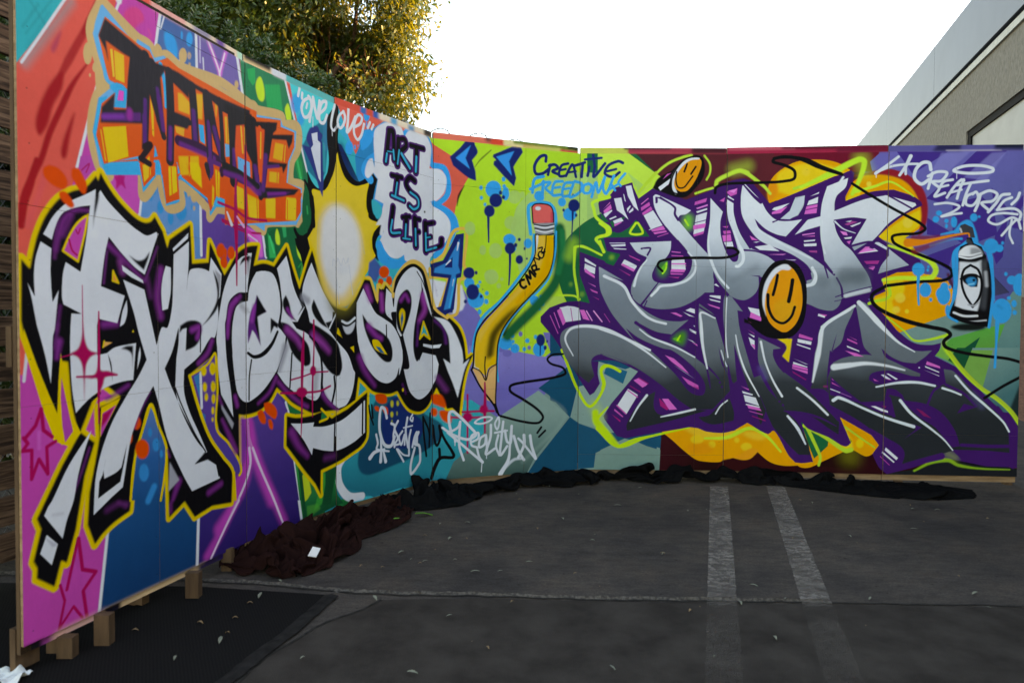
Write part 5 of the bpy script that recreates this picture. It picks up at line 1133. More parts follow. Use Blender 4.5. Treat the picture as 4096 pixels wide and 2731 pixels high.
f 8ab048 ~4 a.6;6905,898 7066,899 7007,672 6875,797
f gte>4a7478@6934,1046/7031,765 ;7148,1151 7281,1286 7298,616 7189,464 7007,663 7066,908
f 1c3030 ~17 a.8;7260,868 7292,868 7303,391 7207,390 7196,497
f 3a3a58 ~3;7060,1502 7175,1385 7071,1360
s 30304c w6 ~3;7060,1502 7167,1385
f 6a8c88>3a6468@6939,858/7126,577 ;6887,968 7289,972 7301,485 7173,458 7024,616
f 6a9a48 ;6912,952 7065,953 6999,675 6858,808
f 0c4a30 ;6806,968 6919,969 6858,808 6743,874
f 1a2a2c ~10;7279,737 7295,737 7314,-54 7282,-55 7258,283 7181,467
f 0b0c0e>08090a@6772,193/6776,3 ;6386,-5 6533,58 6760,139 6955,100 7279,64 7280,367 7304,368 7314,-54 6272,-76
f 2a0c10 ;5476,77 6262,18 6305,-75 5478,-96
b 1a1c20 ~4;6271,-7 6549,50 6760,117 6956,83 7296,51 7314,-54 6272,-76
b amb ;4611,299! 4689,239 4777,161 4881,84 4968,67 5072,68 5165,100! 5241,85 5300,99 5349,150! 5443,76 5544,48 5660,55 5760,92! 5842,129 5957,148! 6038,244! 6034,432! 4610,325!
b f0c030 ~14;4775,327! 4914,250 5043,242 5171,270 5280,315! 5406,283 5398,248 5323,247 5255,272! 5169,365!
b f0c828 ~7;5031,203 5027,189 5017,178 5004,175 4990,178 4980,188 4976,202 4979,216 4989,226 5003,230 5017,227 5027,217
b f0c828 ~7;5212,240 5210,230 5203,222 5193,219 5182,222 5175,229 5172,240 5175,250 5182,258 5192,261 5202,258 5210,251
b f0c828 ~7;5307,190 5301,175 5286,163 5265,158 5244,162 5228,173 5223,188 5228,204 5243,216 5264,221 5285,217 5301,206
b f0c828 ~7;4940,241 4933,224 4914,211 4888,206 4862,210 4843,223 4836,240 4843,258 4862,271 4887,275 4913,271 4933,258
b e08818 ~12 a.5;5018,172 5005,150 4967,134 4915,128 4863,133 4825,149 4811,170 4825,192 4862,208 4914,215 4966,209 5004,194
b f2a020 ~7;5165,100! 5223,132 5299,177 5358,161 5300,103 5241,85
b 30080f ~3;5165,100! 5241,85 5300,97 5351,150! 5426,76 5544,48 5644,51! 5596,-93! 5005,-107! 5072,68
b amb ;5474,189! 5542,122 5626,72 5677,39 5743,40 5850,94 5973,157 6046,184 6154,135 6203,154 6250,223 6183,316 6017,415! 5951,431! 6053,245! 5972,209! 5888,276! 5469,509!
b f0cc20 ~7;6137,233 6134,215 6124,202 6110,197 6096,201 6085,214 6081,232 6085,250 6095,264 6109,269 6123,264 6133,251
b d8c828 ~12 a.8;5960,423! 6002,346 6053,236 6055,176 6013,175 5988,209!
b b8b828 ~68 a.35;6096,134 6089,108 6068,89 6040,81 6011,88 5989,106 5981,132 5989,158 6009,177 6038,184 6067,178 6088,160
f grn ;5666,400 5721,384 5880,275 5873,207 5775,110 5749,169
s aac832 w34 ~3;5700,362 5847,283 6005,175 6046,184
s aac832 w28:20 ~3;5721,341 5790,196 5820,119 5809,59
s a8c030 w17:12 ~4;6002,355 6118,272 6218,205
s b4d030 w17:31:26:14 ~5;4948,250 5120,260 5288,333 5415,275 5525,156
b ylw ~3;5477,1030! 5594,1026! 5568,846! 5525,893! 5553,970!
f ylw ;5718,1262 5747,1262 5723,1232
f ylw ;5573,1760 5606,1781 5623,1747
f ylw ;5574,1768 5603,1781 5620,1747
b pur ;4105,2056! 4113,2081 4190,2116! 4237,2181! 4365,2220! 4374,2182! 4414,2096! 4520,2174! 4572,2157 4778,2089! 4940,2150! 5092,2227! 5209,2251 5268,2234! 5353,2131 5412,2058! 5642,2153! 5886,2260! 6000,2284! 5902,2260! 6007,2305! 6032,2284! 6017,2208 5970,2108! 5971,2074! 6156,2140 6318,2155! 6466,2104 6523,2062! 6532,2037! 6411,1971 6299,1887 6216,1804! 6269,1761! 6417,1694 6524,1627! 6533,1585! 6526,1543! 6355,1534! 6242,1484! 6276,1391! 6180,1348! 6147,1331! 6189,1298! 6280,1197 6364,1096! 6488,1004 6611,988 6692,1005! 6677,946! 6645,904! 6793,829! 6859,780! 7025,604! 7148,488! 7189,484! 7255,384 7275,241! 7287,64! 6874,107! 6711,138! 6508,57! 6312,2! 6254,52 6203,154! 6250,223! 6192,299! 5959,431! 6045,236! 6013,209 5972,217! 5880,275! 5670,400! 5767,84! 5693,73 5634,76! 5583,131 5472,319 5423,292 5270,376! 5170,313! 5086,294 4965,302 4895,328! 4835,336! 4568,290 4335,245! 4265,262! 4169,391! 4160,417! 4219,514! 4390,723! 4424,766! 4259,843 4130,851! 4050,842! 4119,842! 4112,756 4130,669! 4087,599! 4053,577! 3965,711! 3821,929! 3745,1032! 3642,1142! 3642,1184! 3715,1253! 3846,1297 3960,1308! 4046,1291! 4002,1412! 3967,1506! 3965,1687! 4155,1619! 4216,1593! 4258,1636! 4275,1671! 4163,1739! 4171,1791! 4505,1809! 4138,1804! 4499,1806! 4438,1891 4394,1934! 4360,1891! 4326,1848 4275,1830 4232,1839 4197,1907! 4119,1993! 4150,1842! 4132,1902! 4114,1996!
b grn ;4112,1795! 4258,1805! 4499,1808! 4451,1874! 4394,1934! 4343,1874! 4275,1835 4223,1839 4171,1890! 4120,1890! 4312,1954
b grn ;4121,1787! 4181,1796! 4138,1753! 4148,1684! 4277,1663! 4226,1581! 4174,1598! 4122,1650!
f pur ;4120,1915 4197,1916 4232,1839 4172,1847
f pur ;4147,1796 4670,1807 4637,1721 4294,1668 4173,1693
b blk ~4;4520,2174! 4562,2251 4664,2311 4749,2388 4851,2431 4902,2405 4920,2337 4904,2252 4854,2183 4786,2115 4718,2106 4632,2131!
s b0d040 w19 ~5;4494,2216 4561,2302 4646,2370 4748,2413 4816,2430
s b0d040 w14 ~5;4915,2427 4958,2363 4959,2295 4934,2243
s b0d040 w17 ~5;4850,2137 4922,2162 4982,2180
s b0d040 w29:34 ~7;5007,2201 5016,2235 5092,2278 5183,2311 5242,2293
s b0d040 w30:20 ~5;5225,2302 5293,2250 5368,2190 5415,2134
s b0d040 w77 ~51 a.4;5141,2320 5241,2344
s a0c838 w22:15 ~5;5592,2171 5723,2212 5886,2286 5999,2351
s a8c838 w22 ~5;4544,2293 4460,2199 4418,2148
s b4dc38 w24 ~4;4190,2107 4062,2064 4071,2013 4088,1953 4149,1902 4192,1868 4193,1825 4107,1799 4090,1782 4125,1739 4151,1687
s b4dc38 w17:8 ~4;4134,1662 4022,1713 3933,1728 3914,1702 3925,1507
s a8d838 w74 ~43 a.5;3913,1753 3876,1649
s b4dc38 w21 ~4;3927,1719 3919,1548 3949,1377 3959,1316
s b4dc38 w15 ~4;3789,1348 3921,1346 3968,1321
s b4dc38 w17:9 ~4;3918,1719 3991,1730 4129,1662
b 8ab838 ~12 a.5;3907,1436 3905,1427 3899,1421 3892,1418 3884,1420 3879,1426 3877,1435 3879,1444 3884,1450 3892,1452 3899,1450 3905,1444
b 8ab838 ~12 a.5;4004,1360 4002,1350 3995,1343 3985,1341 3976,1343 3969,1350 3966,1360 3969,1369 3976,1376 3985,1379 3995,1376 4002,1369
b 8ab838 ~12 a.5;4228,1645 4226,1636 4220,1630 4211,1628 4202,1630 4196,1636 4194,1645 4196,1653 4202,1660 4211,1662 4219,1660 4226,1654
s b8d830 w24 ~3;4120,1907 4172,1864 4172,1821 4121,1804
s b8d830 w17 ~3;4121,1770 4148,1684
s b8d830 w17 ~3;4394,1908 4412,1908 4447,1831 4352,1831 4394,1908
b 7ab030 ~17 a.5;4230,1646 4228,1635 4221,1628 4213,1625 4204,1628 4198,1635 4195,1646 4198,1656 4204,1664 4212,1666 4221,1664 4227,1656
s 7acc30 w69 ~43 a.6;4797,1936 4789,1893
s c0e838 w14 ~3;4771,1935 4798,1893
s 5cb830 w26 ~22 a.7;4797,1953 4806,1893
s b0d020 w23 ~3;3821,929 3869,817 3947,642 4054,491 4164,652 4137,773 4163,808 4223,800 4284,766
s b0d020 w78 ~43 a.4;4088,495 4124,408
s b0d020 w52:61:43:21 ~12;4097,443 4107,374 4185,287 4282,183
s b0d020 w21:12 ~3;4282,183 4402,237 4523,264
s b0d020 w12:26 ~5;4192,487 4106,391
s b0d020 w21 ~3;4149,635 4157,669 4139,756 4165,799 4217,800 4286,766
s b0d020 w35:21:9 ~4;4117,321 4275,183 4499,255 4826,331
s b0d838 w22:50:41:25 ~7;5641,2179 5853,2278 6063,2384 6103,2367 6073,2241 6019,2124
s b0d838 w97 ~59 a.4;6079,2392 6113,2291
s b0d838 w25:17:8 ~5;6035,2141 6180,2181 6293,2214 6424,2138 6466,2104
s b8d838 w17:36:41:34:25 ~7;6294,1736 6474,1677 6597,1618 6639,1551 6600,1493 6356,1492 6258,1475
s a8cc30 w22 ~5;6291,1450 6309,1366 6277,1332 6197,1315 6156,1298
s a8cc30 w13:12:17:25 ~4;6288,1197 6413,1096 6496,1021 6610,1030 6739,1065
s a8cc30 w33 ~13 a.7;6739,1065 6708,989 6742,930
s a8cc30 w20:21:28 ~4;6726,947 6842,796 6983,663 7106,580 7205,489 7271,397
s a0b830 w21:24 ~5;6742,950 6842,816 6983,675 7106,592 7204,501 7271,409
s 7aa028 w14:29:14:7 ~7;6513,32 6630,94 6760,117 6834,81 6997,58 7207,54
s a0b830 w50 ~34 a.3;6759,164 6808,139
b ramp ;4525,2114! 4546,2129 4585,2114 4818,2008! 4779,1978 4732,1968 4716,1937! 4833,1799 4950,1675! 4982,1594 5000,1534! 5002,1379! 4813,1378! 4836,1593 4800,1687 4670,1832 4587,1935 4535,2037
b ramp ;4349,1758! 4668,1772! 4663,1704 4629,1643 4553,1583 4528,1506 4554,1463 4640,1446 4743,1464 4819,1550 4835,1636! 4999,1577! 5000,1517 4967,1422 4882,1336 4746,1266 4600,1248 4470,1269 4392,1316 4364,1376 4374,1453 4416,1531 4466,1608 4483,1647! 4405,1685
b ramp ;4966,2103! 5062,1998! 5044,1920 5051,1808 5092,1689 5143,1620 5181,1637 5180,1706 5140,1843 5096,1962 5086,2065! 5101,2125! 5141,2073! 5146,1979 5190,1842 5267,1714! 5452,1645! 5488,1466! 5337,1504! 5338,1423 5306,1363 5240,1322 5181,1328 5122,1354! 5035,1457 4991,1534 4959,1654 4945,1765 4964,1936
b ramp ;5206,2196! 5227,2209! 5349,2080! 5396,1994 5464,1934 5547,1924 5654,1937! 5597,1874 5536,1807! 5465,1824 5382,1867 5301,1944! 5340,1867 5449,1798 5650,1696 5783,1611 5891,1517! 6014,1517! 5983,1450! 5960,1348 5929,1271 5880,1246 5814,1254 5698,1296! 5695,1475! 5736,1466! 5731,1534 5684,1602 5567,1679 5350,1773 5257,1876 5205,1979 5196,2107
f ramp ;5602,1819 5695,1933 5802,1962 5803,1890 5688,1857
f ramp ;5305,1727 5267,1714 5452,1645 5385,1679 5518,1662 5401,1696
b ramp ;5988,2247! 5834,2185! 5799,2059 5789,1932 5795,1805 5827,1611! 5850,1517! 5701,1534! 5697,1304! 5788,1258 5887,1244 5936,1280 5955,1335! 6178,1412! 6152,1500 6085,1610 6018,1703 5960,1754 5910,1839 5887,1932! 6022,1949 6128,1937! 6073,1838 6018,1737! 6164,1762! 6211,1812 6299,1912 6487,2037! 6479,2054! 6266,2114! 6101,2082 5882,1995! 5905,2109 5969,2175
b ramp ;6294,1711! 6377,1644 6444,1589! 6281,1543 6217,1522! 6240,1585 6295,1660!
b a8b0bc ;5496,1943! 5561,1993 5601,2103! 5671,2118! 5664,2043 5624,1967! 5554,1942
f c4cad4 ;6172,1762 6278,1702 6286,1719 6220,1761
f 8e98a4 ;6018,1737 6147,1762 6043,1699
b ramp ;4113,1571! 4307,1465! 4141,1516! 4305,1436! 4366,1333 4471,1238 4600,1170 4730,1154 4811,1167! 4679,1054! 4559,1075 4403,1152! 4490,1066 4611,989 4776,930 4906,844 5010,758! 5136,621! 5006,477! 4850,473! 4737,549 4606,660 4433,780 4259,866 4129,900 4353,818 4223,878 4119,894 4063,851 4086,729! 4043,673! 3926,773 3849,877 3806,998 3820,1066 3895,1109 4048,1127 4221,1076 4394,991 4127,1098 4301,1030 4431,962! 4300,1108 4212,1220 4142,1357 4219,1249 4132,1378
b pur ;4326,1100! 4430,1023 4612,946 4689,929 4863,792 4943,671 4935,593 4883,584 4814,619 4718,739 4622,834 4517,928 4387,1014!
f ramp ;4113,1571 4121,1571 4307,1465
b ramp ;4504,585! 4560,616! 4548,499 4583,438 4687,426 4850,471 4963,467! 4653,378 4343,304! 4342,358 4418,498
b ramp ;5133,564! 5168,452 5165,391! 5016,359 4938,380 4894,414! 4980,432 5048,502
s pur w19 ~2;4504,589 4564,629 4495,611
b ramp ;4890,1288! 5017,1190! 5058,1052 5116,863! 5117,759! 5136,621! 4995,585! 4941,818 4904,1000 4885,1146
f pur ;4890,1258 5017,1186 5013,1207 4891,1275
f 5a626a ;4891,1293 4987,1224 5013,1199 4891,1275
b ramp ;5088,1363! 5139,1345! 5224,1234! 5182,1243! 5201,1105 5245,950 5289,804 5359,590 5455,360 5472,336 5591,209! 5659,137! 5742,139! 5724,238 5638,391 5554,471! 5536,536! 5502,549 5417,694 5347,848 5343,1037! 5513,953! 5454,944! 5455,892 5498,807 5583,722 5710,595 5878,443 5953,397! 5950,298! 5879,344 5754,428 5570,469! 5504,458! 5419,508! 5371,359! 5310,546 5248,718 5205,847 5160,984! 5171,846 5186,700! 5156,673! 5116,846 5102,975 5078,1173 5078,1319
b ramp ;5307,722! 5368,576 5472,336! 5591,201! 5659,137! 5746,137! 5724,238 5638,391 5554,469! 5502,595! 5415,766!
b ramp ;5541,768! 5709,641 5885,464 5953,388! 5952,297! 5879,344 5754,428 5570,469! 5502,552!
b pur ;5270,942! 5330,848 5417,694 5494,557! 5417,642 5348,779
s 5a4a90 w42 ~26 a.5;5365,797 5399,728
s pur w9:21:7 ~2;5545,471 5670,460 5820,420 5933,362
b pur ;5549,471! 5629,460 5738,384 5830,326 5881,275! 5839,292 5722,341 5671,392
b ramp ;6052,1280! 5823,1143! 5803,1118! 5793,981 5753,698 5739,647! 5832,643 5874,614! 5857,652! 5861,789! 5876,943! 5893,922! 5901,944! 5957,999 5988,1110 6035,1221
b pur ;5927,1076! 5912,1008 5893,922! 5879,811! 5877,871 5900,982
b ramp ;6063,1276! 6083,1313 6132,1298 6199,1213 6282,1112 6365,1020 6448,961 6530,941 6624,946! 6572,895 6508,848! 6410,859 6319,901 6252,960! 6286,892 6411,817 6550,764! 6535,745 6453,750 6337,787! 6246,858 6147,942 6121,984 6095,1111
b ramp ;5903,849! 5976,884 6123,911 6286,883 6443,812 6550,767! 6526,746 6469,749 6329,790 6207,776 6175,733! 6209,691 6331,692 6535,703 6683,680! 6716,824! 6794,782 6943,632 7067,516 7174,408 7205,324! 7204,172! 6872,191! 6791,190! 6694,159 6393,68! 6424,158 6290,266 6083,416 5884,524! 5874,601! 5863,729!
b pur ;5884,742! 5980,654 6113,549! 6284,560! 6299,654! 6357,650 6415,609! 6432,566! 6580,543 6703,477 6804,343 6843,225! 6790,215! 6757,240 6665,358 6541,441 6449,524! 6391,574! 6317,599! 6344,446! 6212,487 6089,544 5882,601!
b pur ;6167,716! 6175,758 6231,785 6329,790 6477,753! 6559,746! 6560,704! 6372,701 6249,691
b pur ;6556,873! 6712,840! 6777,824! 6818,791! 6712,807! 6731,697! 6683,680! 6535,712!
s pur w17 ~2;6683,675 6639,637 6596,526
s pur w20 ~3;6731,689 6862,623 6954,531
f pur ;6864,547 6958,523 6817,474
s pur w25 ~4;6855,234 7033,228 7203,231
b pur ;6783,198! 7034,194 7212,181! 7279,72! 7037,76! 6874,107!
s pur w37 ~5;7107,516 7199,383 7219,231 7231,80
s pur w34:50:33 ~3;6183,333 6299,258 6415,175 6401,64
s pur w34:51 ~4;6393,55 6548,101 6710,146
f pur ;6493,389 6563,364 6430,269 6518,347
s 4a4870 w49 ~25 a.6;6927,615 6994,532
f pur ;6299,654 6344,438 6369,438 6325,607
s ramp w17 ~3;6325,599 6391,583
s pur w21:14:20 ~2;4551,2071 4555,2110 4598,2093 4693,2029 4694,1978 4720,1935
s pur w14 ~2;4440,1713 4508,1716 4487,1664
f ramp ;4448,1710 4500,1711 4483,1677
s pur w12:28 ~2;5218,2200 5295,2114 5345,2071
s pur w17 ~2;5094,2103 5141,2073
s wht w8 ~2;5102,2116 5141,2090
s pur w12:7 ~2;5439,1918 5480,1934
s pur w15:8 ~2;5226,1705 5309,1697 5402,1662 5469,1611
s pur w20:7 ~2;5816,1611 5866,1543 5891,1517
s pur w7 ~2;5825,1577 5851,1492
b pur ;5904,1517 5903,1514 5901,1511 5897,1510 5894,1511 5892,1514 5891,1517 5891,1521 5894,1523 5897,1524 5900,1523 5903,1521
b pur ;5067,685 5066,681 5063,677 5058,676 5053,677 5050,680 5048,685 5049,690 5053,693 5058,695 5062,693 5066,690
b pur ;5083,651 5082,646 5079,642 5074,641 5069,642 5066,646 5064,651 5065,655 5069,659 5074,660 5078,659 5082,656
b pur ;5517,545 5516,541 5513,537 5508,536 5504,537 5501,540 5500,545 5501,549 5504,552 5508,553 5512,552 5515,549
b pur ;5544,517 5543,512 5539,509 5535,507 5530,508 5527,512 5525,517 5527,521 5530,525 5534,526 5539,525 5542,522
b pur ;4376,1350 4376,1347 4373,1345 4370,1344 4367,1345 4365,1347 4364,1350 4365,1353 4367,1355 4370,1356 4373,1355 4376,1353
s pur w11 ~2;5921,1488 5955,1416 5964,1348
s pur w7 ~2;5911,1348 6017,1386
s pur w5 ~2;5903,1314 5960,1327
s pur w9:16 ~2;4571,1450 4444,1281
s pur w9 ~2;4487,1312 4470,1273
s pur w26:9 ~2;4403,1143 4490,1083 4559,1066
s pur w9:17:5 ~2;4949,827 4967,741 4986,637
s pur w21:9 ~2;4940,827 5010,758 5050,711
b pur ;5042,966! 5078,845 5135,716 5173,665! 5136,621! 5113,751 5070,828
f pur ;5354,1509 5320,1509 5270,1513 5337,1500
b pur ;4995,1542! 5035,1465 5121,1363! 5105,1345! 5053,1414 5000,1482
s pur w8:15 ~2;5823,1619 5882,1534
s pur w7 ~2;5828,1594 5854,1492
b pur ;5905,1516 5904,1513 5901,1510 5897,1509 5894,1510 5891,1513 5890,1516 5891,1520 5893,1523 5897,1524 5901,1523 5904,1520
s pur w13 ~2;5916,1492 5950,1424 5959,1348
s pur w7 ~2;5910,1348 6032,1390 6178,1429
s d0d6de w29 ~7 a.7;5984,1356 6049,1373 6154,1399
s pur w13 ~2;6286,2109 6369,2063 6451,2016
s pur w17 ~2;6018,1733 6131,1762 6188,1762
s pur w13 ~2;5892,1915 5958,1872 6041,1804
s c8ced8 w13:5 ~2;5896,1919 5958,1864 6048,1830
f pur ;6213,1522 6282,1534 6274,1509 6217,1509
s 4a545c w102 ~51 a.6;5965,1492 6095,1500
s 6a747e w51 ~26 a.4;5137,1466 5320,1568
s 5a646c w101 ~34 a.5;5981,1526 6079,1500
s 5a646c w101 ~34 a.4;5801,1475 5818,1466
b pur ;4675,1777! 4672,1695 4612,1626 4532,1540 4526,1488 4554,1458 4640,1446 4743,1464 4807,1524 4829,1593 4809,1653 4774,1721! 4722,1781!
b pur ;5062,1979! 5054,1894 5065,1774 5100,1672 5143,1616 5177,1624 5182,1697 5149,1808 5105,1937 5086,2065!
b pur ;5477,1607! 5568,1636 5651,1611 5718,1543 5736,1483! 5695,1470! 5636,1551 5569,1602
b pur ;5257,1850! 5316,1773 5401,1722 5526,1671 5635,1611! 5485,1611! 5334,1697! 5284,1714!
f dfe2ec ;4225,2096 4281,2104 4303,2010 4338,1934 4291,1976 4248,2006
f dfe2ec ;4314,2190 4357,2199 4375,2130 4415,2002 4376,2036 4332,2113
f dfe2ec ;4296,2130 4302,2130 4317,2070 4307,2079
f d060b8 ;4145,2001 4200,2053 4209,2019 4153,1976
f dfe2ec ;4145,1976 4209,2010 4213,2001 4162,1950
f e070c0 ;4140,2010 4195,2070 4196,2061
f dfe2ec ;4325,2019 4350,2045 4354,2036 4329,1993
f dfe2ec ;4338,1993 4372,2028 4376,2006 4346,1985
f dfe2ec ;4188,1941 4239,1963 4248,1955 4197,1933
f dfe2ec ;4218,1924 4282,1950 4300,1925 4231,1903
f d060b8 ;4227,1899 4291,1921 4279,1908 4232,1882
f c050a8 ;4432,2028 4496,2071 4504,2045 4436,2002
f c050a8 ;4441,1985 4509,2037 4522,2011 4450,1968
f dfe2ec ;4454,1968 4526,2007 4601,1892 4511,1862
f d060b8 ;4511,1857 4605,1888 4635,1841 4541,1823
s pur w7;4524,1840 4635,1858
f c050a8 ;4559,1806 4648,1836 4644,1828 4563,1802
s e070c0 w7;4436,2054 4487,2097
s dfe2ec w5;4498,1857 4583,1892
f c050a8 ;4847,2073 4940,2103 4932,2073 4843,2047
f d878c8 ;4856,2026 4945,2056 4945,2043 4865,2017
f dfe2ec ;4856,2000 4941,2026 4942,2013 4865,1987
f dfe2ec ;4857,1970 4942,1996 4918,1842 4837,1824
f d060b8 ;4836,1893 4934,1910 4926,1876 4837,1859
f c050a8 ;4837,1824 4922,1851 4914,1829 4842,1807
s pur w6;4840,1910 4938,1936
f c050a8 ;5085,2150 5169,2179 5165,2133 5119,2116
f d878c8 ;5102,2159 5169,2175 5144,2141
f c050a8 ;5035,2082 5077,2108 5069,2073
f c050a8 ;5064,1851 5119,1855 5127,1834 5073,1826
f d060b8 ;5060,1817 5123,1826 5132,1774 5069,1770
f dfe2ec ;5073,1766 5137,1770 5146,1731 5091,1727
f c050a8 ;5059,1885 5106,1890 5097,1873
f d060b8 ;5266,1816 5308,1791 5333,1778 5283,1782
f dfe2ec ;5292,1765 5350,1773 5317,1761
f dfe2ec ;5305,1731 5417,1747 5450,1722 5492,1696 5343,1705
f d878c8 ;5401,1671 5543,1675 5518,1666
f dfe2ec ;5429,2011 5446,2028 5561,2061 5479,2002
f d060b8 ;5430,1994 5545,2036 5496,1985 5430,1977
f b8c0cc ;5594,2086 5672,2118 5664,2060 5624,1976 5563,1938 5493,1941 5562,2002
f dfe2ec ;5701,2077 5770,2106 5767,2059 5689,2043
f d060b8 ;5685,2035 5767,2051 5760,1983 5670,1975
s pur w6;5682,2009 5764,2025
f dfe2ec ;5709,2110 5778,2144 5774,2131
f d878c8 ;5656,1823 5750,1835 5751,1827 5660,1814
f d060b8 ;5664,1806 5751,1814 5751,1806
f dfe2ec ;5669,1776 5755,1784 5751,1772 5673,1765
f dfe2ec ;5669,1751 5764,1755 5764,1734 5674,1731
f a04088 ;5707,1700 5769,1700 5769,1683 5716,1687
f d060b8 ;4672,1695 4745,1687 4740,1680 4672,1687
f c050a8 ;4672,1665 4758,1661 4766,1653 4672,1657
f dfe2ec ;4190,1757 4315,1758 4315,1752 4199,1751
f dfe2ec ;4199,1740 4317,1747 4317,1732 4216,1727
f dfe2ec ;4220,1717 4324,1711 4324,1704 4233,1708
f c04098 ;4341,1664 4432,1625 4428,1617 4354,1651
f dfe2ec ;4312,1629 4407,1582 4381,1539 4286,1590
f d060b8 ;4307,1612 4390,1561 4381,1537 4286,1589
f a03080 ;4269,1556 4360,1509 4352,1503 4282,1547
f dfe2ec ;4677,1627 4771,1631 4783,1558 4673,1558
s d060b8 w9;4677,1601 4780,1601
s e090d0 w7;4677,1582 4783,1582
f d060b8 ;4673,1558 4780,1558 4772,1533 4665,1536
f c050a8 ;4665,1528 4768,1524 4755,1515 4669,1519
f a03080 ;4648,1498 4738,1498 4726,1488
f dfe2ec ;5527,1632 5618,1630 5601,1624
b 3a8a20 ~26 a.9;4639,1558 4635,1528 4622,1506 4605,1497 4588,1505 4575,1527 4570,1557 4574,1587 4587,1609 4604,1618 4621,1610 4634,1588
b 5cb030 ~3;4592,1557! 4638,1618 4639,1566 4618,1523!
s a8e838 w12 ~3;4634,1601 4630,1558 4605,1523
b 3c8020 ~21;4722,1059! 4782,1077 4791,1033 4767,964! 4680,1015!
f 4ca828 ;4688,1020 4723,1033 4753,994 4723,998
s b0e830 w16:9 ~3;4727,1011 4748,1046
f dfe2ec ;4672,1622 4771,1631 4783,1550 4673,1554
s d060b8 w10;4677,1597 4780,1597
f d060b8 ;4673,1558 4781,1554 4772,1533 4665,1536
f c050a8 ;4665,1528 4768,1524 4755,1514 4669,1515
f a03080 ;4648,1498 4738,1498 4726,1485
f dfe2ec ;4307,1626 4407,1574 4381,1539 4286,1590
f d060b8 ;4295,1599 4394,1552 4381,1535 4284,1586
f a03080 ;4269,1556 4356,1509 4282,1547
f dfe2ec ;5001,1439 5018,1448 5044,1422 5027,1427
f dfe2ec ;4972,1358 5054,1354 5054,1328 4968,1349
f dfe2ec ;4964,1332 5054,1311 5050,1302 4977,1319
f d060b8 ;4951,1293 5051,1263 5046,1252 4973,1276
f dfe2ec ;4785,1240 4823,1258 4857,1249 4858,1215
f d060b8 ;4669,1222 4712,1223 4764,1197 4746,1190
f dfe2ec ;4763,1230 4858,1189 4815,1197
f dfe2ec ;4846,1124 4859,1124 4859,1111
f dfe2ec ;4817,1085 4868,1073 4870,1056
s dfe2ec w7;4821,1094 4868,1073
f dfe2ec ;4800,1021 4843,1004 4870,982
f d060b8 ;4835,995 4878,978 4883,963
f dfe2ec ;5261,1267 5345,1252 5354,1196 5283,1226
f d060b8 ;5283,1230 5359,1192 5368,1158 5275,1187
f blk ~4;5233,1183 5267,1166 5267,1140 5234,1148
f blk ;5258,1191 5376,1149 5393,1106 5267,1140
f c050a8 ;5263,1157 5381,1115 5381,1106
f c050a8 ;5260,1097 5310,1067 5315,1059
f dfe2ec ;5264,1067 5315,1046 5311,1033
f dfe2ec ;5269,1037 5315,1011 5316,943 5287,977
f d060b8 ;5286,985 5318,977 5319,943
f dfe2ec ;5786,1220 5839,1203 5832,1188 5782,1203
f c050a8 ;5790,1220 5852,1211 5840,1199
f c050a8 ;5652,1065 5748,1032 5744,1015 5644,1040
f dfe2ec ;5636,1022 5740,1006 5736,981 5636,1001
f dfe2ec ;5628,988 5732,955 5733,946 5633,980
f dfe2ec ;5605,877 5718,831 5697,835
f dfe2ec ;5606,851 5714,814 5710,808 5606,834
f d060b8 ;5602,834 5714,801 5715,758 5598,799
s pur w5;5602,808 5715,784
f 8a1c68 ;5599,782 5708,715 5699,711 5607,765
f d060b8 ;4630,894 4699,869 4768,809 4821,748 4751,791 4682,843
f dfe2ec ;4699,817 4769,774 4865,710 4804,748
f c050a8 ;4761,731 4891,662 4896,628 4813,670
f a03080 ;4839,653 4896,645 4896,629
f dfe2ec ;4004,1640 4093,1584 4091,1571 4005,1614
f dfe2ec ;4005,1597 4087,1563 4083,1515 4001,1549
f d060b8 ;4005,1562 4083,1502 4083,1483 4005,1532
f d060b8 ;4028,1450 4088,1425 4093,1414
f c050a8 ;4045,1403 4106,1378 4106,1365 4063,1382
f a03080 ;4063,1347 4119,1322 4115,1317
f dfe2ec ;3799,1254 3865,1268 3922,1264 3965,1252 3978,1161 3847,1143 3809,1203
f d060b8 ;3776,1232 3809,1250 3852,1143 3828,1117
s d060b8 w7;3753,1215 3800,1100
s c050a8 w7;3720,1193 3787,1057
f d060b8 ;3969,1239 4004,1239 4047,1157 3996,1170
s e090d0 w9;4021,1231 4065,1158
s e090d0 w10;4077,1231 4142,1149
s b04098 w5;4159,1210 4203,1145
s b04098 w6;3893,1251 3909,1152
f d060b8 ;4390,697 4429,715 4503,672 4486,654 4460,641
s 8a1c68 w9;4433,715 4503,672
s 8a1c68 w7;4365,653 4443,606
f dfe2ec ;4348,632 4426,584 4337,432 4263,496
s c050a8 w10;4348,619 4422,567
s c050a8 w10;4263,501 4333,436
f c050a8 ;4246,475 4316,414 4307,410 4242,462
f 9a1c68 ;4220,435 4294,384 4290,371 4229,427
f 9a1c68 ;4590,560 4669,482 4652,465 4600,499
f d060b8 ;4612,555 4660,556 4730,474 4669,469
f d060b8 ;5216,660 5279,635 5275,628
f dfe2ec ;5225,622 5309,597 5305,588 5233,604
f dfe2ec ;5238,592 5330,571 5357,507 5251,540
f d060b8 ;5260,523 5361,490 5376,468 5277,488
s dfe2ec w9;5260,518 5357,498
f c050a8 ;5277,471 5387,443 5383,437 5286,463
s 8a1c68 w7;5307,428 5404,394
f a04088 ;5966,1897 6022,1922 6063,1914 5990,1889
f dfe2ec ;5973,1918 6022,1927 6006,1914
f dfe2ec ;6007,1885 6088,1914 6080,1901 6023,1876
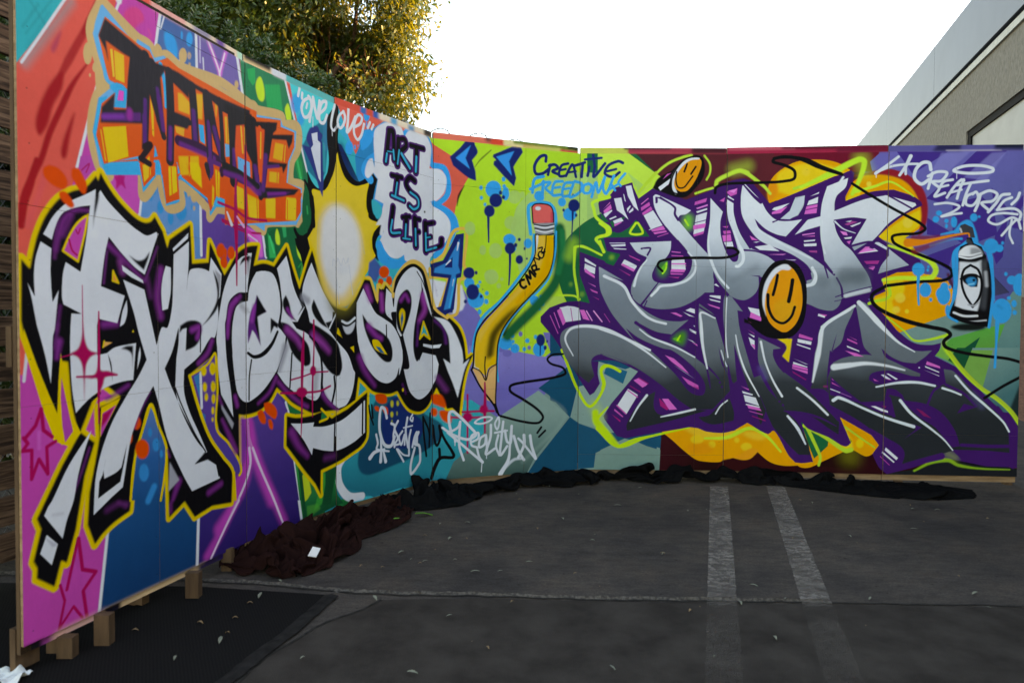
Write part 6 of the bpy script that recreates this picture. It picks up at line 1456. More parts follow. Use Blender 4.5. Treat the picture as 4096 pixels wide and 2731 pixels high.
f d878c8 ;5934,1847 5983,1838 5992,1813 5959,1817
f dfe2ec ;5963,1796 6024,1804 6017,1789 5976,1786
f d060b8 ;5984,1767 6017,1775 6005,1745
f d060b8 ;6076,1686 6124,1728 6156,1728 6108,1678
f dfe2ec ;6064,1674 6157,1707 6189,1715 6218,1694
f d878c8 ;6068,1678 6148,1720 6205,1703 6108,1686
f a03080 ;6114,1619 6227,1623 6215,1597 6134,1597
f c050a8 ;6143,1581 6196,1581 6192,1572
f d060b8 ;6147,1568 6196,1572 6180,1551
f c050a8 ;5647,1065 5747,1032 5743,1015 5643,1040
f dfe2ec ;5635,1027 5739,1006 5735,981 5640,1005
f dfe2ec ;5628,990 5732,955 5732,946 5632,980
f c050a8 ;6010,1051 6072,1022 6072,1017
f c050a8 ;6002,1034 6076,1000 6076,988 6002,1021
f dfe2ec ;5999,979 6090,941 6094,931 6003,966
f d060b8 ;5987,940 6074,920 6127,895 6058,898
f d060b8 ;6589,865 6683,828 6688,811 6581,840
f dfe2ec ;6574,831 6680,786 6680,778 6578,819
f dfe2ec ;6566,800 6681,756 6681,751
f dfe2ec ;6252,760 6276,761 6330,723 6289,731
f c050a8 ;6281,731 6339,719 6314,719
f dfe2ec ;6293,769 6309,769 6380,728 6363,722
f c050a8 ;6196,730 6241,707 6208,713
b wht ;6540,816 6539,813 6536,811 6533,811 6530,811 6527,813 6527,816 6527,818 6530,820 6533,821 6536,820 6539,818
f c050a8 ;5892,729 5913,708 5897,717
f c050a8 ;5893,699 5964,658 5897,687
s dfe2ec w7;5886,646 5956,619
s 9a58a8 w5;5964,615 6039,585
f dfe2ec ;6183,520 6216,521 6311,484 6311,471 6261,483
f 7a1c58 ;6261,523 6298,522 6294,505
f 7a1c58 ;6515,508 6564,488 6631,433 6573,450
f dfe2ec ;6300,207 6392,128 6380,110 6292,185
f dfe2ec ;6276,177 6368,97 6360,90 6272,164
f b04098 ;6260,142 6335,71 6327,71 6260,134
s 9a2070 w17 ~5 a.5;5840,665 5856,665
s d4dae2 w10:22:17 ~3;4965,1894 4954,1757 4968,1654 5026,1517 5112,1414
s d8dee6 w12:25:22 ~3;5148,1851 5183,1757 5218,1680 5218,1620 5186,1581 5169,1581
s d8dee6 w10:22:25 ~3;5738,1577 5764,1509 5749,1449 5695,1432
s d8dee6 w12:19:22:19 ~3;4800,1687 4853,1619 4854,1542 4794,1473 4692,1438 4589,1424 4563,1394 4521,1351
s d8dee6 w21:9 ~3;4387,1427 4407,1505 4441,1574 4483,1626
s d8dee6 w17:22:15 ~3;4158,1504 4305,1427 4366,1317
s wht w12 ~3;4538,2071 4538,2114 4572,2114
s ccd2da w12 ~7;5315,1867 5483,1764 5733,1636
s ccd2da w10 ~3;5802,1924 5800,1788 5827,1678
s c4cad2 w11 ~3;5793,1932 5799,1805 5830,1678
s d8dee6 w20 ~3;5734,1568 5759,1509 5736,1449 5695,1432
s d0d6de w17 ~5;5951,2251 5888,2142 5882,1999
s dfe4ec w19:21:14 ~3;4156,1498 4303,1426 4374,1302 4478,1199 4513,1173
s dfe4ec w9:20:26:21:16 ~3;3916,885 3848,1015 3895,1092 4031,1114 4186,1085 4351,1008 4515,931
s dfe4ec w19 ~3;4154,1502 4301,1427 4375,1307 4454,1212 4540,1161 4635,1136
s dfe4ec w17:19:9 ~3;4127,1094 4301,1030 4474,928 4639,799
s dfe4ec w9:17:10 ~3;4433,1092 4516,1032 4715,955 4862,878
s dfe4ec w12:26:9 ~3;4958,793 4921,974 4906,1146 4905,1224 5013,1181
s dfe4ec w10 ~3;5101,1337 5095,1173 5102,975 5116,880
s c4cad4 w9 ~3;5064,932 5086,863 5108,811
s dfe4ec w8:15:8 ~3;5172,1053 5195,933 5248,778 5355,581
s dfe4ec w17:12:17 ~3;5362,1003 5397,849 5458,703 5527,584
s dfe4ec w17 ~3;5638,650 5752,561 5869,448
s dfe4ec w8:28:20 ~3;5753,699 5795,938 5825,1118 6019,1255
s dfe4ec w34:26 ~10;5912,820 6027,834
s d4dae2 w9:19 ~3;4368,380 4427,489 4495,581
s d4dae2 w9:17:16 ~3;4605,414 4739,444 4868,475
s d4dae2 w10 ~3;5028,441 5065,502 5116,546
s c8ced8 w17:24:12 ~3;5571,433 5647,340 5708,220
s dfe4ec w20 ~3;5815,1118 5921,1195 6051,1280
s dfe4ec w33:41:20:8 ~3;6083,1306 6158,1230 6282,1095 6382,1003 6498,935
s dfe4ec w10:41:12 ~7;5753,698 5794,938 5824,1118
s dfe4ec w46:25:10 ~7;5907,812 6002,825 6140,844 6287,829 6427,796
s c8d0d8 w12:22:17 ~3;6221,666 6372,698 6519,704 6650,680
s c8d0d8 w26:17:19:25 ~3;5908,559 5948,581 6130,502 6295,433 6502,368
s c8d0d8 w22:17:8 ~3;6399,566 6483,465 6624,357 6724,274 6791,194
s c8d0d8 w17:13 ~3;6707,663 6781,639 6842,614
s c8d0d8 w16:18:13 ~3;6799,757 6903,640 7026,532 7150,416 7196,341
b ylw ~3;5478,1030! 5595,1026! 5584,936! 5573,846! 5524,893! 5556,953 5545,987!
b e09018 ;4734,2149! 4683,2183 4674,2234 4698,2302 4749,2362 4817,2405 4868,2409 4894,2380 4878,2303 4836,2218 4786,2158
s wht w22:29:14 ~3;4700,2140 4674,2200 4682,2268 4732,2345 4800,2396 4872,2405
o blk w12 ~3;4735,2128! 4675,2149 4665,2234 4698,2319 4766,2396 4842,2418 4898,2405 4899,2337 4862,2235 4794,2141
s blk w14 ~2;4783,2362 4762,2303
s blk w14 ~2;4850,2341 4814,2286
s blk w11 ~2;4703,2302 4699,2234 4717,2183 4760,2183 4802,2234 4827,2269
f c050a8 ;4664,2294 4596,2242 4630,2285
f c050a8 ;4563,2174 4648,2242 4652,2234 4640,2200
f dfe2ec ;4563,2182 4656,2251 4644,2208 4580,2157
s blk w21:25 ~3;5000,2141 5008,2184 5076,2210 5226,2217 5393,2219 5517,2227 5591,2247 5590,2306 5515,2349 5432,2376 5448,2401 5555,2408 5679,2389 5803,2329 5935,2277
s blk w17:22:20 ~2;4605,1540 4566,1583 4587,1618 4724,1640 4895,1645 5067,1646 5151,1663 5184,1688 5150,1718 5100,1723
b blk ;5535,1632! 5452,1611 5379,1526 5343,1432 5341,1278 5359,1158 5267,1148! 5327,1089 5411,1038 5528,1026 5611,1056 5675,1151 5698,1296 5691,1449 5652,1560 5602,1611
b e09018 ;5536,1594 5453,1543 5389,1423 5387,1261 5426,1149 5511,1081 5560,1082 5626,1151 5665,1279 5658,1424 5628,1509 5586,1568
b c89820 ~17 a.5;5457,1295 5573,1330 5624,1262 5559,1150 5476,1175
b wht ~3;5400,1192! 5370,1295 5380,1432 5437,1543 5502,1590 5552,1594 5582,1564! 5561,1551 5503,1551 5438,1483 5398,1380 5387,1278
s blk w22 ~2;5479,1513 5467,1440 5448,1363
s blk w28 ~2;5591,1475 5580,1389 5565,1313
s blk w25:20:20 ~2;5409,1363 5416,1261 5459,1175 5526,1146 5584,1193 5611,1270
s blk w22 ~3;5439,2401 5522,2413 5637,2390 5770,2329 5943,2272
s blk w21:22:25 ~3;6017,2204 6141,2123 6305,2021 6428,1954 6518,1903 6556,1861 6504,1828 6374,1820 6317,1803 6334,1753 6474,1686 6638,1618 6744,1560 6754,1510 6698,1476 6520,1463 6275,1433
s blk w25:33:25:22 ~3;6268,1425 6179,1365 6189,1298 6279,1231 6444,1164 6608,1123 6722,1098 6755,1065 6708,1014 6725,972 6856,931 7018,907 7179,888 7292,855
s blk w22 ~3;7013,592 7144,682 7294,767
s blk w15:21:20:17 ~3;3830,899 3746,895 3700,862 3728,827 3831,792 3851,748 3729,716 3500,688 3402,665 3402,624 3501,562 3620,481 3667,420 3630,379 3502,393 3324,443
s blk w17 ~2;3653,344 3621,303
s blk w16 ~2;3686,317 3635,272
b 0e90d0 ~3;6675,1978 6673,1968 6665,1961 6653,1958 6642,1961 6633,1968 6630,1978 6633,1988 6641,1995 6652,1998 6664,1995 6672,1988
b 0e90d0 ~3;6655,1932 6652,1920 6644,1910 6632,1907 6620,1910 6610,1920 6607,1932 6610,1945 6619,1954 6631,1957 6643,1954 6652,1945
b 0e90d0 ~3;6724,1919 6722,1911 6717,1905 6709,1903 6701,1905 6694,1911 6692,1919 6694,1928 6700,1934 6708,1936 6716,1934 6722,1928
b 0e90d0 ~3;6720,1882 6719,1873 6715,1867 6709,1865 6704,1867 6699,1873 6698,1882 6699,1890 6703,1896 6709,1898 6714,1896 6719,1890
b 0e90d0 ~3;6785,1911 6783,1890 6775,1875 6763,1869 6752,1875 6743,1890 6740,1911 6743,1932 6750,1947 6762,1953 6773,1947 6782,1932
b 0e90d0 ~3;6932,1944 6929,1929 6919,1918 6906,1914 6892,1918 6882,1929 6878,1944 6881,1959 6891,1970 6904,1974 6918,1970 6928,1959
b 0e90d0 ~3;6953,1950 6952,1945 6949,1942 6944,1940 6939,1942 6935,1945 6934,1950 6935,1955 6938,1959 6943,1960 6948,1959 6952,1955
s 0e90d0 w49 ~7;6787,1836 6826,1886 6866,1902 6900,1835 6917,1769
s 0e90d0 w20 ~5;6674,1815 6787,1844
s 0e90d0 w17 ~7;6595,1736 6756,1786 6820,1786
s 0e90d0 w29 ~3;6869,1769 6829,1735 6774,1685 6768,1593 6783,1468 6774,1327
s 0e90d0 w29 ~3;6885,1769 6950,1735 7024,1677 7043,1552 7056,1328
b 0e90d0 ~3;7087,1731 7081,1704 7062,1683 7036,1676 7009,1684 6989,1704 6981,1731 6988,1759 7007,1779 7033,1786 7060,1779 7080,1759
b 0e90d0 ~3;7124,1714 7120,1700 7110,1690 7096,1686 7081,1690 7070,1700 7066,1714 7070,1729 7080,1739 7094,1743 7109,1739 7120,1729
b 0e90d0 ~3;7128,1753 7126,1747 7122,1742 7117,1740 7111,1742 7107,1747 7105,1754 7107,1760 7111,1765 7116,1767 7122,1765 7126,1760
b 0e90d0 ~3;7158,1523 7156,1515 7152,1510 7146,1508 7139,1510 7134,1515 7132,1523 7134,1530 7138,1536 7145,1538 7151,1536 7156,1530
b 0e90d0 ~3;7224,1477 7220,1461 7207,1448 7190,1444 7172,1448 7159,1460 7153,1477 7158,1494 7170,1506 7188,1510 7206,1506 7219,1494
b 0e90d0 ~3;7293,1444 7288,1402 7271,1372 7248,1361 7223,1372 7205,1402 7198,1444 7203,1485 7220,1516 7243,1527 7268,1516 7286,1486
b 0e90d0 ~3;6557,1556 6552,1530 6536,1512 6513,1505 6490,1512 6473,1530 6466,1555 6472,1581 6488,1599 6511,1606 6534,1599 6551,1581
b 0e90d0 ~3;6593,1577 6592,1571 6589,1567 6585,1566 6580,1567 6577,1571 6576,1577 6577,1582 6580,1586 6584,1587 6589,1586 6592,1582
b 0e90d0 ~3;6590,1551 6589,1545 6585,1540 6580,1538 6576,1540 6572,1545 6570,1551 6572,1558 6575,1563 6580,1565 6585,1563 6588,1558
b 0e90d0 ~3;6606,1409 6601,1385 6587,1368 6566,1362 6546,1368 6531,1385 6525,1408 6530,1432 6544,1449 6564,1456 6585,1449 6600,1432
b 0e90d0 ~3;6732,1426 6729,1409 6718,1397 6704,1392 6689,1397 6678,1409 6674,1426 6677,1442 6688,1455 6702,1459 6717,1455 6728,1443
b 0e90d0 ~3;6755,1424 6753,1417 6749,1411 6744,1409 6738,1411 6734,1417 6732,1424 6733,1432 6737,1437 6743,1439 6749,1437 6753,1432
b 0e90d0 ~3;6740,1376 6734,1350 6717,1332 6693,1325 6668,1332 6650,1350 6643,1375 6649,1400 6667,1419 6691,1426 6715,1419 6733,1401
s 0e90d0 w24:13 ~3;6513,1518 6512,1425 6516,1326
s 7a1c20 w8:15:25:50 ~12 a.8;6835,1826 6658,1803 6472,1786
s 7a1c20 w8:25:50 ~12 a.7;6828,1815 6659,1761 6482,1694
s e8841c w8:13:22:39:67 ~6;6860,1826 6755,1811 6634,1782 6538,1761 6432,1757
b 3a3a40 ;6810,1886! 6842,1898! 6899,1869! 6917,1794! 6892,1794! 6852,1819! 6803,1836!
s c0c4cc w11 ~7;6810,1861 6819,1836
s e8841c w17:10 ~4;6675,1794 6868,1827 6876,1802
f blk ;6856,1794 6892,1794 6909,1752 6966,1727 7000,1652 7027,1552 7040,1328 7008,1328 6793,1552 6791,1660 6813,1727 6865,1752
s 3a3a40 w32 ~8;6869,1769 6885,1752
b blk ;6822,1710! 6967,1710! 7000,1660! 7019,1535 7047,1368 7042,1251 7029,1125! 6915,1142 6802,1174 6736,1216! 6751,1267! 6781,1367 6793,1535 6791,1660!
b e0e2ea>b0b2ba@6838,1327/7000,1328 ~3;6806,1694! 6854,1731 6918,1735 6959,1702 6976,1669! 6888,1652 6799,1660!
b 8a8c92 ~8;6886,1719! 6951,1710 6976,1669 6887,1664!
b c8cbd4 ~5;6808,1614! 6921,1610 6969,1627! 6973,1452 6960,1301 6945,1242! 6848,1259 6783,1283! 6796,1409 6806,1535
s 3a3c42 w56 ~25;6993,1602 7009,1452 6997,1284
s blk w29 ~15;7021,1602 7033,1452 7022,1234
s a0a2aa w21 ~12;6999,1535 7009,1435
s d8dae2 w13 ~3;6807,1652 6880,1639 6968,1660
s d8dae2 w10 ~3;6815,1677 6879,1664 6959,1681
s c8cad2 w17 ~4;6776,1233 6849,1208 6946,1209
s a8aab2 w12 ~4;6769,1199 6866,1166 7011,1176
s blk w12 ~3;6783,1275 6848,1250 6970,1234
o blk w18 ~3;6889,1589! 6946,1552 6973,1452 6959,1351 6912,1276! 6854,1368 6827,1468 6842,1552
b blk ~3;6827,1493! 6875,1518 6939,1510 6948,1477! 6941,1426! 6893,1426! 6844,1460
b 1a80b8 ~5;6859,1476 6883,1497 6923,1493 6936,1460 6917,1431 6885,1435
s 68b8dc w10 ~4;6876,1443 6916,1451
b blk ~3;6927,1477 6926,1472 6922,1468 6916,1467 6910,1468 6906,1472 6905,1477 6906,1482 6910,1485 6916,1487 6921,1485 6925,1482
s blk w13 ~3;6819,1485 6859,1514 6923,1518 6964,1493
s 9a9ca4 w12 ~5;6880,1292 6920,1284 6952,1309
b 141a18 ~10;7012,1125 6996,1111 6949,1100 6884,1096 6819,1099 6772,1110 6754,1124 6771,1138 6818,1149 6883,1153 6947,1150 6995,1140
b blk ;6736,1216! 6802,1174 6915,1142 7029,1125! 7032,1167! 6915,1167 6801,1200 6744,1233!
s 0e90d0 w18 ~3;6790,1702 6793,1535 6785,1367 6751,1275 6736,1208 6802,1166
s 0e90d0 w21 ~3;7007,1702 7038,1577 7058,1410 7049,1268 7033,1125
b 0e90d0 ~3;7193,1248 7184,1202 7159,1168 7124,1155 7089,1167 7062,1201 7051,1247 7060,1293 7085,1327 7120,1339 7155,1327 7182,1294
b 0e90d0 ~3;7185,1344 7183,1337 7178,1332 7171,1330 7163,1332 7158,1337 7156,1344 7158,1350 7163,1355 7170,1357 7177,1355 7183,1350
b 0e90d0 ~3;7228,1302 7226,1289 7219,1279 7210,1275 7200,1279 7193,1289 7190,1302 7192,1315 7199,1325 7208,1329 7218,1325 7225,1315
b 0e90d0 ~3;7231,1235 7229,1226 7223,1219 7215,1217 7207,1219 7201,1226 7199,1235 7200,1244 7206,1251 7214,1254 7222,1251 7228,1245
b 0e90d0 ~3;6749,1359 6743,1325 6726,1301 6702,1291 6677,1300 6659,1325 6652,1358 6657,1392 6675,1417 6699,1426 6723,1417 6742,1392
b 0e90d0 ~3;6608,1396 6603,1373 6588,1355 6567,1349 6545,1355 6530,1372 6523,1396 6529,1419 6544,1437 6565,1443 6586,1437 6602,1420
b 0e90d0 ~3;6617,1329 6616,1321 6612,1316 6606,1314 6601,1316 6596,1321 6595,1329 6596,1336 6600,1342 6606,1344 6611,1342 6616,1337
b 0e90d0 ~3;6749,1250 6747,1229 6741,1213 6732,1208 6723,1213 6716,1229 6713,1250 6715,1271 6721,1286 6730,1292 6739,1286 6746,1271
s 0e90d0 w32:16:19 ~3;7092,1168 7088,992 7082,824
s 0e90d0 w16:13 ~3;6510,1534 6514,1408 6520,1291
s 0a78b0 w21 ~10 a.5;7097,1285 7122,1268
s e4e8f0 w18 ~1;1592,2433 1580,2389
s e4e8f0 w18 ~1;1615,2414 1611,2384
s e4e8f0 w15:20:19:21:23 ~1;1678,2410 1625,2372 1609,2324 1629,2286 1662,2298 1690,2347 1686,2393 1667,2410
s e4e8f0 w15 ~1;1656,2369 1648,2341
s e4e8f0 w20 ~1;1705,2415 1690,2341 1674,2273
s e4e8f0 w24 ~1;1705,2415 1719,2362 1741,2311
s e4e8f0 w21 ~1;1761,2413 1751,2358 1741,2311
s e4e8f0 w16:20:20:20:18 ~1;1763,2342 1812,2389 1820,2427 1784,2413 1761,2355 1763,2297 1797,2297 1827,2351
s e4e8f0 w20:21:20:17:15 ~1;1899,2431 1873,2354 1865,2292 1889,2277 1927,2325
s e4e8f0 w15:17:17:18:21 ~1;1969,2412 1933,2376 1921,2330 1940,2303 1969,2335 1980,2382 1967,2409
s e4e8f0 w19 ~1;2007,2436 2003,2360 1996,2292 2030,2333 2065,2403
s e4e8f0 w18 ~1;2060,2340 2106,2372 2119,2413 2087,2421 2058,2367 2054,2298 2084,2266 2116,2305 2137,2376
s e4e8f0 w6;1703,2306 1703,2249
s e4e8f0 w6;1873,2288 1875,2242
s e4e8f0 w18 ~1;2188,2399 2169,2359
s e4e8f0 w17 ~1;2218,2391 2202,2359
s navy w24 ~3;3675,2354 3675,2396 3629,2384 3584,2313 3594,2256 3648,2260 3703,2298
s navy w22 ~3;3712,2332 3694,2255
s navy w23 ~3;3703,2323 3749,2336 3777,2313 3731,2284 3787,2263
s navy w21 ~3;3861,2354 3805,2332 3787,2255 3843,2259
s navy w18 ~3;3796,2298 3842,2310
s navy w22 ~3;3843,2259 3898,2349 3928,2258
s navy w17 ~3;3861,2286 3927,2300
s navy w22 ~3;3917,2342 3999,2371
s navy w22 ~3;3982,2354 3974,2260
s navy w22 ~3;4033,2337 4021,2269
s navy w21 ~3;4062,2431 4076,2338
s navy w19 ~3;3999,2393 4127,2406
s navy w22 ~3;4076,2338 4068,2261 4153,2363
s navy w22 ~3;4290,2368 4256,2381 4179,2347 4154,2287 4214,2261 4265,2296
s navy w19 ~3;4171,2304 4239,2321
s 189ce0 w23 ~3;3658,2240 3585,2213 3568,2112
s 189ce0 w21 ~3;3549,2136 3649,2185
s 189ce0 w25 ~3;3658,2202 3649,2110
s 189ce0 w22 ~3;3649,2193 3713,2198 3677,2153 3723,2115
s 189ce0 w22 ~3;3815,2215 3750,2201 3732,2107 3797,2112
s 189ce0 w18 ~3;3741,2158 3797,2171
s 189ce0 w22 ~3;3900,2213 3834,2199 3816,2105 3872,2109
s 189ce0 w18 ~3;3825,2156 3881,2169
s 189ce0 w22 ~3;3909,2214 3877,2101 3966,2149 3974,2209 3918,2223
s 189ce0 w21 ~3;4026,2209 3992,2192 3992,2141 4035,2141 4052,2192 4026,2209
s 189ce0 w21 ~3;4053,2107 4086,2218 4104,2141 4154,2261 4138,2184 4164,2133 4223,2270
s 189ce0 w19 ~3;4181,2159 4249,2202
s 189ce0 w19 ~3;4206,2202 4232,2159
s 189ce0 w19 ~3;4308,2287 4257,2219 4275,2193
s d0d6e2 w20:22 ~3;6350,2401 6282,2348 6186,2278
s d0d6e2 w18 ~3;6190,2286 6306,2331 6436,2346 6493,2346
s d0d6e2 w28:20 ~3;6439,2405 6404,2330 6361,2263
s d0d6e2 w18 ~3;6404,2338 6405,2271
s d0d6e2 w25 ~3;6587,2303 6574,2353 6525,2354 6478,2304 6471,2238 6520,2196 6576,2229
s d0d6e2 w21 ~3;6599,2278 6570,2162
s d0d6e2 w21 ~3;6568,2254 6632,2286 6704,2278 6665,2220 6601,2212 6650,2170
s d0d6e2 w20 ~3;6746,2227 6682,2211 6643,2145 6619,2103 6692,2128
s d0d6e2 w17 ~3;6650,2170 6715,2186
s d0d6e2 w20 ~3;6708,2094 6755,2169 6810,2227 6827,2218
s d0d6e2 w20 ~3;6826,2227 6796,2144 6781,2086
s d0d6e2 w17 ~3;6724,2128 6812,2152
s d0d6e2 w20 ~3;6779,2186 6875,2202 7003,2217
s d0d6e2 w20 ~3;6875,2193 6845,2119 6823,2036
s d0d6e2 w20 ~3;6901,2127 6853,2102 6847,2044 6895,2035 6934,2093 6917,2135 6893,2118
s d0d6e2 w21 ~3;6949,2118 6935,2052 6912,1994
s d0d6e2 w21 ~3;6933,2110 7013,2143 7069,2117 7039,2068 6959,2052 7008,2001
s d0d6e2 w22 ~3;7157,2117 7102,2109 7063,2051 7008,1985
s d0d6e2 w21 ~3;7229,2125 7214,2083 7175,2042
s d0d6e2 w20 ~3;7174,2092 7119,2067 7072,2001
s d0d6e2 w20 ~3;7072,2001 7192,2009 7240,1976 7234,1926
s d0d6e2 w18 ~3;7217,1967 7113,1976 7033,1960 7010,1918 7075,1893 7177,1943 7226,1926
s d0d6e2 w18 ~3;7109,1810 7171,1885 7218,1926 7243,1860
s d0d6e2 w16 ~3;7178,1926 7164,1818 7190,1752
s d0d6e2 w18 ~3;6621,2045 6717,2053 6799,2027 6751,1986 6671,1953 6752,1969 6816,1977
o d0d6e2 w22 ~3;6752,2294 6824,2326 6944,2330 7033,2308 7033,2287 6970,2276 6841,2275
s d0d6e2 w6 ~2;6190,2282 6191,2248
s d0d6e2 w6 ~2;6775,2277 6775,2235
s blk w13 ~1;2182,600 2192,542 2222,473
s blk w14 ~1;2207,601 2217,517
s d0d6e2 w21:25 ~2;2344,503 2323,564 2292,575 2277,496 2282,415 2323,328 2386,312 2418,367
s d0d6e2 w18 ~2;2386,461 2418,442 2407,376 2418,300
s d0d6e2 w19:19:19:16:14 ~2;2450,469 2418,420 2450,355 2418,315 2483,313
s d0d6e2 w17 ~2;2494,395 2461,361 2483,305 2516,369 2516,301
s d0d6e2 w20 ~2;2544,481 2527,391 2550,280
s d0d6e2 w11 ~2;2505,417 2595,421
s d0d6e2 w18 ~2;2578,392 2561,333 2561,225
s d0d6e2 w15 ~2;2595,498 2572,470 2595,452 2600,475
s d0d6e2 w20 ~2;2595,274 2618,340 2641,369 2641,282
s d0d6e2 w22 ~2;2658,366 2618,294 2665,271 2677,175 2665,145 2584,89 2579,152 2618,262
s d0d6e2 w17:17:14:13 ~2;2247,405 2262,345 2252,310 2365,278
s d0d6e2 w14:30 ~2;2324,299 2232,291 2192,261
s d0d6e2 w14:27 ~2;2287,392 2293,303 2288,223
s d0d6e2 w14:27 ~2;2313,286 2334,216
s d0d6e2 w16 ~2;2440,281 2506,187
s d0d6e2 w12 ~2;2451,280 2506,233 2561,217
s blk w19 ~2;2705,471 2711,367 2742,188
s blk w18 ~2;2711,462 2771,352 2772,248
s blk w17 ~2;2781,486 2778,319
s blk w18 ~2;2809,395 2824,282 2840,249 2865,312 2856,393
s blk w16:30 ~2;2857,385 2890,303 2965,176 2957,157 2866,158 2825,96 2797,20
s blk w21 ~2;2857,224 2861,167
s d0d6e2 w18 ~2;3040,132 3006,244 3013,415
s d0d6e2 w20 ~2;2946,337 2929,419 2933,483 2963,490 3098,362 3133,311 3065,282 2921,338
s d0d6e2 w18 ~2;2880,377 2930,346 2997,375 3013,415
s d0d6e2 w19 ~2;2930,330 3031,243 3186,106
s d0d6e2 w17 ~2;2972,295 2976,270
s d0d6e2 w7 ~2;2974,287 2974,242
s d0d6e2 w17 ~2;3107,263 3150,285 3150,327 3099,305 3099,239 3142,220
s d0d6e2 w17 ~2;3202,307 3167,284 3159,219 3202,241 3211,307 3220,190
s d0d6e2 w17 ~2;3142,212 3160,145 3186,110
s d0d6e2 w19 ~2;3249,380 3246,289 3211,166 3281,203
s d0d6e2 w17 ~2;3307,302 3290,220 3316,151
s d0d6e2 w14 ~2;3306,435 3280,386 3298,344 3315,393 3310,435
s d0d6e2 w19 ~2;3346,400 3333,284 3325,151 3378,215
s d0d6e2 w15 ~2;3280,320 3377,332
s d0d6e2 w19 ~3;3360,333 3378,248 3405,238 3413,364
s d0d6e2 w20:18:36 ~3;3413,364 3400,222 3388,113 3326,9
s c8d0dc w27:17 ~7 a.8;3352,49 3432,110 3495,115
s d0d6e2 w21 ~3;3431,287 3468,176 3513,105
s d0d6e2 w22 ~3;3512,291 3513,215 3468,125
s d0d6e2 w17 ~3;3467,268 3503,233 3605,108
s d0d6e2 w22 ~3;3562,285 3576,203 3609,108
o d0d6e2 w14 ~2;3124,402 3167,433 3236,440 3258,429 3227,405 3167,392
s d0d6e2 w7 ~2;3181,102 3176,36
s d0d6e2 w7 ~2;3216,166 3216,133
'''
RAIL='''
f coral ;-50,2441 7400,2441 7400,2510 -50,2510
f d8c0a8 ;700,2441 1191,2441 1191,2510 700,2510
f e8a8a0 ~10;600,2441 800,2441 800,2510 600,2510
f 8f88a0 ~20;850,2441 960,2441 960,2510 850,2510
f 6a4a90 ~16;1000,2441 1060,2441 1060,2510 1000,2510
f a8d0b8 ~8;1150,2441 1200,2441 1200,2510 1150,2510
f e0c090 ;1195,2441 1400,2441 1400,2510 1195,2510
f 282624 ~8;1200,2462 1380,2458 1400,2510 1200,2510
f c8ccd4 ~8;1390,2441 1520,2441 1520,2510 1390,2510
f 4aa8a8 ~6;1500,2441 1912,2441 1912,2510 1500,2510
f d0503e ;1912,2441 2250,2441 2250,2510 1912,2510
f 2a68a8 ~10;2120,2441 2170,2441 2170,2490 2120,2490
f 2a58a0 ~10;2230,2441 2290,2441 2290,2510 2230,2510
f e8d8c0 ~16;2280,2441 2806,2441 2806,2510 2280,2510
f 4a98c0 ~16;2390,2441 2450,2441 2450,2490 2390,2490
f 4a88b0 ~14;2560,2441 2620,2441 2620,2480 2560,2480
f 3a3430 ~14;2720,2441 2800,2441 2800,2510 2720,2510
f e0705a ;2806,2441 3400,2441 3400,2510 2806,2510
f 5a3a34 ~14;3200,2460 3300,2460 3300,2510 3200,2510
f e04a34 ~14;3240,2441 3360,2441 3360,2490 3240,2490
f d8c890 ~10;3340,2441 3500,2441 3500,2510 3340,2510
f 6a7a30 ~10;3420,2465 3963,2455 3963,2510 3420,2510
f c0c868 ~12;3500,2441 3800,2441 3800,2468 3500,2460
f 303020 ~8;3860,2470 3963,2460 3963,2510 3860,2510
f b4b850 ;3963,2441 4340,2441 4340,2510 3963,2510
f a03848 ~10;4330,2441 5091,2441 5091,2510 4330,2510
f 3a2028 ~10;4300,2474 4660,2474 4660,2510 4300,2510
f 4a2028 ~14;4820,2441 5091,2441 5091,2510 4820,2510
f 9a2440 ;5091,2441 6281,2441 6281,2510 5091,2510
f c05868 ~10;5100,2470 5600,2470 5600,2485 5100,2485
f 3a1822 ~14;5500,2476 6000,2470 6100,2510 5500,2510
f 6a1a30 ~14;5900,2441 6281,2441 6281,2510 5900,2510
f 54508c ;6281,2441 7400,2441 7400,2510 6281,2510
f 28264c ~16;6600,2441 6800,2441 6820,2510 6650,2510
f a8a0b8 ~6;6700,2441 7100,2441 7100,2450 6700,2450
f 1c2034 ~16;7050,2455 7300,2450 7300,2510 7050,2510
f 8a3a80 ;-50,-70 600,-70 600,-1 -50,-1
f d8a8a0 ~14;120,-60 330,-60 330,-1 120,-1
f d8b890 ~10;330,-60 900,-60 900,-1 330,-1
f 1c1a20 ~10;0,-60 80,-60 80,-1 0,-1
f 1c1a28 ~10;340,-60 420,-60 420,-1 340,-1
f 30284a ~14;860,-60 1000,-60 1000,-1 860,-1
f d0b088 ;1191,-70 7400,-70 7400,-1 1191,-1
'''
PPM=450
cv=Canvas(int(Wmm*PPM/1000),int(Hmm*PPM/1000),PPM,C('coral'))
cv.px=lambda P:np.stack([np.asarray(P,float)[:,0]*cv.k,cv.H-(np.asarray(P,float)[:,1]+LOW)*cv.k],1)
def comp(cvr,col,al,s=cv):
    if cvr is None: return
    x0,y0,x1,y1,c=cvr; v=s.a[y0:y1,x0:x1]; c=(c*al)[...,None]
    if callable(col):
        Y,X=np.mgrid[y0:y1,x0:x1]; col=col((X+.5)/s.k,(s.H-Y-.5)/s.k-LOW)
    v+=(col-v)*c
cv.comp=comp
run(cv,MURAL.strip()); 
rows_top=cv.H-int((2440+LOW)*cv.k)
run(cv,RAIL.strip())
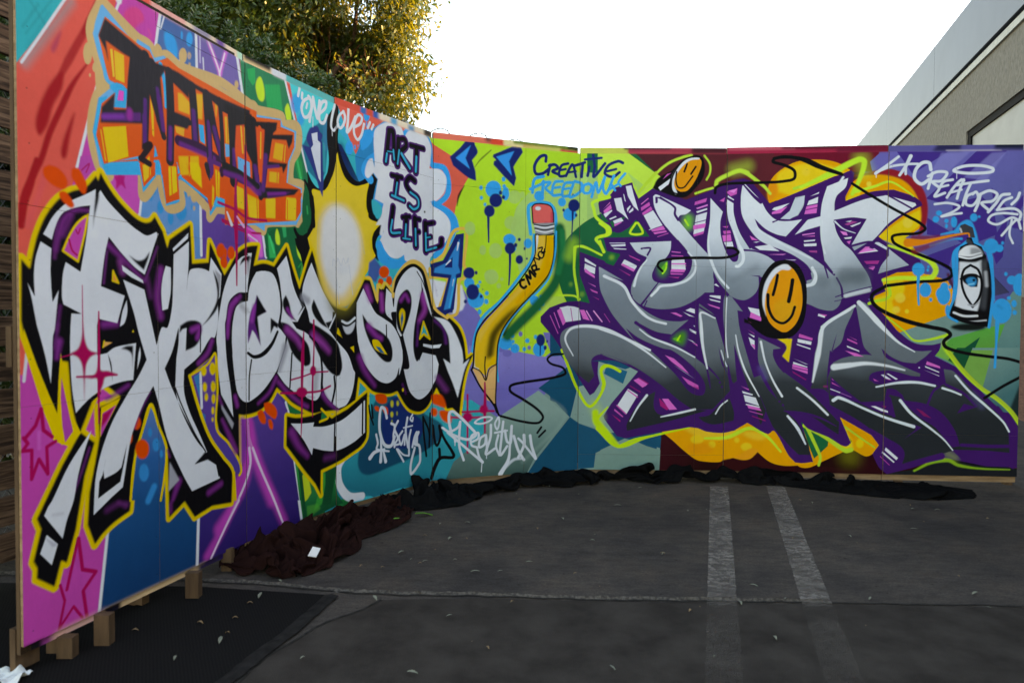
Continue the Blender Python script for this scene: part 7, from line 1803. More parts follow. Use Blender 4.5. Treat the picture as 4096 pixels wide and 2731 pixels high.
def rnd_smooth(h,w,cell):
    g=rng.random((h//cell+3,w//cell+3)).astype(np.float32)
    y=np.arange(h)/cell; x=np.arange(w)/cell; yi=y.astype(int); xi=x.astype(int); fy=(y-yi)[:,None]; fx=(x-xi)[None]
    fy=fy*fy*(3-2*fy); fx=fx*fx*(3-2*fx)
    a=g[yi][:,xi]; b_=g[yi][:,xi+1]; c_=g[yi+1][:,xi]; d=g[yi+1][:,xi+1]
    return (a*(1-fx)+b_*fx)*(1-fy)+(c_*(1-fx)+d*fx)*fy
# uneven coats of paint and fine overspray speckle
t=(rnd_smooth(cv.H,cv.W,70)*.5+rnd_smooth(cv.H,cv.W,22)*.3+rnd_smooth(cv.H,cv.W,7)*.2-.5)
cv.a*=(1+.16*t)[...,None]; sp=rng.random((cv.H,cv.W)).astype(np.float32)
cv.a*=(1+.05*(sp-.5))[...,None]
# screw heads and knocks along the studs
for i in range(7):
    for s in (.03,.5,.97):
        u=(US[i]+(US[i+1]-US[i])*s)*1000
        for v in np.arange(40,2430,190):
            if rng.random()<.75:
                x,y=cv.px([(u+rng.normal()*5,v+rng.normal()*12)])[0]; x,y=int(x),int(y)
                if 2<x<cv.W-3 and 2<y<cv.H-3: cv.a[y:y+2,x:x+2]*=.35; cv.a[y+2:y+3,x:x+2]+=.06
cv.a=np.clip(cv.a,.004,.84)
s8=np.where(cv.a<=.0031308,cv.a*12.92,1.055*cv.a**(1/2.4)-.055)
buf=np.ones((cv.H,cv.W,4),np.float32); buf[...,:3]=s8[::-1]
img=bpy.data.images.new('mural_paint',cv.W,cv.H); img.pixels.foreach_set(buf.ravel()); img.update(); img.pack()
def mural_mat(name):
    m=mat(name,(.5,.5,.5),.5,.05); N,L,b=nodes(m)
    uv=N.new('ShaderNodeUVMap'); uv.uv_map='UVMap'; ti=N.new('ShaderNodeTexImage'); ti.image=img; ti.interpolation='Cubic'
    L.new(uv.outputs[0],ti.inputs[0]); L.new(ti.outputs[0],b.inputs['Base Color'])
    tc=N.new('ShaderNodeTexCoord'); n=N.new('ShaderNodeTexNoise'); n.inputs['Scale'].default_value=9; n.inputs['Detail'].default_value=5
    L.new(tc.outputs['Object'],n.inputs[0]); mr=N.new('ShaderNodeMapRange'); mr.inputs[3].default_value=.36; mr.inputs[4].default_value=.62
    L.new(n.outputs[0],mr.inputs[0]); L.new(mr.outputs[0],b.inputs['Roughness'])
    n2=N.new('ShaderNodeTexNoise'); n2.inputs['Scale'].default_value=60; n2.inputs['Detail'].default_value=5; mp=N.new('ShaderNodeMapping'); mp.inputs['Scale'].default_value=(1,1,.25)
    L.new(tc.outputs['Object'],mp.inputs[0]); L.new(mp.outputs[0],n2.inputs[0])
    n3=N.new('ShaderNodeTexNoise'); n3.inputs['Scale'].default_value=2.2; L.new(tc.outputs['Object'],n3.inputs[0])
    ad=N.new('ShaderNodeMath'); ad.operation='MULTIPLY_ADD'; ad.inputs[1].default_value=6; L.new(n3.outputs[0],ad.inputs[0]); L.new(n2.outputs[0],ad.inputs[2])
    bp=N.new('ShaderNodeBump'); bp.inputs['Strength'].default_value=.35; bp.inputs['Distance'].default_value=.004
    L.new(ad.outputs[0],bp.inputs['Height']); L.new(bp.outputs[0],b.inputs['Normal'])
    return m
M_paint=mural_mat('spray_paint_on_plywood')
M_wood=noisy('raw_pine',(.060,.033,.016),(.115,.067,.034),scale=3,stretch=(6,6,1.0),rough=.8,bump=.2,bscale=40)
M_woodh=noisy('raw_pine_length',(.20,.12,.06),(.34,.22,.12),scale=3,stretch=(1.5,1.5,14),rough=.8,bump=.2,bscale=30)
M_frame=noisy('seam_shade_timber',(.022,.015,.010),(.05,.034,.022),scale=6,stretch=(4,4,1),rough=.9)  # studs and noggins coloured near black: shade of the panel gaps painted in
M_ply=noisy('plywood_edge',(.06,.045,.03),(.16,.11,.07),scale=10,stretch=(1,1,1),rough=.85)
def uvset(o,i,only=None):
    me=o.data; uv=me.uv_layers.new(name='UVMap'); a=Vector((*WALL[i],0)); e=(Vector((*WALL[i+1],0))-a).normalized()
    off=Vector(o.parent.location)+o.location if o.parent else o.location
    for lp in me.loops:
        p=Vector(me.vertices[lp.vertex_index].co)+off; s=(p-a).dot(e)
        uv.data[lp.index].uv=((US[i]+s)*1000/Wmm,((p.z-ZB)*1000+LOW)/Hmm)
wall=empty('graffiti_wall',(WALL[0][0],WALL[0][1],0)); tag(wall,'long curved plywood wall covered in graffiti lettering, cartoons and bright spray paint','graffiti wall')
SPL={0:[(0,.60,[.84,1.515,2.39]),(.60,1.0,[.835,1.51,2.385])],1:[(0,1,[.86,2.172])],2:[(0,1,[.66,2.16])],3:[(0,.612,[.645,2.12]),(.612,1,[.636,2.113])],4:[(0,.80,[.118,1.583]),(.80,1,[.12,1.577])],5:[(0,1,[.315,1.56])],6:[(0,1,[.31,1.56])]}
SPL[0]=[(0,.515,[.832,1.53,2.40]),(.515,1,[.84,1.515,2.38])]
RTOP=[.040,.040,.045,.047,.047,.052,.047,.047]
for i in range(7):
    a=Vector((*WALL[i],0)); b_=Vector((*WALL[i+1],0)); e=(b_-a).normalized(); n=Vector((e.y,-e.x,0)); Ls=(b_-a).length
    for (f0,f1,vs) in SPL[i]:
        hs=[0]+vs+[PLY]
        for z0,z1 in zip(hs,hs[1:]):
            g=.0007; out=random.uniform(-.0012,.0012)
            s0,s1=Ls*f0+(g if f0>0 else .0025),Ls*f1-(g if f1<1 else .0025)
            V,F=boxv(a,e,n,s0,s1,ZB+z0+(g*.6 if z0 else 0),ZB+z1-(g*.6 if z1<PLY else 0),out,-.012)
            o=mesh('plywood_panel',V,F,[M_paint,M_woodh if (i==0 and f0==0) or (i==6 and f1==1) else M_ply],wall,mi=[1,1,0,1,1,1]); uvset(o,i)
    for zz in sorted({round(v,1) for q in SPL[i] for v in q[2]}):
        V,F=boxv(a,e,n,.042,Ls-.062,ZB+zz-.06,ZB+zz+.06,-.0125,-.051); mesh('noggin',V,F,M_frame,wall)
    lo=.03 if i<3 else .045
    gap=.004 if i!=3 else .003
    V,F=boxv(a,e,n,.002,Ls-(gap if i!=3 else .012),ZB+PLY-.03,ZB+PLY+RTOP[i],-.0135,-.05)
    o=mesh('top_rail',V,F,[M_paint,M_woodh],wall,mi=[1,1,0,1,1,1]); uvset(o,i)
    V,F=boxv(a,e,n,.002,Ls-gap,ZB-lo,ZB+.045,-.0135,-.05)
    o=mesh('bottom_rail',V,F,[M_paint if i<1 else M_woodh,M_woodh],wall,mi=[1,1,0,1,1,1]); uvset(o,i)
    for s in ((.021,Ls/2,Ls-.04) if i else (.5*Ls,Ls-.04)):
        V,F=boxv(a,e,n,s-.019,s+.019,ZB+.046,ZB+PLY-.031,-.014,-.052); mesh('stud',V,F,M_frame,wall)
    if i in (0,3,5):   # rear braces that hold the wall upright
        V,F=boxv(a,e,n,Ls*.5-.019,Ls*.5+.019,.02,1.5,-.06,-.10); mesh('brace',V,F,M_wood,wall)
        V,F=boxv(a,e,n,Ls*.5-.019,Ls*.5+.019,.0,.09,-.10,-.75); mesh('brace',V,F,M_wood,wall)
# exposed left end: upright board beside the ply, and packing blocks
a=Vector((*WALL[0],0)); b_=Vector((*WALL[1],0)); e=(b_-a).normalized(); n=Vector((e.y,-e.x,0))
V,F=boxv(a,e,n,.001,.04,ZB-.03,ZB+PLY+.04,-.0135,-.030); mesh('end_board',V,F,M_wood,wall)
V,F=boxv(a,e,n,-.004,.085,.02,.17,-.031,-.056); mesh('packing_block',V,F,M_wood,wall)
V,F=boxv(a,e,n,-.004,.085,1.08,1.22,-.031,-.056); mesh('packing_block',V,F,M_wood,wall)
for (x_,y_,wd,h) in ((-1.657,2.462,.058,.087),(-1.72,2.50,.04,.07),(-1.580,2.560,.058,.126),(-1.439,2.990,.058,.122),(-1.423,3.325,.05,.11)):
    z0=gz(y_)-.002; V,F=boxv((x_,y_),(1,0),(0,-1),0,wd,z0,z0+h,0,-.038); mesh('foot_block',V,F,M_wood,wall)
a6=Vector((*WALL[6],0)); e6=(Vector((*WALL[7],0))-a6).normalized(); n6=Vector((e6.y,-e6.x,0))
V,F=boxv(a6,e6,n6,.90,.95,gz(5.1)-.01,ZB-.046,.0,-.05); mesh('foot_block',V,F,M_wood,wall)
V,F=boxv(a6,e6,n6,.10,.15,gz(5.1)-.01,ZB-.046,.0,-.05); mesh('foot_block',V,F,M_wood,wall)
# ------------------------------------------------------------ ground
M_asph=mat('worn_asphalt',(.03,.03,.03),.9,.08); N,L,b=nodes(M_asph)
tc=N.new('ShaderNodeTexCoord')
def noi(sc_,det=6,ro=.6,st=None,src=tc.outputs['Object']):
    n=N.new('ShaderNodeTexNoise'); n.inputs['Scale'].default_value=sc_; n.inputs['Detail'].default_value=det; n.inputs['Roughness'].default_value=ro
    if st: mp=N.new('ShaderNodeMapping'); mp.inputs['Scale'].default_value=st; mp.inputs['Rotation'].default_value=(0,0,.3); L.new(src,mp.inputs[0]); L.new(mp.outputs[0],n.inputs[0])
    else: L.new(src,n.inputs[0])
    return n.outputs[0]
def ramp(inp,stops):
    r=N.new('ShaderNodeValToRGB'); el=r.color_ramp.elements
    while len(el)<len(stops): el.new(.5)
    for q,(p_,c_) in zip(el,stops): q.position=p_; q.color=(*c_,1) if isinstance(c_,tuple) else (c_,c_,c_,1)
    L.new(inp,r.inputs[0]); return r.outputs[0]
def mul(a_,b2,mode='MULTIPLY',fac=1.0):
    mx=N.new('ShaderNodeMix'); mx.data_type='RGBA'; mx.blend_type=mode; mx.inputs[0].default_value=fac; L.new(a_,mx.inputs[6]); L.new(b2,mx.inputs[7]); return mx.outputs[2]
ASPH=(.060,.0508,.0440)
base=ramp(noi(.9,5,.6),[(.3,(ASPH[0]*.72,ASPH[1]*.74,ASPH[2]*.78)),(.7,(ASPH[0]*1.22,ASPH[1]*1.2,ASPH[2]*1.18))])
scr=ramp(noi(9,8,.72,(1,3.2,1)),[(.32,.74),(.5,1.0),(.68,1.2)])
c=mul(base,scr); fine=ramp(noi(120,5,.75),[(.3,.7),(.52,1.0),(.72,1.5)]); c=mul(c,fine)
tone=ramp(noi(2.6,6,.65),[(.36,(.72,.74,.78)),(.5,(1.,1.,1.)),(.66,(1.22,1.15,1.08))]); c=mul(c,tone); spots=ramp(noi(30,2,.5),[(.70,1.0),(.78,.45)]); c=mul(c,spots)
L.new(c,b.inputs['Base Color']); bp=N.new('ShaderNodeBump'); bp.inputs['Strength'].default_value=.5; bp.inputs['Distance'].default_value=.004
L.new(noi(190,5,.7),bp.inputs['Height']); L.new(bp.outputs[0],b.inputs['Normal'])
xs=[-200,-60,-20,-8]+list(np.arange(-4,8.01,.5))+[20,60,200]; ys=[-200,-60,-12]+list(np.arange(-8,16.01,1))+[30,60,200]
V=[(x,y,gz(y)) for y in ys for x in xs]; nx=len(xs); F=[(j*nx+i,j*nx+i+1,(j+1)*nx+i+1,(j+1)*nx+i) for j in range(len(ys)-1) for i in range(nx-1)]
tag(mesh('asphalt_ground',V,F,M_asph,smooth=True),kind='structure')
def strip(name,pts,wd,mat_,dz=.004,rough=0,wj=.0,up_=0,seg=.03,end=None):
    """thin band on the ground along a polyline with uneven edges"""
    P=[Vector((*q,0)) for q in pts]; R=[]
    for p_,q_ in zip(P,P[1:]):
        m_=max(1,int((q_-p_).length/seg)); R+= [p_+(q_-p_)*k/m_ for k in range(m_)]
    R.append(P[-1]); V=[];F=[]
    for k,p_ in enumerate(R):
        t_=(R[min(k+1,len(R)-1)]-R[max(k-1,0)]).normalized(); nn=Vector((-t_.y,t_.x,0))
        j=noise.noise(p_*7)*rough+noise.noise(p_*31)*rough*.5; wk=wd+((end if end is not None else wd)-wd)*k/max(1,len(R)-1); w0=wk/2*(1+wj*noise.noise(p_*23+Vector((9,0,0)))); w1=wk/2*(1+wj*noise.noise(p_*19))
        for s_,h_ in ((-w0,0),(0,up_*(1+.8*noise.noise(p_*40))),(w1,0)):
            q_=p_+nn*(s_+j); V.append((q_.x,q_.y,gz(q_.y)+dz+h_))
        if k: b0=(k-1)*3; F+=[(b0,b0+3,b0+4,b0+1),(b0+1,b0+4,b0+5,b0+2)]
    F=[f[::-1] for f in F]
    return mesh(name,V,F,mat_)
J=[(-2.6,3.27),(-1.392,3.184),(-1.069,3.145),(-.848,3.091),(-.637,3.064),(-.16,3.047),(.4,3.015),(1.396,2.998),(2.263,2.977),(5.2,2.90)]
M_crack=noisy('crack_dirt',(.008,.007,.006),(.03,.026,.022),scale=40,rough=1)
M_lip=noisy('broken_kerb_lip',(.035,.031,.028),(.115,.102,.09),scale=70,rough=.95,bump=.6,bscale=90,lo=.4,hi=.7)
tag(strip('ground_joint',J,.012,M_crack,.004,.012,.7),kind='structure')
tag(strip('joint_lip',[(x,y+.022) for x,y in J[:8]],.052,M_lip,.001,.014,1.0,.010,end=.012),kind='structure')
M_patch=noisy('darker_asphalt_patch',(.019,.0175,.017),(.034,.031,.029),scale=6,rough=.9,bump=.5,bscale=150,bdist=.004)
def sheet(name,poly,mat_,dz,sub=8):
    bm=bmesh.new(); vs=[bm.verts.new((x,y,0)) for x,y in poly]; bm.faces.new(vs)
    bmesh.ops.triangulate(bm,faces=bm.faces[:]); 
    for _ in range(3): bmesh.ops.subdivide_edges(bm,edges=bm.edges[:],cuts=1,use_grid_fill=True)
    for v in bm.verts: v.co.z=gz(v.co.y)+dz
    for f in bm.faces:
        f.normal_update()
        if f.normal.z<0: f.normal_flip()
    me=bpy.data.meshes.new(name); bm.to_mesh(me); bm.free(); me.materials.append(mat_); return link(bpy.data.objects.new(name,me))
tag(sheet('asphalt_patch',[(-.574,3.001),(-.645,2.898),(-.777,2.756),(-.90,2.5),(-1.0,2.1),(-1.3,1.2),(3.5,1.2),(5,2.88),(2.263,2.965),(1.396,2.985),(.4,3.0),(-.16,3.03)],noisy('worn_asphalt_lower',(.029,.0242,.0208),(.049,.0415,.0355),scale=5,rough=.9,bump=.5,bscale=160,bdist=.004,spec=.06),.0015),kind='structure')
tag(strip('ground_crack',[(-.574,3.001),(-.645,2.898),(-.777,2.756),(-.90,2.5),(-1.0,2.1)],.012,M_crack,.004,.01,.8),kind='structure')
# faded bay lines
def linemat():
    m=mat('faded_line_paint',(.2,.2,.2),.9,.08); N2=m.node_tree.nodes; L2=m.node_tree.links; b2=N2['Principled BSDF']
    t=N2.new('ShaderNodeTexCoord'); 
    def nn(sc_,st,lo,hi,c0,c1):
        mp=N2.new('ShaderNodeMapping'); mp.inputs['Scale'].default_value=st; mp.inputs['Rotation'].default_value=(0,0,.2); L2.new(t.outputs['Object'],mp.inputs[0])
        n=N2.new('ShaderNodeTexNoise'); n.inputs['Scale'].default_value=sc_; n.inputs['Detail'].default_value=7; n.inputs['Roughness'].default_value=.7; L2.new(mp.outputs[0],n.inputs[0])
        r=N2.new('ShaderNodeValToRGB'); r.color_ramp.elements[0].position=lo; r.color_ramp.elements[1].position=hi; r.color_ramp.elements[0].color=(*c0,1); r.color_ramp.elements[1].color=(*c1,1); L2.new(n.outputs[0],r.inputs[0]); return r.outputs[0]
    a_=nn(8,(1,1.8,1),.30,.66,(.13,.113,.098),(.27,.235,.205)); er=nn(26,(1,1.6,1),.44,.54,(0,0,0),(1,1,1)); big=nn(3.2,(1,1.2,1),.36,.60,(.45,.45,.45),(1,1,1))
    sep=N2.new('ShaderNodeSeparateXYZ'); L2.new(t.outputs['Object'],sep.inputs[0]); rp=N2.new('ShaderNodeValToRGB'); el=rp.color_ramp.elements
    mr=N2.new('ShaderNodeMapRange'); mr.inputs[1].default_value=1.8; mr.inputs[2].default_value=5.1; L2.new(sep.outputs[1],mr.inputs[0]); L2.new(mr.outputs[0],rp.inputs[0])
    st=[(0,.0),(.14,.05),(.20,.16),(.30,.20),(.325,.06),(.345,.06),(.36,.36),(.375,.8),(1,.9)]
    while len(el)<len(st): el.new(.5)
    for q,(p_,v_) in zip(el,st): q.position=p_; q.color=(v_,v_,v_,1)
    def mu(x,y,f=1.0):
        m2=N2.new('ShaderNodeMix'); m2.data_type='RGBA'; m2.blend_type='MULTIPLY'; m2.inputs[0].default_value=f; L2.new(x,m2.inputs[6]); L2.new(y,m2.inputs[7]); return m2.outputs[2]
    fac=mu(mu(rp.outputs[0],big),er,.62)
    tr=N2.new('ShaderNodeBsdfTransparent'); ms=N2.new('ShaderNodeMixShader'); L2.new(fac,ms.inputs[0]); L2.new(tr.outputs[0],ms.inputs[1]); L2.new(b2.outputs[0],ms.inputs[2]); L2.new(ms.outputs[0],N2['Material Output'].inputs[0]); L2.new(a_,b2.inputs['Base Color']); return m
M_line=linemat()
dS=Vector((.286,.958))
for p0,p1 in (((1.535,5.01),(.60,1.85)),((1.955,5.02),(1.02,1.85))):
    o=strip('parking_line',[p0,p1],.128,M_line,.0055,.002,.035,seg=.012); tag(o,kind='structure')
# rubber mesh mat
mt=empty('rubber_mat',(-1.5,2.7,gz(2.7))); tag(mt,'black rubber mesh mat with a rolled edge lying at the left under the wall','floor mat')
M_mat=mat('mat_mesh',(.012,.012,.013),.9,.06); N,L,b=nodes(M_mat); tc=N.new('ShaderNodeTexCoord'); mp=N.new('ShaderNodeMapping'); mp.inputs['Rotation'].default_value=(0,0,.29); L.new(tc.outputs['Object'],mp.inputs[0])
bk=N.new('ShaderNodeTexChecker'); bk.inputs[3].default_value=120; L.new(mp.outputs[0],bk.inputs[0]); bk.inputs[1].default_value=(.006,.0056,.0055,1); bk.inputs[2].default_value=(.0105,.0098,.0095,1); L.new(bk.outputs[0],b.inputs['Base Color'])
o=sheet('mesh_surface',[(-2.9,3.17),(-1.413,3.118),(-.835,3.04),(-.89,2.738),(-1.01,2.321),(-1.2,1.7),(-3.4,1.7)],M_mat,.008); o.parent=mt; o.location=-Vector(mt.location)
M_strap=noisy('mat_edge_rubber',(.012,.011,.0105),(.022,.020,.019),scale=20,rough=.9,spec=.06)
o=strip('edge_strip',[(-.80,3.03),(-.86,2.738),(-.98,2.321),(-1.17,1.7)],.06,M_strap,.010,.006,.2,.006); o.parent=mt; o.location=-Vector(mt.location)
# ------------------------------------------------------------ wooden slat fence at the left
dF=Vector((.286,.958,0)); nF=Vector((.958,-.286,0)); F0=Vector((-2.40,3.25,0))
fence=empty('slat_fence',(F0.x,F0.y,0)); tag(fence,'rough brown horizontal board fence standing behind the left end of the wall','fence')
M_slat=mat('weathered_board',(.2,.12,.07),.85,.2); N,L,b=nodes(M_slat); tc=N.new('ShaderNodeTexCoord')
mp=N.new('ShaderNodeMapping'); mp.inputs['Scale'].default_value=(1.6,1.6,26); L.new(tc.outputs['Object'],mp.inputs[0])
n1=N.new('ShaderNodeTexNoise'); n1.inputs['Scale'].default_value=1.6; n1.inputs['Detail'].default_value=7; n1.inputs['Distortion'].default_value=1.6; L.new(mp.outputs[0],n1.inputs[0])
r=N.new('ShaderNodeValToRGB'); e_=r.color_ramp.elements; e_[0].position=.36; e_[0].color=(.024,.013,.008,1); e_[1].position=.66; e_[1].color=(.155,.094,.06,1); q=e_.new(.5); q.color=(.075,.042,.025,1); L.new(n1.outputs[0],r.inputs[0]); L.new(r.outputs[0],b.inputs['Base Color'])
bp=N.new('ShaderNodeBump'); bp.inputs['Strength'].default_value=.5; bp.inputs['Distance'].default_value=.006; L.new(n1.outputs[0],bp.inputs['Height']); L.new(bp.outputs[0],b.inputs['Normal'])
for k in range(17):
    z0=.09+.172*k
    V,F=boxv(F0,dF,nF,-1.6,2.45,z0,z0+.137,0,-.02); V=[v+Vector((0,0,random.uniform(-.004,.004))) for v in V]; mesh('board',V,F,M_slat,fence)
    V,F=boxv(F0,dF,nF,2.455,6.5,z0,z0+.137,0,-.02); mesh('board',V,F,M_slat,fence)
for s_ in (-1.4,.9,3.2,5.5):
    V,F=boxv(F0,dF,nF,s_,s_+.09,0,3.0,-.021,-.11); mesh('post',V,F,M_wood,fence)
# chain link and coiled razor wire on the boundary behind
M_wire=mat('galvanised_wire',(.30,.31,.32),.4,.5,.8)
cl=empty('chain_link_fence',(-3.0,3.2,0)); tag(cl,'galvanised chain link boundary fence seen through gaps of the wooden boards','chain link fence')
V=[];F=[]
C0=F0-nF*.35
def wire(p,q,rad):
    k=len(V); d=(q-p).normalized(); a_=d.cross(Vector((.3,.1,.9))).normalized(); c_=d.cross(a_)
    for pt in (p,q):
        for t in range(3): V.append(pt+(a_*math.cos(t*2.094)+c_*math.sin(t*2.094))*rad)
    for t in range(3): F.append((k+t,k+(t+1)%3,k+3+(t+1)%3,k+3+t))
for k in range(-60,70):
    s0=k*.07
    for sg in (1,-1):
        a_=C0+dF*(s0); z0,z1=.1,2.6; 
        p=a_+Vector((0,0,z0)); q=a_+dF*(sg*(z1-z0)*.7)+Vector((0,0,z1)); wire(p,q,.0018)
o=bigmesh('wire_mesh',V,F,M_wire,cl); o['kind']='stuff'
V=[];F=[]
for s_ in (-1.5,1.5,4.5): wire(C0+dF*s_,C0+dF*s_+Vector((0,0,2.7)),.03)
for s_ in (-1.5,1.5,4.5):
    V=[];F=[]; wire(C0+dF*s_,C0+dF*s_+Vector((0,0,2.7)),.03); mesh('post',V,F,M_wire,cl)
rz=empty('razor_wire',(-.9,7,2.9)); tag(rz,'coil of barbed razor wire peeking over the top edge of the wall','razor wire')
V=[];F=[]; prev=None
p0=Vector((-.80,7.0,3.03)); dirR=Vector((.40,.12,-.036)); 
for k in range(0,330):
    t=k/24.0; a_=t*2*math.pi; ctr=p0+dirR*(t-3)*.95
    rr=.20+.015*math.sin(t*1.7); pt=ctr+Vector((.03*math.cos(a_)+math.sin(a_)*.11,math.cos(a_)*0-math.sin(a_)*.17,rr*math.cos(a_)))
    if prev is not None:
        wire(prev,pt,.006)
        if k%3==0:
            dd=(pt-prev).normalized(); wire(pt-dd*.02+Vector((0,0,.022)),pt+dd*.02-Vector((0,0,.022)),.005)
    prev=pt
mesh('wire_coil',V,F,M_wire,rz)
# ------------------------------------------------------------ office building on the right
dB=Vector((.286,.958,0)).normalized(); nB=Vector((-dB.y,dB.x,0))   # facade faces the yard
B0=Vector((6.19,8.26,0)); bld=empty('office_building',(6.19,8.26,0)); tag(bld,'grey stucco building with a smooth metal parapet band and a dark framed window','building')
M_stucco=noisy('rough_stucco',(.125,.115,.098),(.185,.172,.15),scale=34,detail=8,rough=.95,bump=.9,bscale=26,stretch=(1,1,.45),spec=.15,bdist=.02)
M_metal=mat('parapet_metal',(.085,.092,.108),.42,.35,.0); N,L,b=nodes(M_metal); tc=N.new('ShaderNodeTexCoord'); n=N.new('ShaderNodeTexNoise'); n.inputs['Scale'].default_value=1.1; L.new(tc.outputs['Object'],n.inputs[0]); bp=N.new('ShaderNodeBump'); bp.inputs['Strength'].default_value=.25; bp.inputs['Distance'].default_value=.05; L.new(n.outputs[0],bp.inputs['Height']); L.new(bp.outputs[0],b.inputs['Normal'])
M_dark=mat('dark_bronze_frame',(.006,.0055,.006),.7,.05); M_ledge=noisy('pale_ledge',(.34,.34,.31),(.42,.42,.39),scale=9,rough=.8)
M_blind=noisy('pale_window_film',(.235,.23,.215),(.265,.26,.245),scale=3,rough=.5,spec=.15); M_brick=noisy('brown_brick',(.07,.03,.02),(.13,.06,.04),scale=9,stretch=(1,1,7),rough=.9)
ZT_,ZD,ZL,ZW=6.0,5.10,4.985,4.155
def bb(nm,s0,s1,z0,z1,d0,d1,m_,par=bld): 
    V,F=boxv(B0,dB,nB,s0,s1,z0,z1,d0,d1); return mesh(nm,V,F,m_,par)
sj=[-14,-8.5,-5.7,-2.9]; 
# joint seen in the photo sits at s ~ 1.72
for s0,s1 in ((-12,-8),(-7.995,-4.0),(-3.995,.0),(.005,3.625),(3.635,7.0),(7.006,11),(11.006,15),(15.006,30)):
    bb('parapet_panel',s0,s1,ZD+.03,ZT_,.06,-.1,M_metal)
bb('shadow_gap',-12,30,ZD-.02,ZD+.03,.0,-.1,M_dark); bb('ledge',-12,30,ZL,ZD-.02,.035,-.1,M_ledge)
# facade around one window: near edge far out of frame, far jamb at sW
sW=2.18
bb('wall',sW,3.627,0,ZL,0,-.2,M_stucco); bb('wall',3.633,30,0,ZL,0,-.2,M_stucco)
bb('wall',-12,sW,ZW,ZL,0,-.2,M_stucco); bb('wall',-12,sW,1.6,2.4,0,-.2,M_stucco)
bb('wall',-12,sW,0,1.6,.001,-.2,M_brick)
win=bb('window',-12,sW-.002,2.4,ZW-.002,-.06,-.1,M_dark)
bb('window_frame',-12,sW-.003,ZW-.10,ZW-.004,-.02,-.059,M_dark,win).location=-(Vector(bld.location)+win.location)
bb('window_frame',sW-.13,sW-.004,2.4,ZW-.101,-.02,-.059,M_dark,win)
for s0 in (-2.6,-5.2,-7.8,-10.4): bb('window_mullion',s0,s0+.06,2.4,ZW-.101,-.02,-.059,M_dark,win)
sp=[sW-.131,-2.54,-5.14,-7.74,-10.34]
for q in range(4): bb('pane',sp[q+1] if q else -2.539,sp[0] if q==0 else sp[q]-.061,2.41,ZW-.102,-.045,-.058,M_blind,win)
for o in win.children:
    o.parent=win; o.location=(0,0,0)
    # window has the building's offset already
bb('roof',-12,30,ZT_-.3,ZT_-.2,-.101,-9,M_ledge); bb('wall',-12,-11.8,0,ZT_-.3,-.201,-9,M_stucco); bb('wall',29.8,30,0,ZT_-.3,-.201,-9,M_stucco)
# ------------------------------------------------------------ trees
def leafmat(name,c1,c2,tr,rough=.4,scale=2.5,spec=.5):
    m=noisy(name,c1,c2,scale=scale,detail=3,rough=rough,spec=spec); N,L,b=nodes(m)
    t=N.new('ShaderNodeBsdfTranslucent'); ms=N.new('ShaderNodeMixShader'); ms.inputs[0].default_value=tr[3]; out=N['Material Output']
    t.inputs[0].default_value=(*tr[:3],1); L.new(b.outputs[0],ms.inputs[1]); L.new(t.outputs[0],ms.inputs[2]); L.new(ms.outputs[0],out.inputs[0]); return m
def leaves(P,D,Ln,Wd,droop,curl=.25,fold=True):
    """one folded leaf of four triangles per point; D direction, drooping tip"""
    n=len(P); D=D/np.linalg.norm(D,axis=1,keepdims=True); r=rng.normal(size=(n,3)); S=np.cross(D,r); S/=np.linalg.norm(S,axis=1,keepdims=True); U=np.cross(S,D)
    Ln=Ln[:,None]; Wd=Wd[:,None]; g=np.array([0,0,-1.0])
    c=lambda t,s,u,dr:P+D*Ln*t+S*Wd*s+U*Ln*u+g*Ln*droop*dr
    V=np.stack([c(0,0,0,0),c(.33,.5,curl*.3,.10),c(.33,-.5,curl*.3,.10),c(.72,.36,curl*.1,.42),c(.72,-.36,curl*.1,.42),c(1,0,-curl*.2,.85),c(.35,0,-.02,.11),c(.72,0,-.03,.44)],1).reshape(-1,3)
    if not fold:
        V=V.reshape(n,8,3)[:,:6].reshape(-1,3); b=np.arange(n)[:,None]*6; T=np.array([[0,2,1],[1,2,4],[1,4,3],[3,4,5]]); return V,(b[:,None,:]+T[None]).reshape(-1,3)
    b=np.arange(n)[:,None]*8; T=np.array([[0,6,1],[0,2,6],[1,6,3],[6,7,3],[2,4,6],[6,4,7],[3,7,5],[7,4,5]])
    return V,(b[:,None,:]+T[None]).reshape(-1,3)
def limb(V,F,pts,radii,sides=7):
    k0=len(V)
    for i,(p,r_) in enumerate(zip(pts,radii)):
        d=(pts[min(i+1,len(pts)-1)]-pts[max(i-1,0)]).normalized(); a_=d.cross(Vector((.31,.7,.2))).normalized(); c_=d.cross(a_)
        for t in range(sides): an=t*2*math.pi/sides; V.append(p+(a_*math.cos(an)+c_*math.sin(an))*r_)
        if i:
            for t in range(sides): u=k0+(i-1)*sides; F.append((u+t,u+(t+1)%sides,u+sides+(t+1)%sides,u+sides+t))
def branch_pts(p,q,nseg=6,wob=.12):
    out=[]; L_=(q-p).length
    for i in range(nseg+1):
        t=i/nseg; o=Vector((noise.noise(p+Vector((t*3,0,1))),noise.noise(q+Vector((0,t*3,2))),noise.noise(p+q+Vector((0,2,t*3)))))*wob*L_*math.sin(t*math.pi)
        out.append(p.lerp(q,t)+o)
    return out
M_bark=noisy('tree_bark',(.07,.04,.028),(.15,.09,.06),scale=12,stretch=(1,1,.2),rough=.9,bump=.6,bscale=30)
M_twig=mat('red_brown_twig',(.20,.075,.035),.7,.3)
M_leafG=leafmat('golden_tree_leaf',(.015,.038,.006),(.052,.090,.014),(.26,.25,.015,.32),.45)
M_leafS=leafmat('dark_shrub_leaf',(.014,.038,.010),(.042,.085,.022),(.10,.16,.02,.15),.38,scale=5)
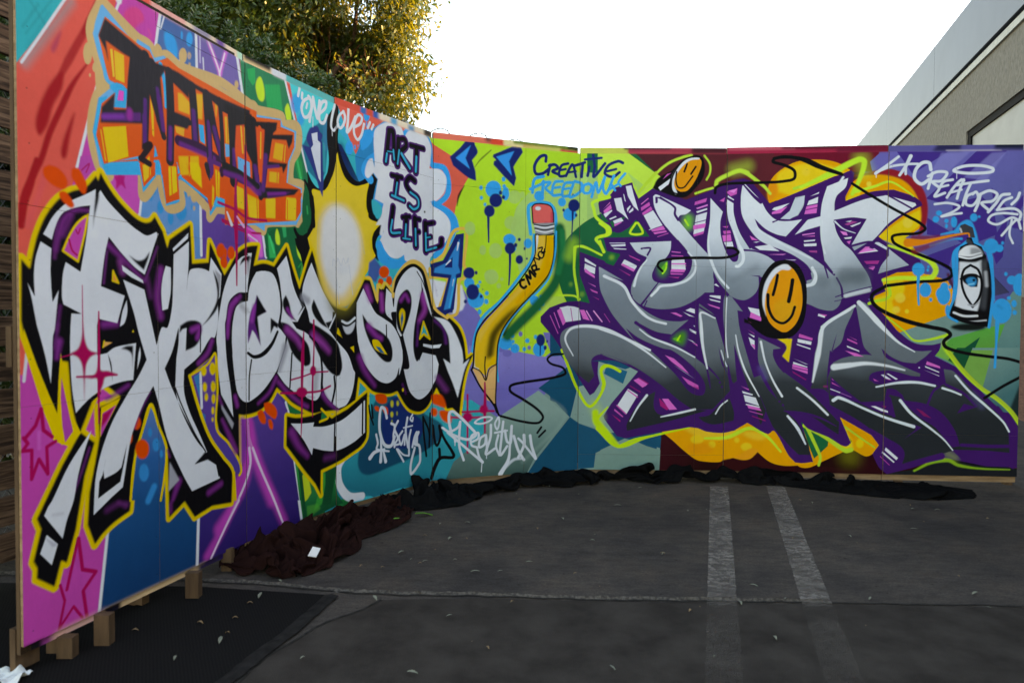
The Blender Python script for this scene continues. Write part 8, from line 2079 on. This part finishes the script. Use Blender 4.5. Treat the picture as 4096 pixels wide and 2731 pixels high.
def crown(blobs,n,seed_dirs,dens=None):
    P=[]
    vol=np.array([b[3]*b[4]*b[5] for b in blobs]); pr=vol/vol.sum()
    for bi,b in enumerate(blobs):
        m=int(n*pr[bi]); v=rng.normal(size=(m,3)); v/=np.linalg.norm(v,axis=1,keepdims=True); r_=rng.random(m)**.42
        P.append(np.array(b[:3])+v*r_[:,None]*np.array(b[3:6]))
    return np.vstack(P)
def gappy(P,freq,thr,seed=0.0):
    k=np.array([noise.noise(Vector(p)*freq+Vector((seed,0,0))) for p in P]); return P[k>thr]
tree=empty('broadleaf_tree',(-3.3,9.4,0)); tag(tree,'tall leafy tree with drooping golden green leaves behind the wall','tree')
blobs=[(-2.08,9.2,5.75,1.06,1.0,1.1),(-1.88,9.3,4.45,.76,.8,.62),(-2.6,9.5,4.7,.9,1,.9),(-3.3,9.4,5.3,1.3,1.2,1.6),(-4.6,9.5,5.4,1.5,1.3,1.9),(-5.9,9,5.2,1.5,1.2,1.9),(-3.9,9.3,3.6,1.3,1.0,.9)]
Cc=gappy(crown(blobs,7400,None),1.15,-.22,3.0)
off=np.repeat(Cc,34,0)+rng.normal(size=(len(Cc)*34,3))*np.array([.11,.11,.12]); D=rng.normal(size=off.shape)*.7+np.array([0,0,-.28])
Ln=rng.uniform(.055,.105,len(off)); V,F=leaves(off,D,Ln,Ln*rng.uniform(.32,.44,len(off)),.35,fold=False)
o=bigmesh('crown',V,F,M_leafG,tree); o['kind']='stuff'
V=[];F=[]; base=Vector((-3.4,9.5,-.1)); fork=Vector((-3.3,9.5,2.6)); limb(V,F,branch_pts(base,fork,6,.05),[.19,.17,.15,.145,.14,.13,.13],10); mesh('trunk',V,F,M_bark,tree,smooth=True)
for k,b in enumerate(blobs):
    V=[];F=[]; q=Vector(b[:3]); pts=branch_pts(fork,q+Vector((0,0,-.1)),6,.15); limb(V,F,pts,[.09,.075,.06,.05,.04,.03,.02]); 
    mesh('branch',V,F,M_bark,tree,smooth=True)
V=[];F=[]
for k in range(240):
    b=blobs[random.choice((0,0,0,1,1,2,2,3,3,4,5))]; c_=Vector(b[:3]); d=Vector(rng.normal(size=3)).normalized(); d.z=abs(d.z)*.6+.1
    p=c_+Vector((d.x*b[3],d.y*b[4],-abs(d.z)*b[5]))*random.uniform(0,.4); q=c_+Vector((d.x*b[3],d.y*b[4],d.z*b[5]))*random.uniform(.6,.98)
    limb(V,F,branch_pts(p,q,4,.12),[.010,.008,.006,.005,.004],4)
o=mesh('twigs',V,F,M_twig,tree); o['kind']='stuff'
# evergreen shrubs with whorled leaves, in the shade just behind the wall
shr=[((-3.05,5.55,3.1),(.95,.5,1.15)),((-2.25,5.7,3.05),(.55,.42,.62)),((-1.80,5.85,2.92),(.42,.35,.5)),((-1.42,5.95,2.65),(.33,.3,.5)),((-3.75,5.2,2.2),(.8,1.3,2.2)),((-3.95,2.9,1.7),(.75,1.5,2.4))]
LAB=['broad dark evergreen bush rising highest above the left of the wall','evergreen bush with whorled leaves between the broad bush and the turquoise rail','small evergreen bush poking over the turquoise top rail','smallest evergreen bush over the wall near the red top rail','evergreen bush behind the wooden slat fence, farther along','evergreen bush behind the wooden slat fence at the frame edge']
for k,(c_,r_) in enumerate(shr):
    sh=empty('evergreen_bush',(c_[0],c_[1],0)); tag(sh,LAB[k],'bush',group='evergreen bushes behind the wall')
    nT=int(2100*r_[0]*r_[1]**.5*r_[2]*(1 if k<4 else 1.6)); lo_=.55 if k<4 else .15; v=rng.normal(size=(nT,3)); v/=np.linalg.norm(v,axis=1,keepdims=True); rad=rng.uniform(lo_,1.03,nT)
    T=np.array(c_)+v*rad[:,None]*np.array(r_)*(1+.22*np.array([noise.noise(Vector(q)*2.3+Vector((k,0,0))) for q in v]))[:,None]
    ax=v*.6+np.array([0,0,.75])+rng.normal(size=v.shape)*.25; ax/=np.linalg.norm(ax,axis=1,keepdims=True); K=13
    A=np.repeat(ax,K,0); Pp=np.repeat(T,K,0); u=rng.random(len(A)); rd=rng.normal(size=A.shape); rd-=A*(rd*A).sum(1,keepdims=True); rd/=np.linalg.norm(rd,axis=1,keepdims=True)
    Pp=Pp+A*(u*.07-.05)[:,None]; D=rd+A*(.35+.9*u)[:,None]; Ln=rng.uniform(.045,.075,len(A))*(1.05-.35*u)
    V,F=leaves(Pp,D,Ln,Ln*.36,.06,.35); o=bigmesh('foliage',V,F,M_leafS,sh); o['kind']='stuff'
    V=[];F=[]; base=Vector((c_[0],c_[1],0))
    for j in range(9):
        q=Vector(c_)+Vector((random.uniform(-.7,.7)*r_[0],random.uniform(-.7,.7)*r_[1],random.uniform(-.2,.7)*r_[2])); limb(V,F,branch_pts(base+Vector((random.uniform(-.1,.1),random.uniform(-.1,.1),0)),q,6,.08),[.022,.019,.016,.013,.011,.009,.006],5)
    mesh('stem',V,F,M_bark,sh,smooth=True)
# ------------------------------------------------------------ cloths heaped along the foot of the wall
def collider(V,F,thick=.004,fr=20):
    me=bpy.data.meshes.new('tmp'); me.from_pydata(V,[],F); o=bpy.data.objects.new('tmp',me); sc.collection.objects.link(o)
    o.modifiers.new('c','COLLISION'); o.collision.thickness_outer=thick; o.collision.cloth_friction=fr; return o
def samp(P,t):
    x=t*(len(P)-1); i=min(int(x),len(P)-2); return Vector(P[i]).lerp(Vector(P[i+1]),x-i)
def sampf(P,t):
    x=t*(len(P)-1); i=min(int(x),len(P)-2); f=x-i; return P[i]*(1-f)+P[i+1]*f
def cloth_start(front,back,hgt,nu,nv,grow,seed,bend):
    """a sheet laid over its footprint; its rest size is larger, so it buckles into folds when it settles"""
    V=[];F=[]
    for i in range(nu+1):
        t=i/nu; a_=samp(front,t); b2=samp(back,t); h=sampf(hgt,t)
        for j in range(nv+1):
            s=j/nv; q=a_.lerp(b2,.03+.94*s); n1=noise.noise(Vector((t*nu*.22,s*nv*.22,seed))); n2=noise.noise(Vector((t*nu*.6,s*nv*.6,seed+5)))
            z=.03+h*(.75+.9*n1+.3*n2)*(.35+.65*s)
            V.append((q.x+.01*n2,q.y+.01*n1,gz(q.y)+max(.012,z)))
    F=[(i*(nv+1)+j,(i+1)*(nv+1)+j,(i+1)*(nv+1)+j+1,i*(nv+1)+j+1) for i in range(nu) for j in range(nv)]
    me=bpy.data.meshes.new('tmp'); me.from_pydata(V,[],F); o=bpy.data.objects.new('tmp',me); sc.collection.objects.link(o)
    m=o.modifiers.new('cl','CLOTH'); s=m.settings; s.quality=6; s.mass=.2; s.tension_stiffness=15; s.compression_stiffness=15; s.shear_stiffness=5; s.bending_stiffness=bend; s.air_damping=3; s.shrink_min=-grow; s.shrink_max=-grow
    c_=m.collision_settings; c_.use_self_collision=True; c_.self_distance_min=.004; c_.distance_min=.004; c_.collision_quality=3; c_.self_friction=15
    m.point_cache.frame_start=1; m.point_cache.frame_end=40
    return o,F,(front,back,nu,nv)
wV=[];wF=[]
for i,(x,y) in enumerate(WALL):
    wV+=[(x,y,-.3),(x,y,.8)]
    if i: wF.append((2*i-2,2*i,2*i+1,2*i-1))
tmp=[collider([(-6,0,gz(0)),(8,0,gz(0)),(8,9,gz(9)),(-6,9,gz(9))],[(0,1,2,3)],fr=30),collider(wV,wF)]
st_b=cloth_start([(-1.45,3.31),(-1.26,3.22),(-1.10,3.22),(-.93,3.27),(-.83,3.39),(-.80,3.58),(-.78,3.77),(-.68,3.95),(-.61,4.13),(-.62,4.27)],
  [(-1.395,3.38),(-1.32,3.56),(-1.25,3.72),(-1.185,3.86),(-1.12,4.00),(-1.05,4.14),(-.96,4.27),(-.89,4.37),(-.81,4.48),(-.72,4.50)],
  [.06,.19,.18,.15,.13,.11,.11,.10,.08,.03],78,36,.62,2.7,.4)
st_k=cloth_start([(-.80,4.40),(-.62,4.32),(-.38,4.44),(-.24,4.66),(.09,4.90),(.56,5.0),(.72,5.09),(1.1,5.125),(1.7,5.09),(1.99,5.04),(2.25,4.89),(2.52,4.77),(2.96,4.65),(3.20,4.72)],
  [(-.83,4.47),(-.70,4.66),(-.56,4.86),(-.38,4.95),(-.02,5.08),(.50,5.275),(.9,5.275),(1.3,5.27),(1.64,5.265),(2.1,5.225),(2.5,5.19),(2.85,5.16),(3.1,5.13),(3.35,4.97)],
  [.06,.17,.11,.09,.09,.08,.09,.14,.09,.07,.05,.045,.04,.02],175,20,.60,8.1,.3)
sc.frame_end=40
for f in range(1,34+1): sc.frame_set(f)
dg=bpy.context.evaluated_depsgraph_get()
def settle(name,label,st,mat_,zmul,zmax):
    o,F,(front,back,nu,nv)=st; em=o.evaluated_get(dg).to_mesh(); A=np.array([v.co[:] for v in em.vertices]).reshape(nu+1,nv+1,3)
    # tuck the settled folds back over the footprint: slow shift and squeeze along the run, wrinkles kept
    f_=np.array([samp(front,i/nu)[:] for i in range(nu+1)]); b_=np.array([samp(back,i/nu)[:] for i in range(nu+1)])
    cr=b_-f_; W_=np.linalg.norm(cr,axis=1); cr/=W_[:,None]; kk=np.hanning(15); kk/=kk.sum(); sm=lambda x:np.convolve(np.pad(x,7,mode='edge'),kk,'valid')
    m_=A[:,:,:2].mean(1); m_=np.stack([sm(m_[:,0]),sm(m_[:,1])],1); pr=((A[:,:,:2]-m_[:,None])*cr[:,None]).sum(2)
    hi=sm(pr.max(1)); lo=sm(pr.min(1)); sc_=np.clip(W_/(hi-lo),.4,1.4); mid=(hi+lo)/2
    A[:,:,:2]+=((f_+b_)/2-m_)[:,None]+cr[:,None]*((pr-mid[:,None])*sc_[:,None]-pr)[:,:,None]
    co=[Vector(v) for v in A.reshape(-1,3)]
    for v in co: g=gz(v.y); v.z=g+.004+max(0,(v.z-g-.004))*zmul
    c_=sum((Vector(v) for v in co),Vector())/len(co); root=empty(name,(c_.x,c_.y,0)); tag(root,label,'cloth'); ob=mesh('fabric',co,F,mat_,root,smooth=True)
    s=ob.modifiers.new('smooth','SUBSURF'); s.levels=1; s.render_levels=2
    so=ob.modifiers.new('thickness','SOLIDIFY'); so.thickness=.0015; so.offset=0
    print(name,min(v.z for v in co),max(v.z for v in co)); return root,co
M_brown=noisy('brown_fabric',(.0125,.0052,.0046),(.022,.009,.0078),scale=3,rough=.95,bump=.15,bscale=400,spec=.03,bdist=.002)
M_black=noisy('black_fabric',(.0034,.0035,.0038),(.0062,.0063,.0067),scale=4,rough=.95,bump=.15,bscale=400,spec=.03,bdist=.002)
for m_ in (M_brown,M_black):
    b=m_.node_tree.nodes['Principled BSDF']; b.inputs['Sheen Weight'].default_value=.0
brown,BV=settle('brown_cloth','crumpled dark brown cloth heaped on the ground with a white tag',st_b,M_brown,.82,.2)
black,KV=settle('black_cloth','long crumpled black cloth lying along the foot of the wall',st_k,M_black,.85,.2)
for o in tmp+[st_b[0],st_k[0]]: bpy.data.objects.remove(o)
sc.frame_set(1)
# care tag on the brown cloth
M_white=noisy('white_tag',(.6,.6,.62),(.7,.7,.72),scale=8,rough=.6)
tp=min(BV,key=lambda v:abs(v.x+.985)+abs(v.y-3.40)-.6*v.z); zt=tp.z+.006
V=[(tp.x-.022,tp.y-.02,zt-.006),(tp.x+.022,tp.y-.026,zt-.010),(tp.x+.034,tp.y+.012,zt+.022),(tp.x-.008,tp.y+.018,zt+.028)]
V=V+[(v[0]-.001,v[1]+.002,v[2]-.003) for v in V]; mesh('care_tag',V,[(0,1,2,3),(7,6,5,4),(0,4,5,1),(1,5,6,2),(2,6,7,3),(3,7,4,0)],M_white,brown)
# ------------------------------------------------------------ leaf litter
M_dry=noisy('dry_leaf',(.13,.135,.10),(.24,.25,.19),scale=6,rough=.8); M_tan=noisy('tan_leaf',(.16,.10,.05),(.25,.17,.09),scale=6,rough=.8); M_fresh=noisy('fresh_green_leaf',(.07,.22,.02),(.16,.38,.04),scale=9,rough=.5)
def leafmesh(nm,L_,W_,curl,m_):
    V=[];F=[]
    for i in range(6):
        t=i/5; w_=W_*math.sin(min(1,t*1.02+.02)*math.pi)**.8*.5+.0004; z=curl*math.sin(t*math.pi)*L_+.001
        for s in (-1,0,1): V.append((t*L_-L_/2,s*w_,z+abs(s)*W_*.18))
        if i: b=(i-1)*3; F+=[(b,b+1,b+4,b+3),(b+1,b+2,b+5,b+4)]
    me=bpy.data.meshes.new(nm); me.from_pydata(V,[],F[:]); me.materials.append(m_); me.update(); return me
LM=[leafmesh('fallen_leaf',.05,.014,.12,M_dry),leafmesh('fallen_leaf',.035,.013,.2,M_dry),leafmesh('fallen_leaf',.028,.012,.25,M_tan),leafmesh('fallen_leaf',.06,.016,.08,M_dry)]
def drop(x,y,me,label,grp,rot=None,s=1):
    o=bpy.data.objects.new('fallen_leaf',me); link(o); o.location=(x,y,gz(y)+.009); o.rotation_euler=(random.uniform(-.15,.15),random.uniform(-.15,.15),rot if rot is not None else random.uniform(0,6.28)); o.scale=(s,s,s); tag(o,label,'leaf',grp)
LEAF=[(-0.077,4.732,0.54),(0.036,4.748,0.62),(0.061,4.603,0.9),(0.704,4.481,0.79),(-0.437,3.456,0.55),(-0.747,3.383,0.72),(-0.637,3.365,0.74),(-0.965,3.518,0.58),(-0.579,3.579,0.87),(-0.286,3.476,0.56),(-0.488,3.849,0.7),(-0.175,3.32,0.76),(-0.262,4.095,0.72),(0.284,4.957,0.79),(0.009,2.97,0.87),(0.804,3.584,0.98),(0.938,4.937,0.64),(2.03,4.568,0.82),(1.971,4.627,0.85),(2.63,4.442,0.65),(-0.405,3.62,0.5),(-0.341,3.801,0.99),(-0.25,3.802,0.65),(-1.087,3.189,0.66),(-0.601,3.0,0.95),(-1.14,2.797,0.79),(-1.117,2.666,0.74),(-1.12,2.605,0.89),(-0.052,3.328,0.52),(0.81,3.584,0.85),(-0.458,3.421,0.69),(1.613,3.032,0.55),(2.126,3.094,0.83),(1.01,2.972,0.97),(0.315,3.302,0.6),(0.157,3.985,0.82),(1.945,3.885,0.65),(2.778,4.417,0.87),(2.977,4.234,0.86),(2.395,4.028,0.61),(0.77,2.893,0.91),(1.041,2.652,0.83),(-1.134,2.941,0.84),(-1.119,3.019,0.91),(-1.228,2.471,0.71),(-1.491,2.682,0.88),(-1.264,2.75,0.94),(-0.425,4.068,0.55),(0.318,4.181,0.92),(1.497,4.749,0.7),(-0.086,2.559,0.74),(0.368,2.42,0.57),(-0.344,2.378,0.85),(-0.762,2.477,0.65),(2.537,4.164,0.45),(0.415,3.147,0.32),(-0.257,2.832,0.51),(0.761,2.508,0.32),(2.663,4.526,0.59),(1.142,3.172,0.59),(1.457,2.765,0.27),(0.475,4.753,0.32),(-0.147,2.61,0.29),(0.094,3.454,0.55),(2.087,2.948,0.32),(0.823,2.935,0.27),(1.599,3.847,0.46),(1.23,3.025,0.43),(1.267,4.398,0.42),(-0.511,3.478,0.44),(1.931,3.775,0.26),(1.14,4.372,0.51),(0.456,3.789,0.57),(0.484,3.887,0.37),(1.009,4.739,0.44),(2.185,3.3,0.51)]
for k,(x,y,s) in enumerate(LEAF):
    me=LM[k%4 if k%5 else 2]; tan=me==LM[2]; onmat=x<-.86 and y<3.05; col='tan' if tan else 'pale'
    place='lying on the black rubber mat' if onmat else ('lying on the asphalt close to the long black cloth' if y>4.3 else 'lying on the open dark asphalt')
    drop(x,y,me,'small dry %s leaf %s'%(col,place),'%s leaves %s'%(col,place),s=s)
g1=leafmesh('fallen_leaf',.11,.035,.05,M_fresh); drop(-.545,4.245,g1,'larger bright green leaf lying just past the brown cloth tip','fresh green leaves by the cloth',.1); drop(-.69,4.13,leafmesh('fallen_leaf',.08,.03,.1,M_fresh),'smaller bright green leaf tucked against the edge of the brown cloth','fresh green leaves by the cloth',.4)
# crumpled paper at the left corner
V=[];F=[]; 
for i in range(13):
    for j in range(13):
        x,y=(i-6)/6*.07,(j-6)/6*.05; q=Vector((x*18,y*18,3)); V.append((-1.735+x+noise.noise(q)*.012,2.305+y+noise.noise(q+Vector((5,0,0)))*.012,gz(2.3)+.016+abs(noise.noise(q*1.3))*.045))
        if i and j: k=i*13+j; F.append((k-14,k-1,k,k-13))
o=mesh('crumpled_paper',V,F,noisy('white_paper',(.55,.58,.58),(.7,.72,.72),scale=9,rough=.8)); tag(o,'crumpled white paper lying on the mat at the lower left corner','paper')
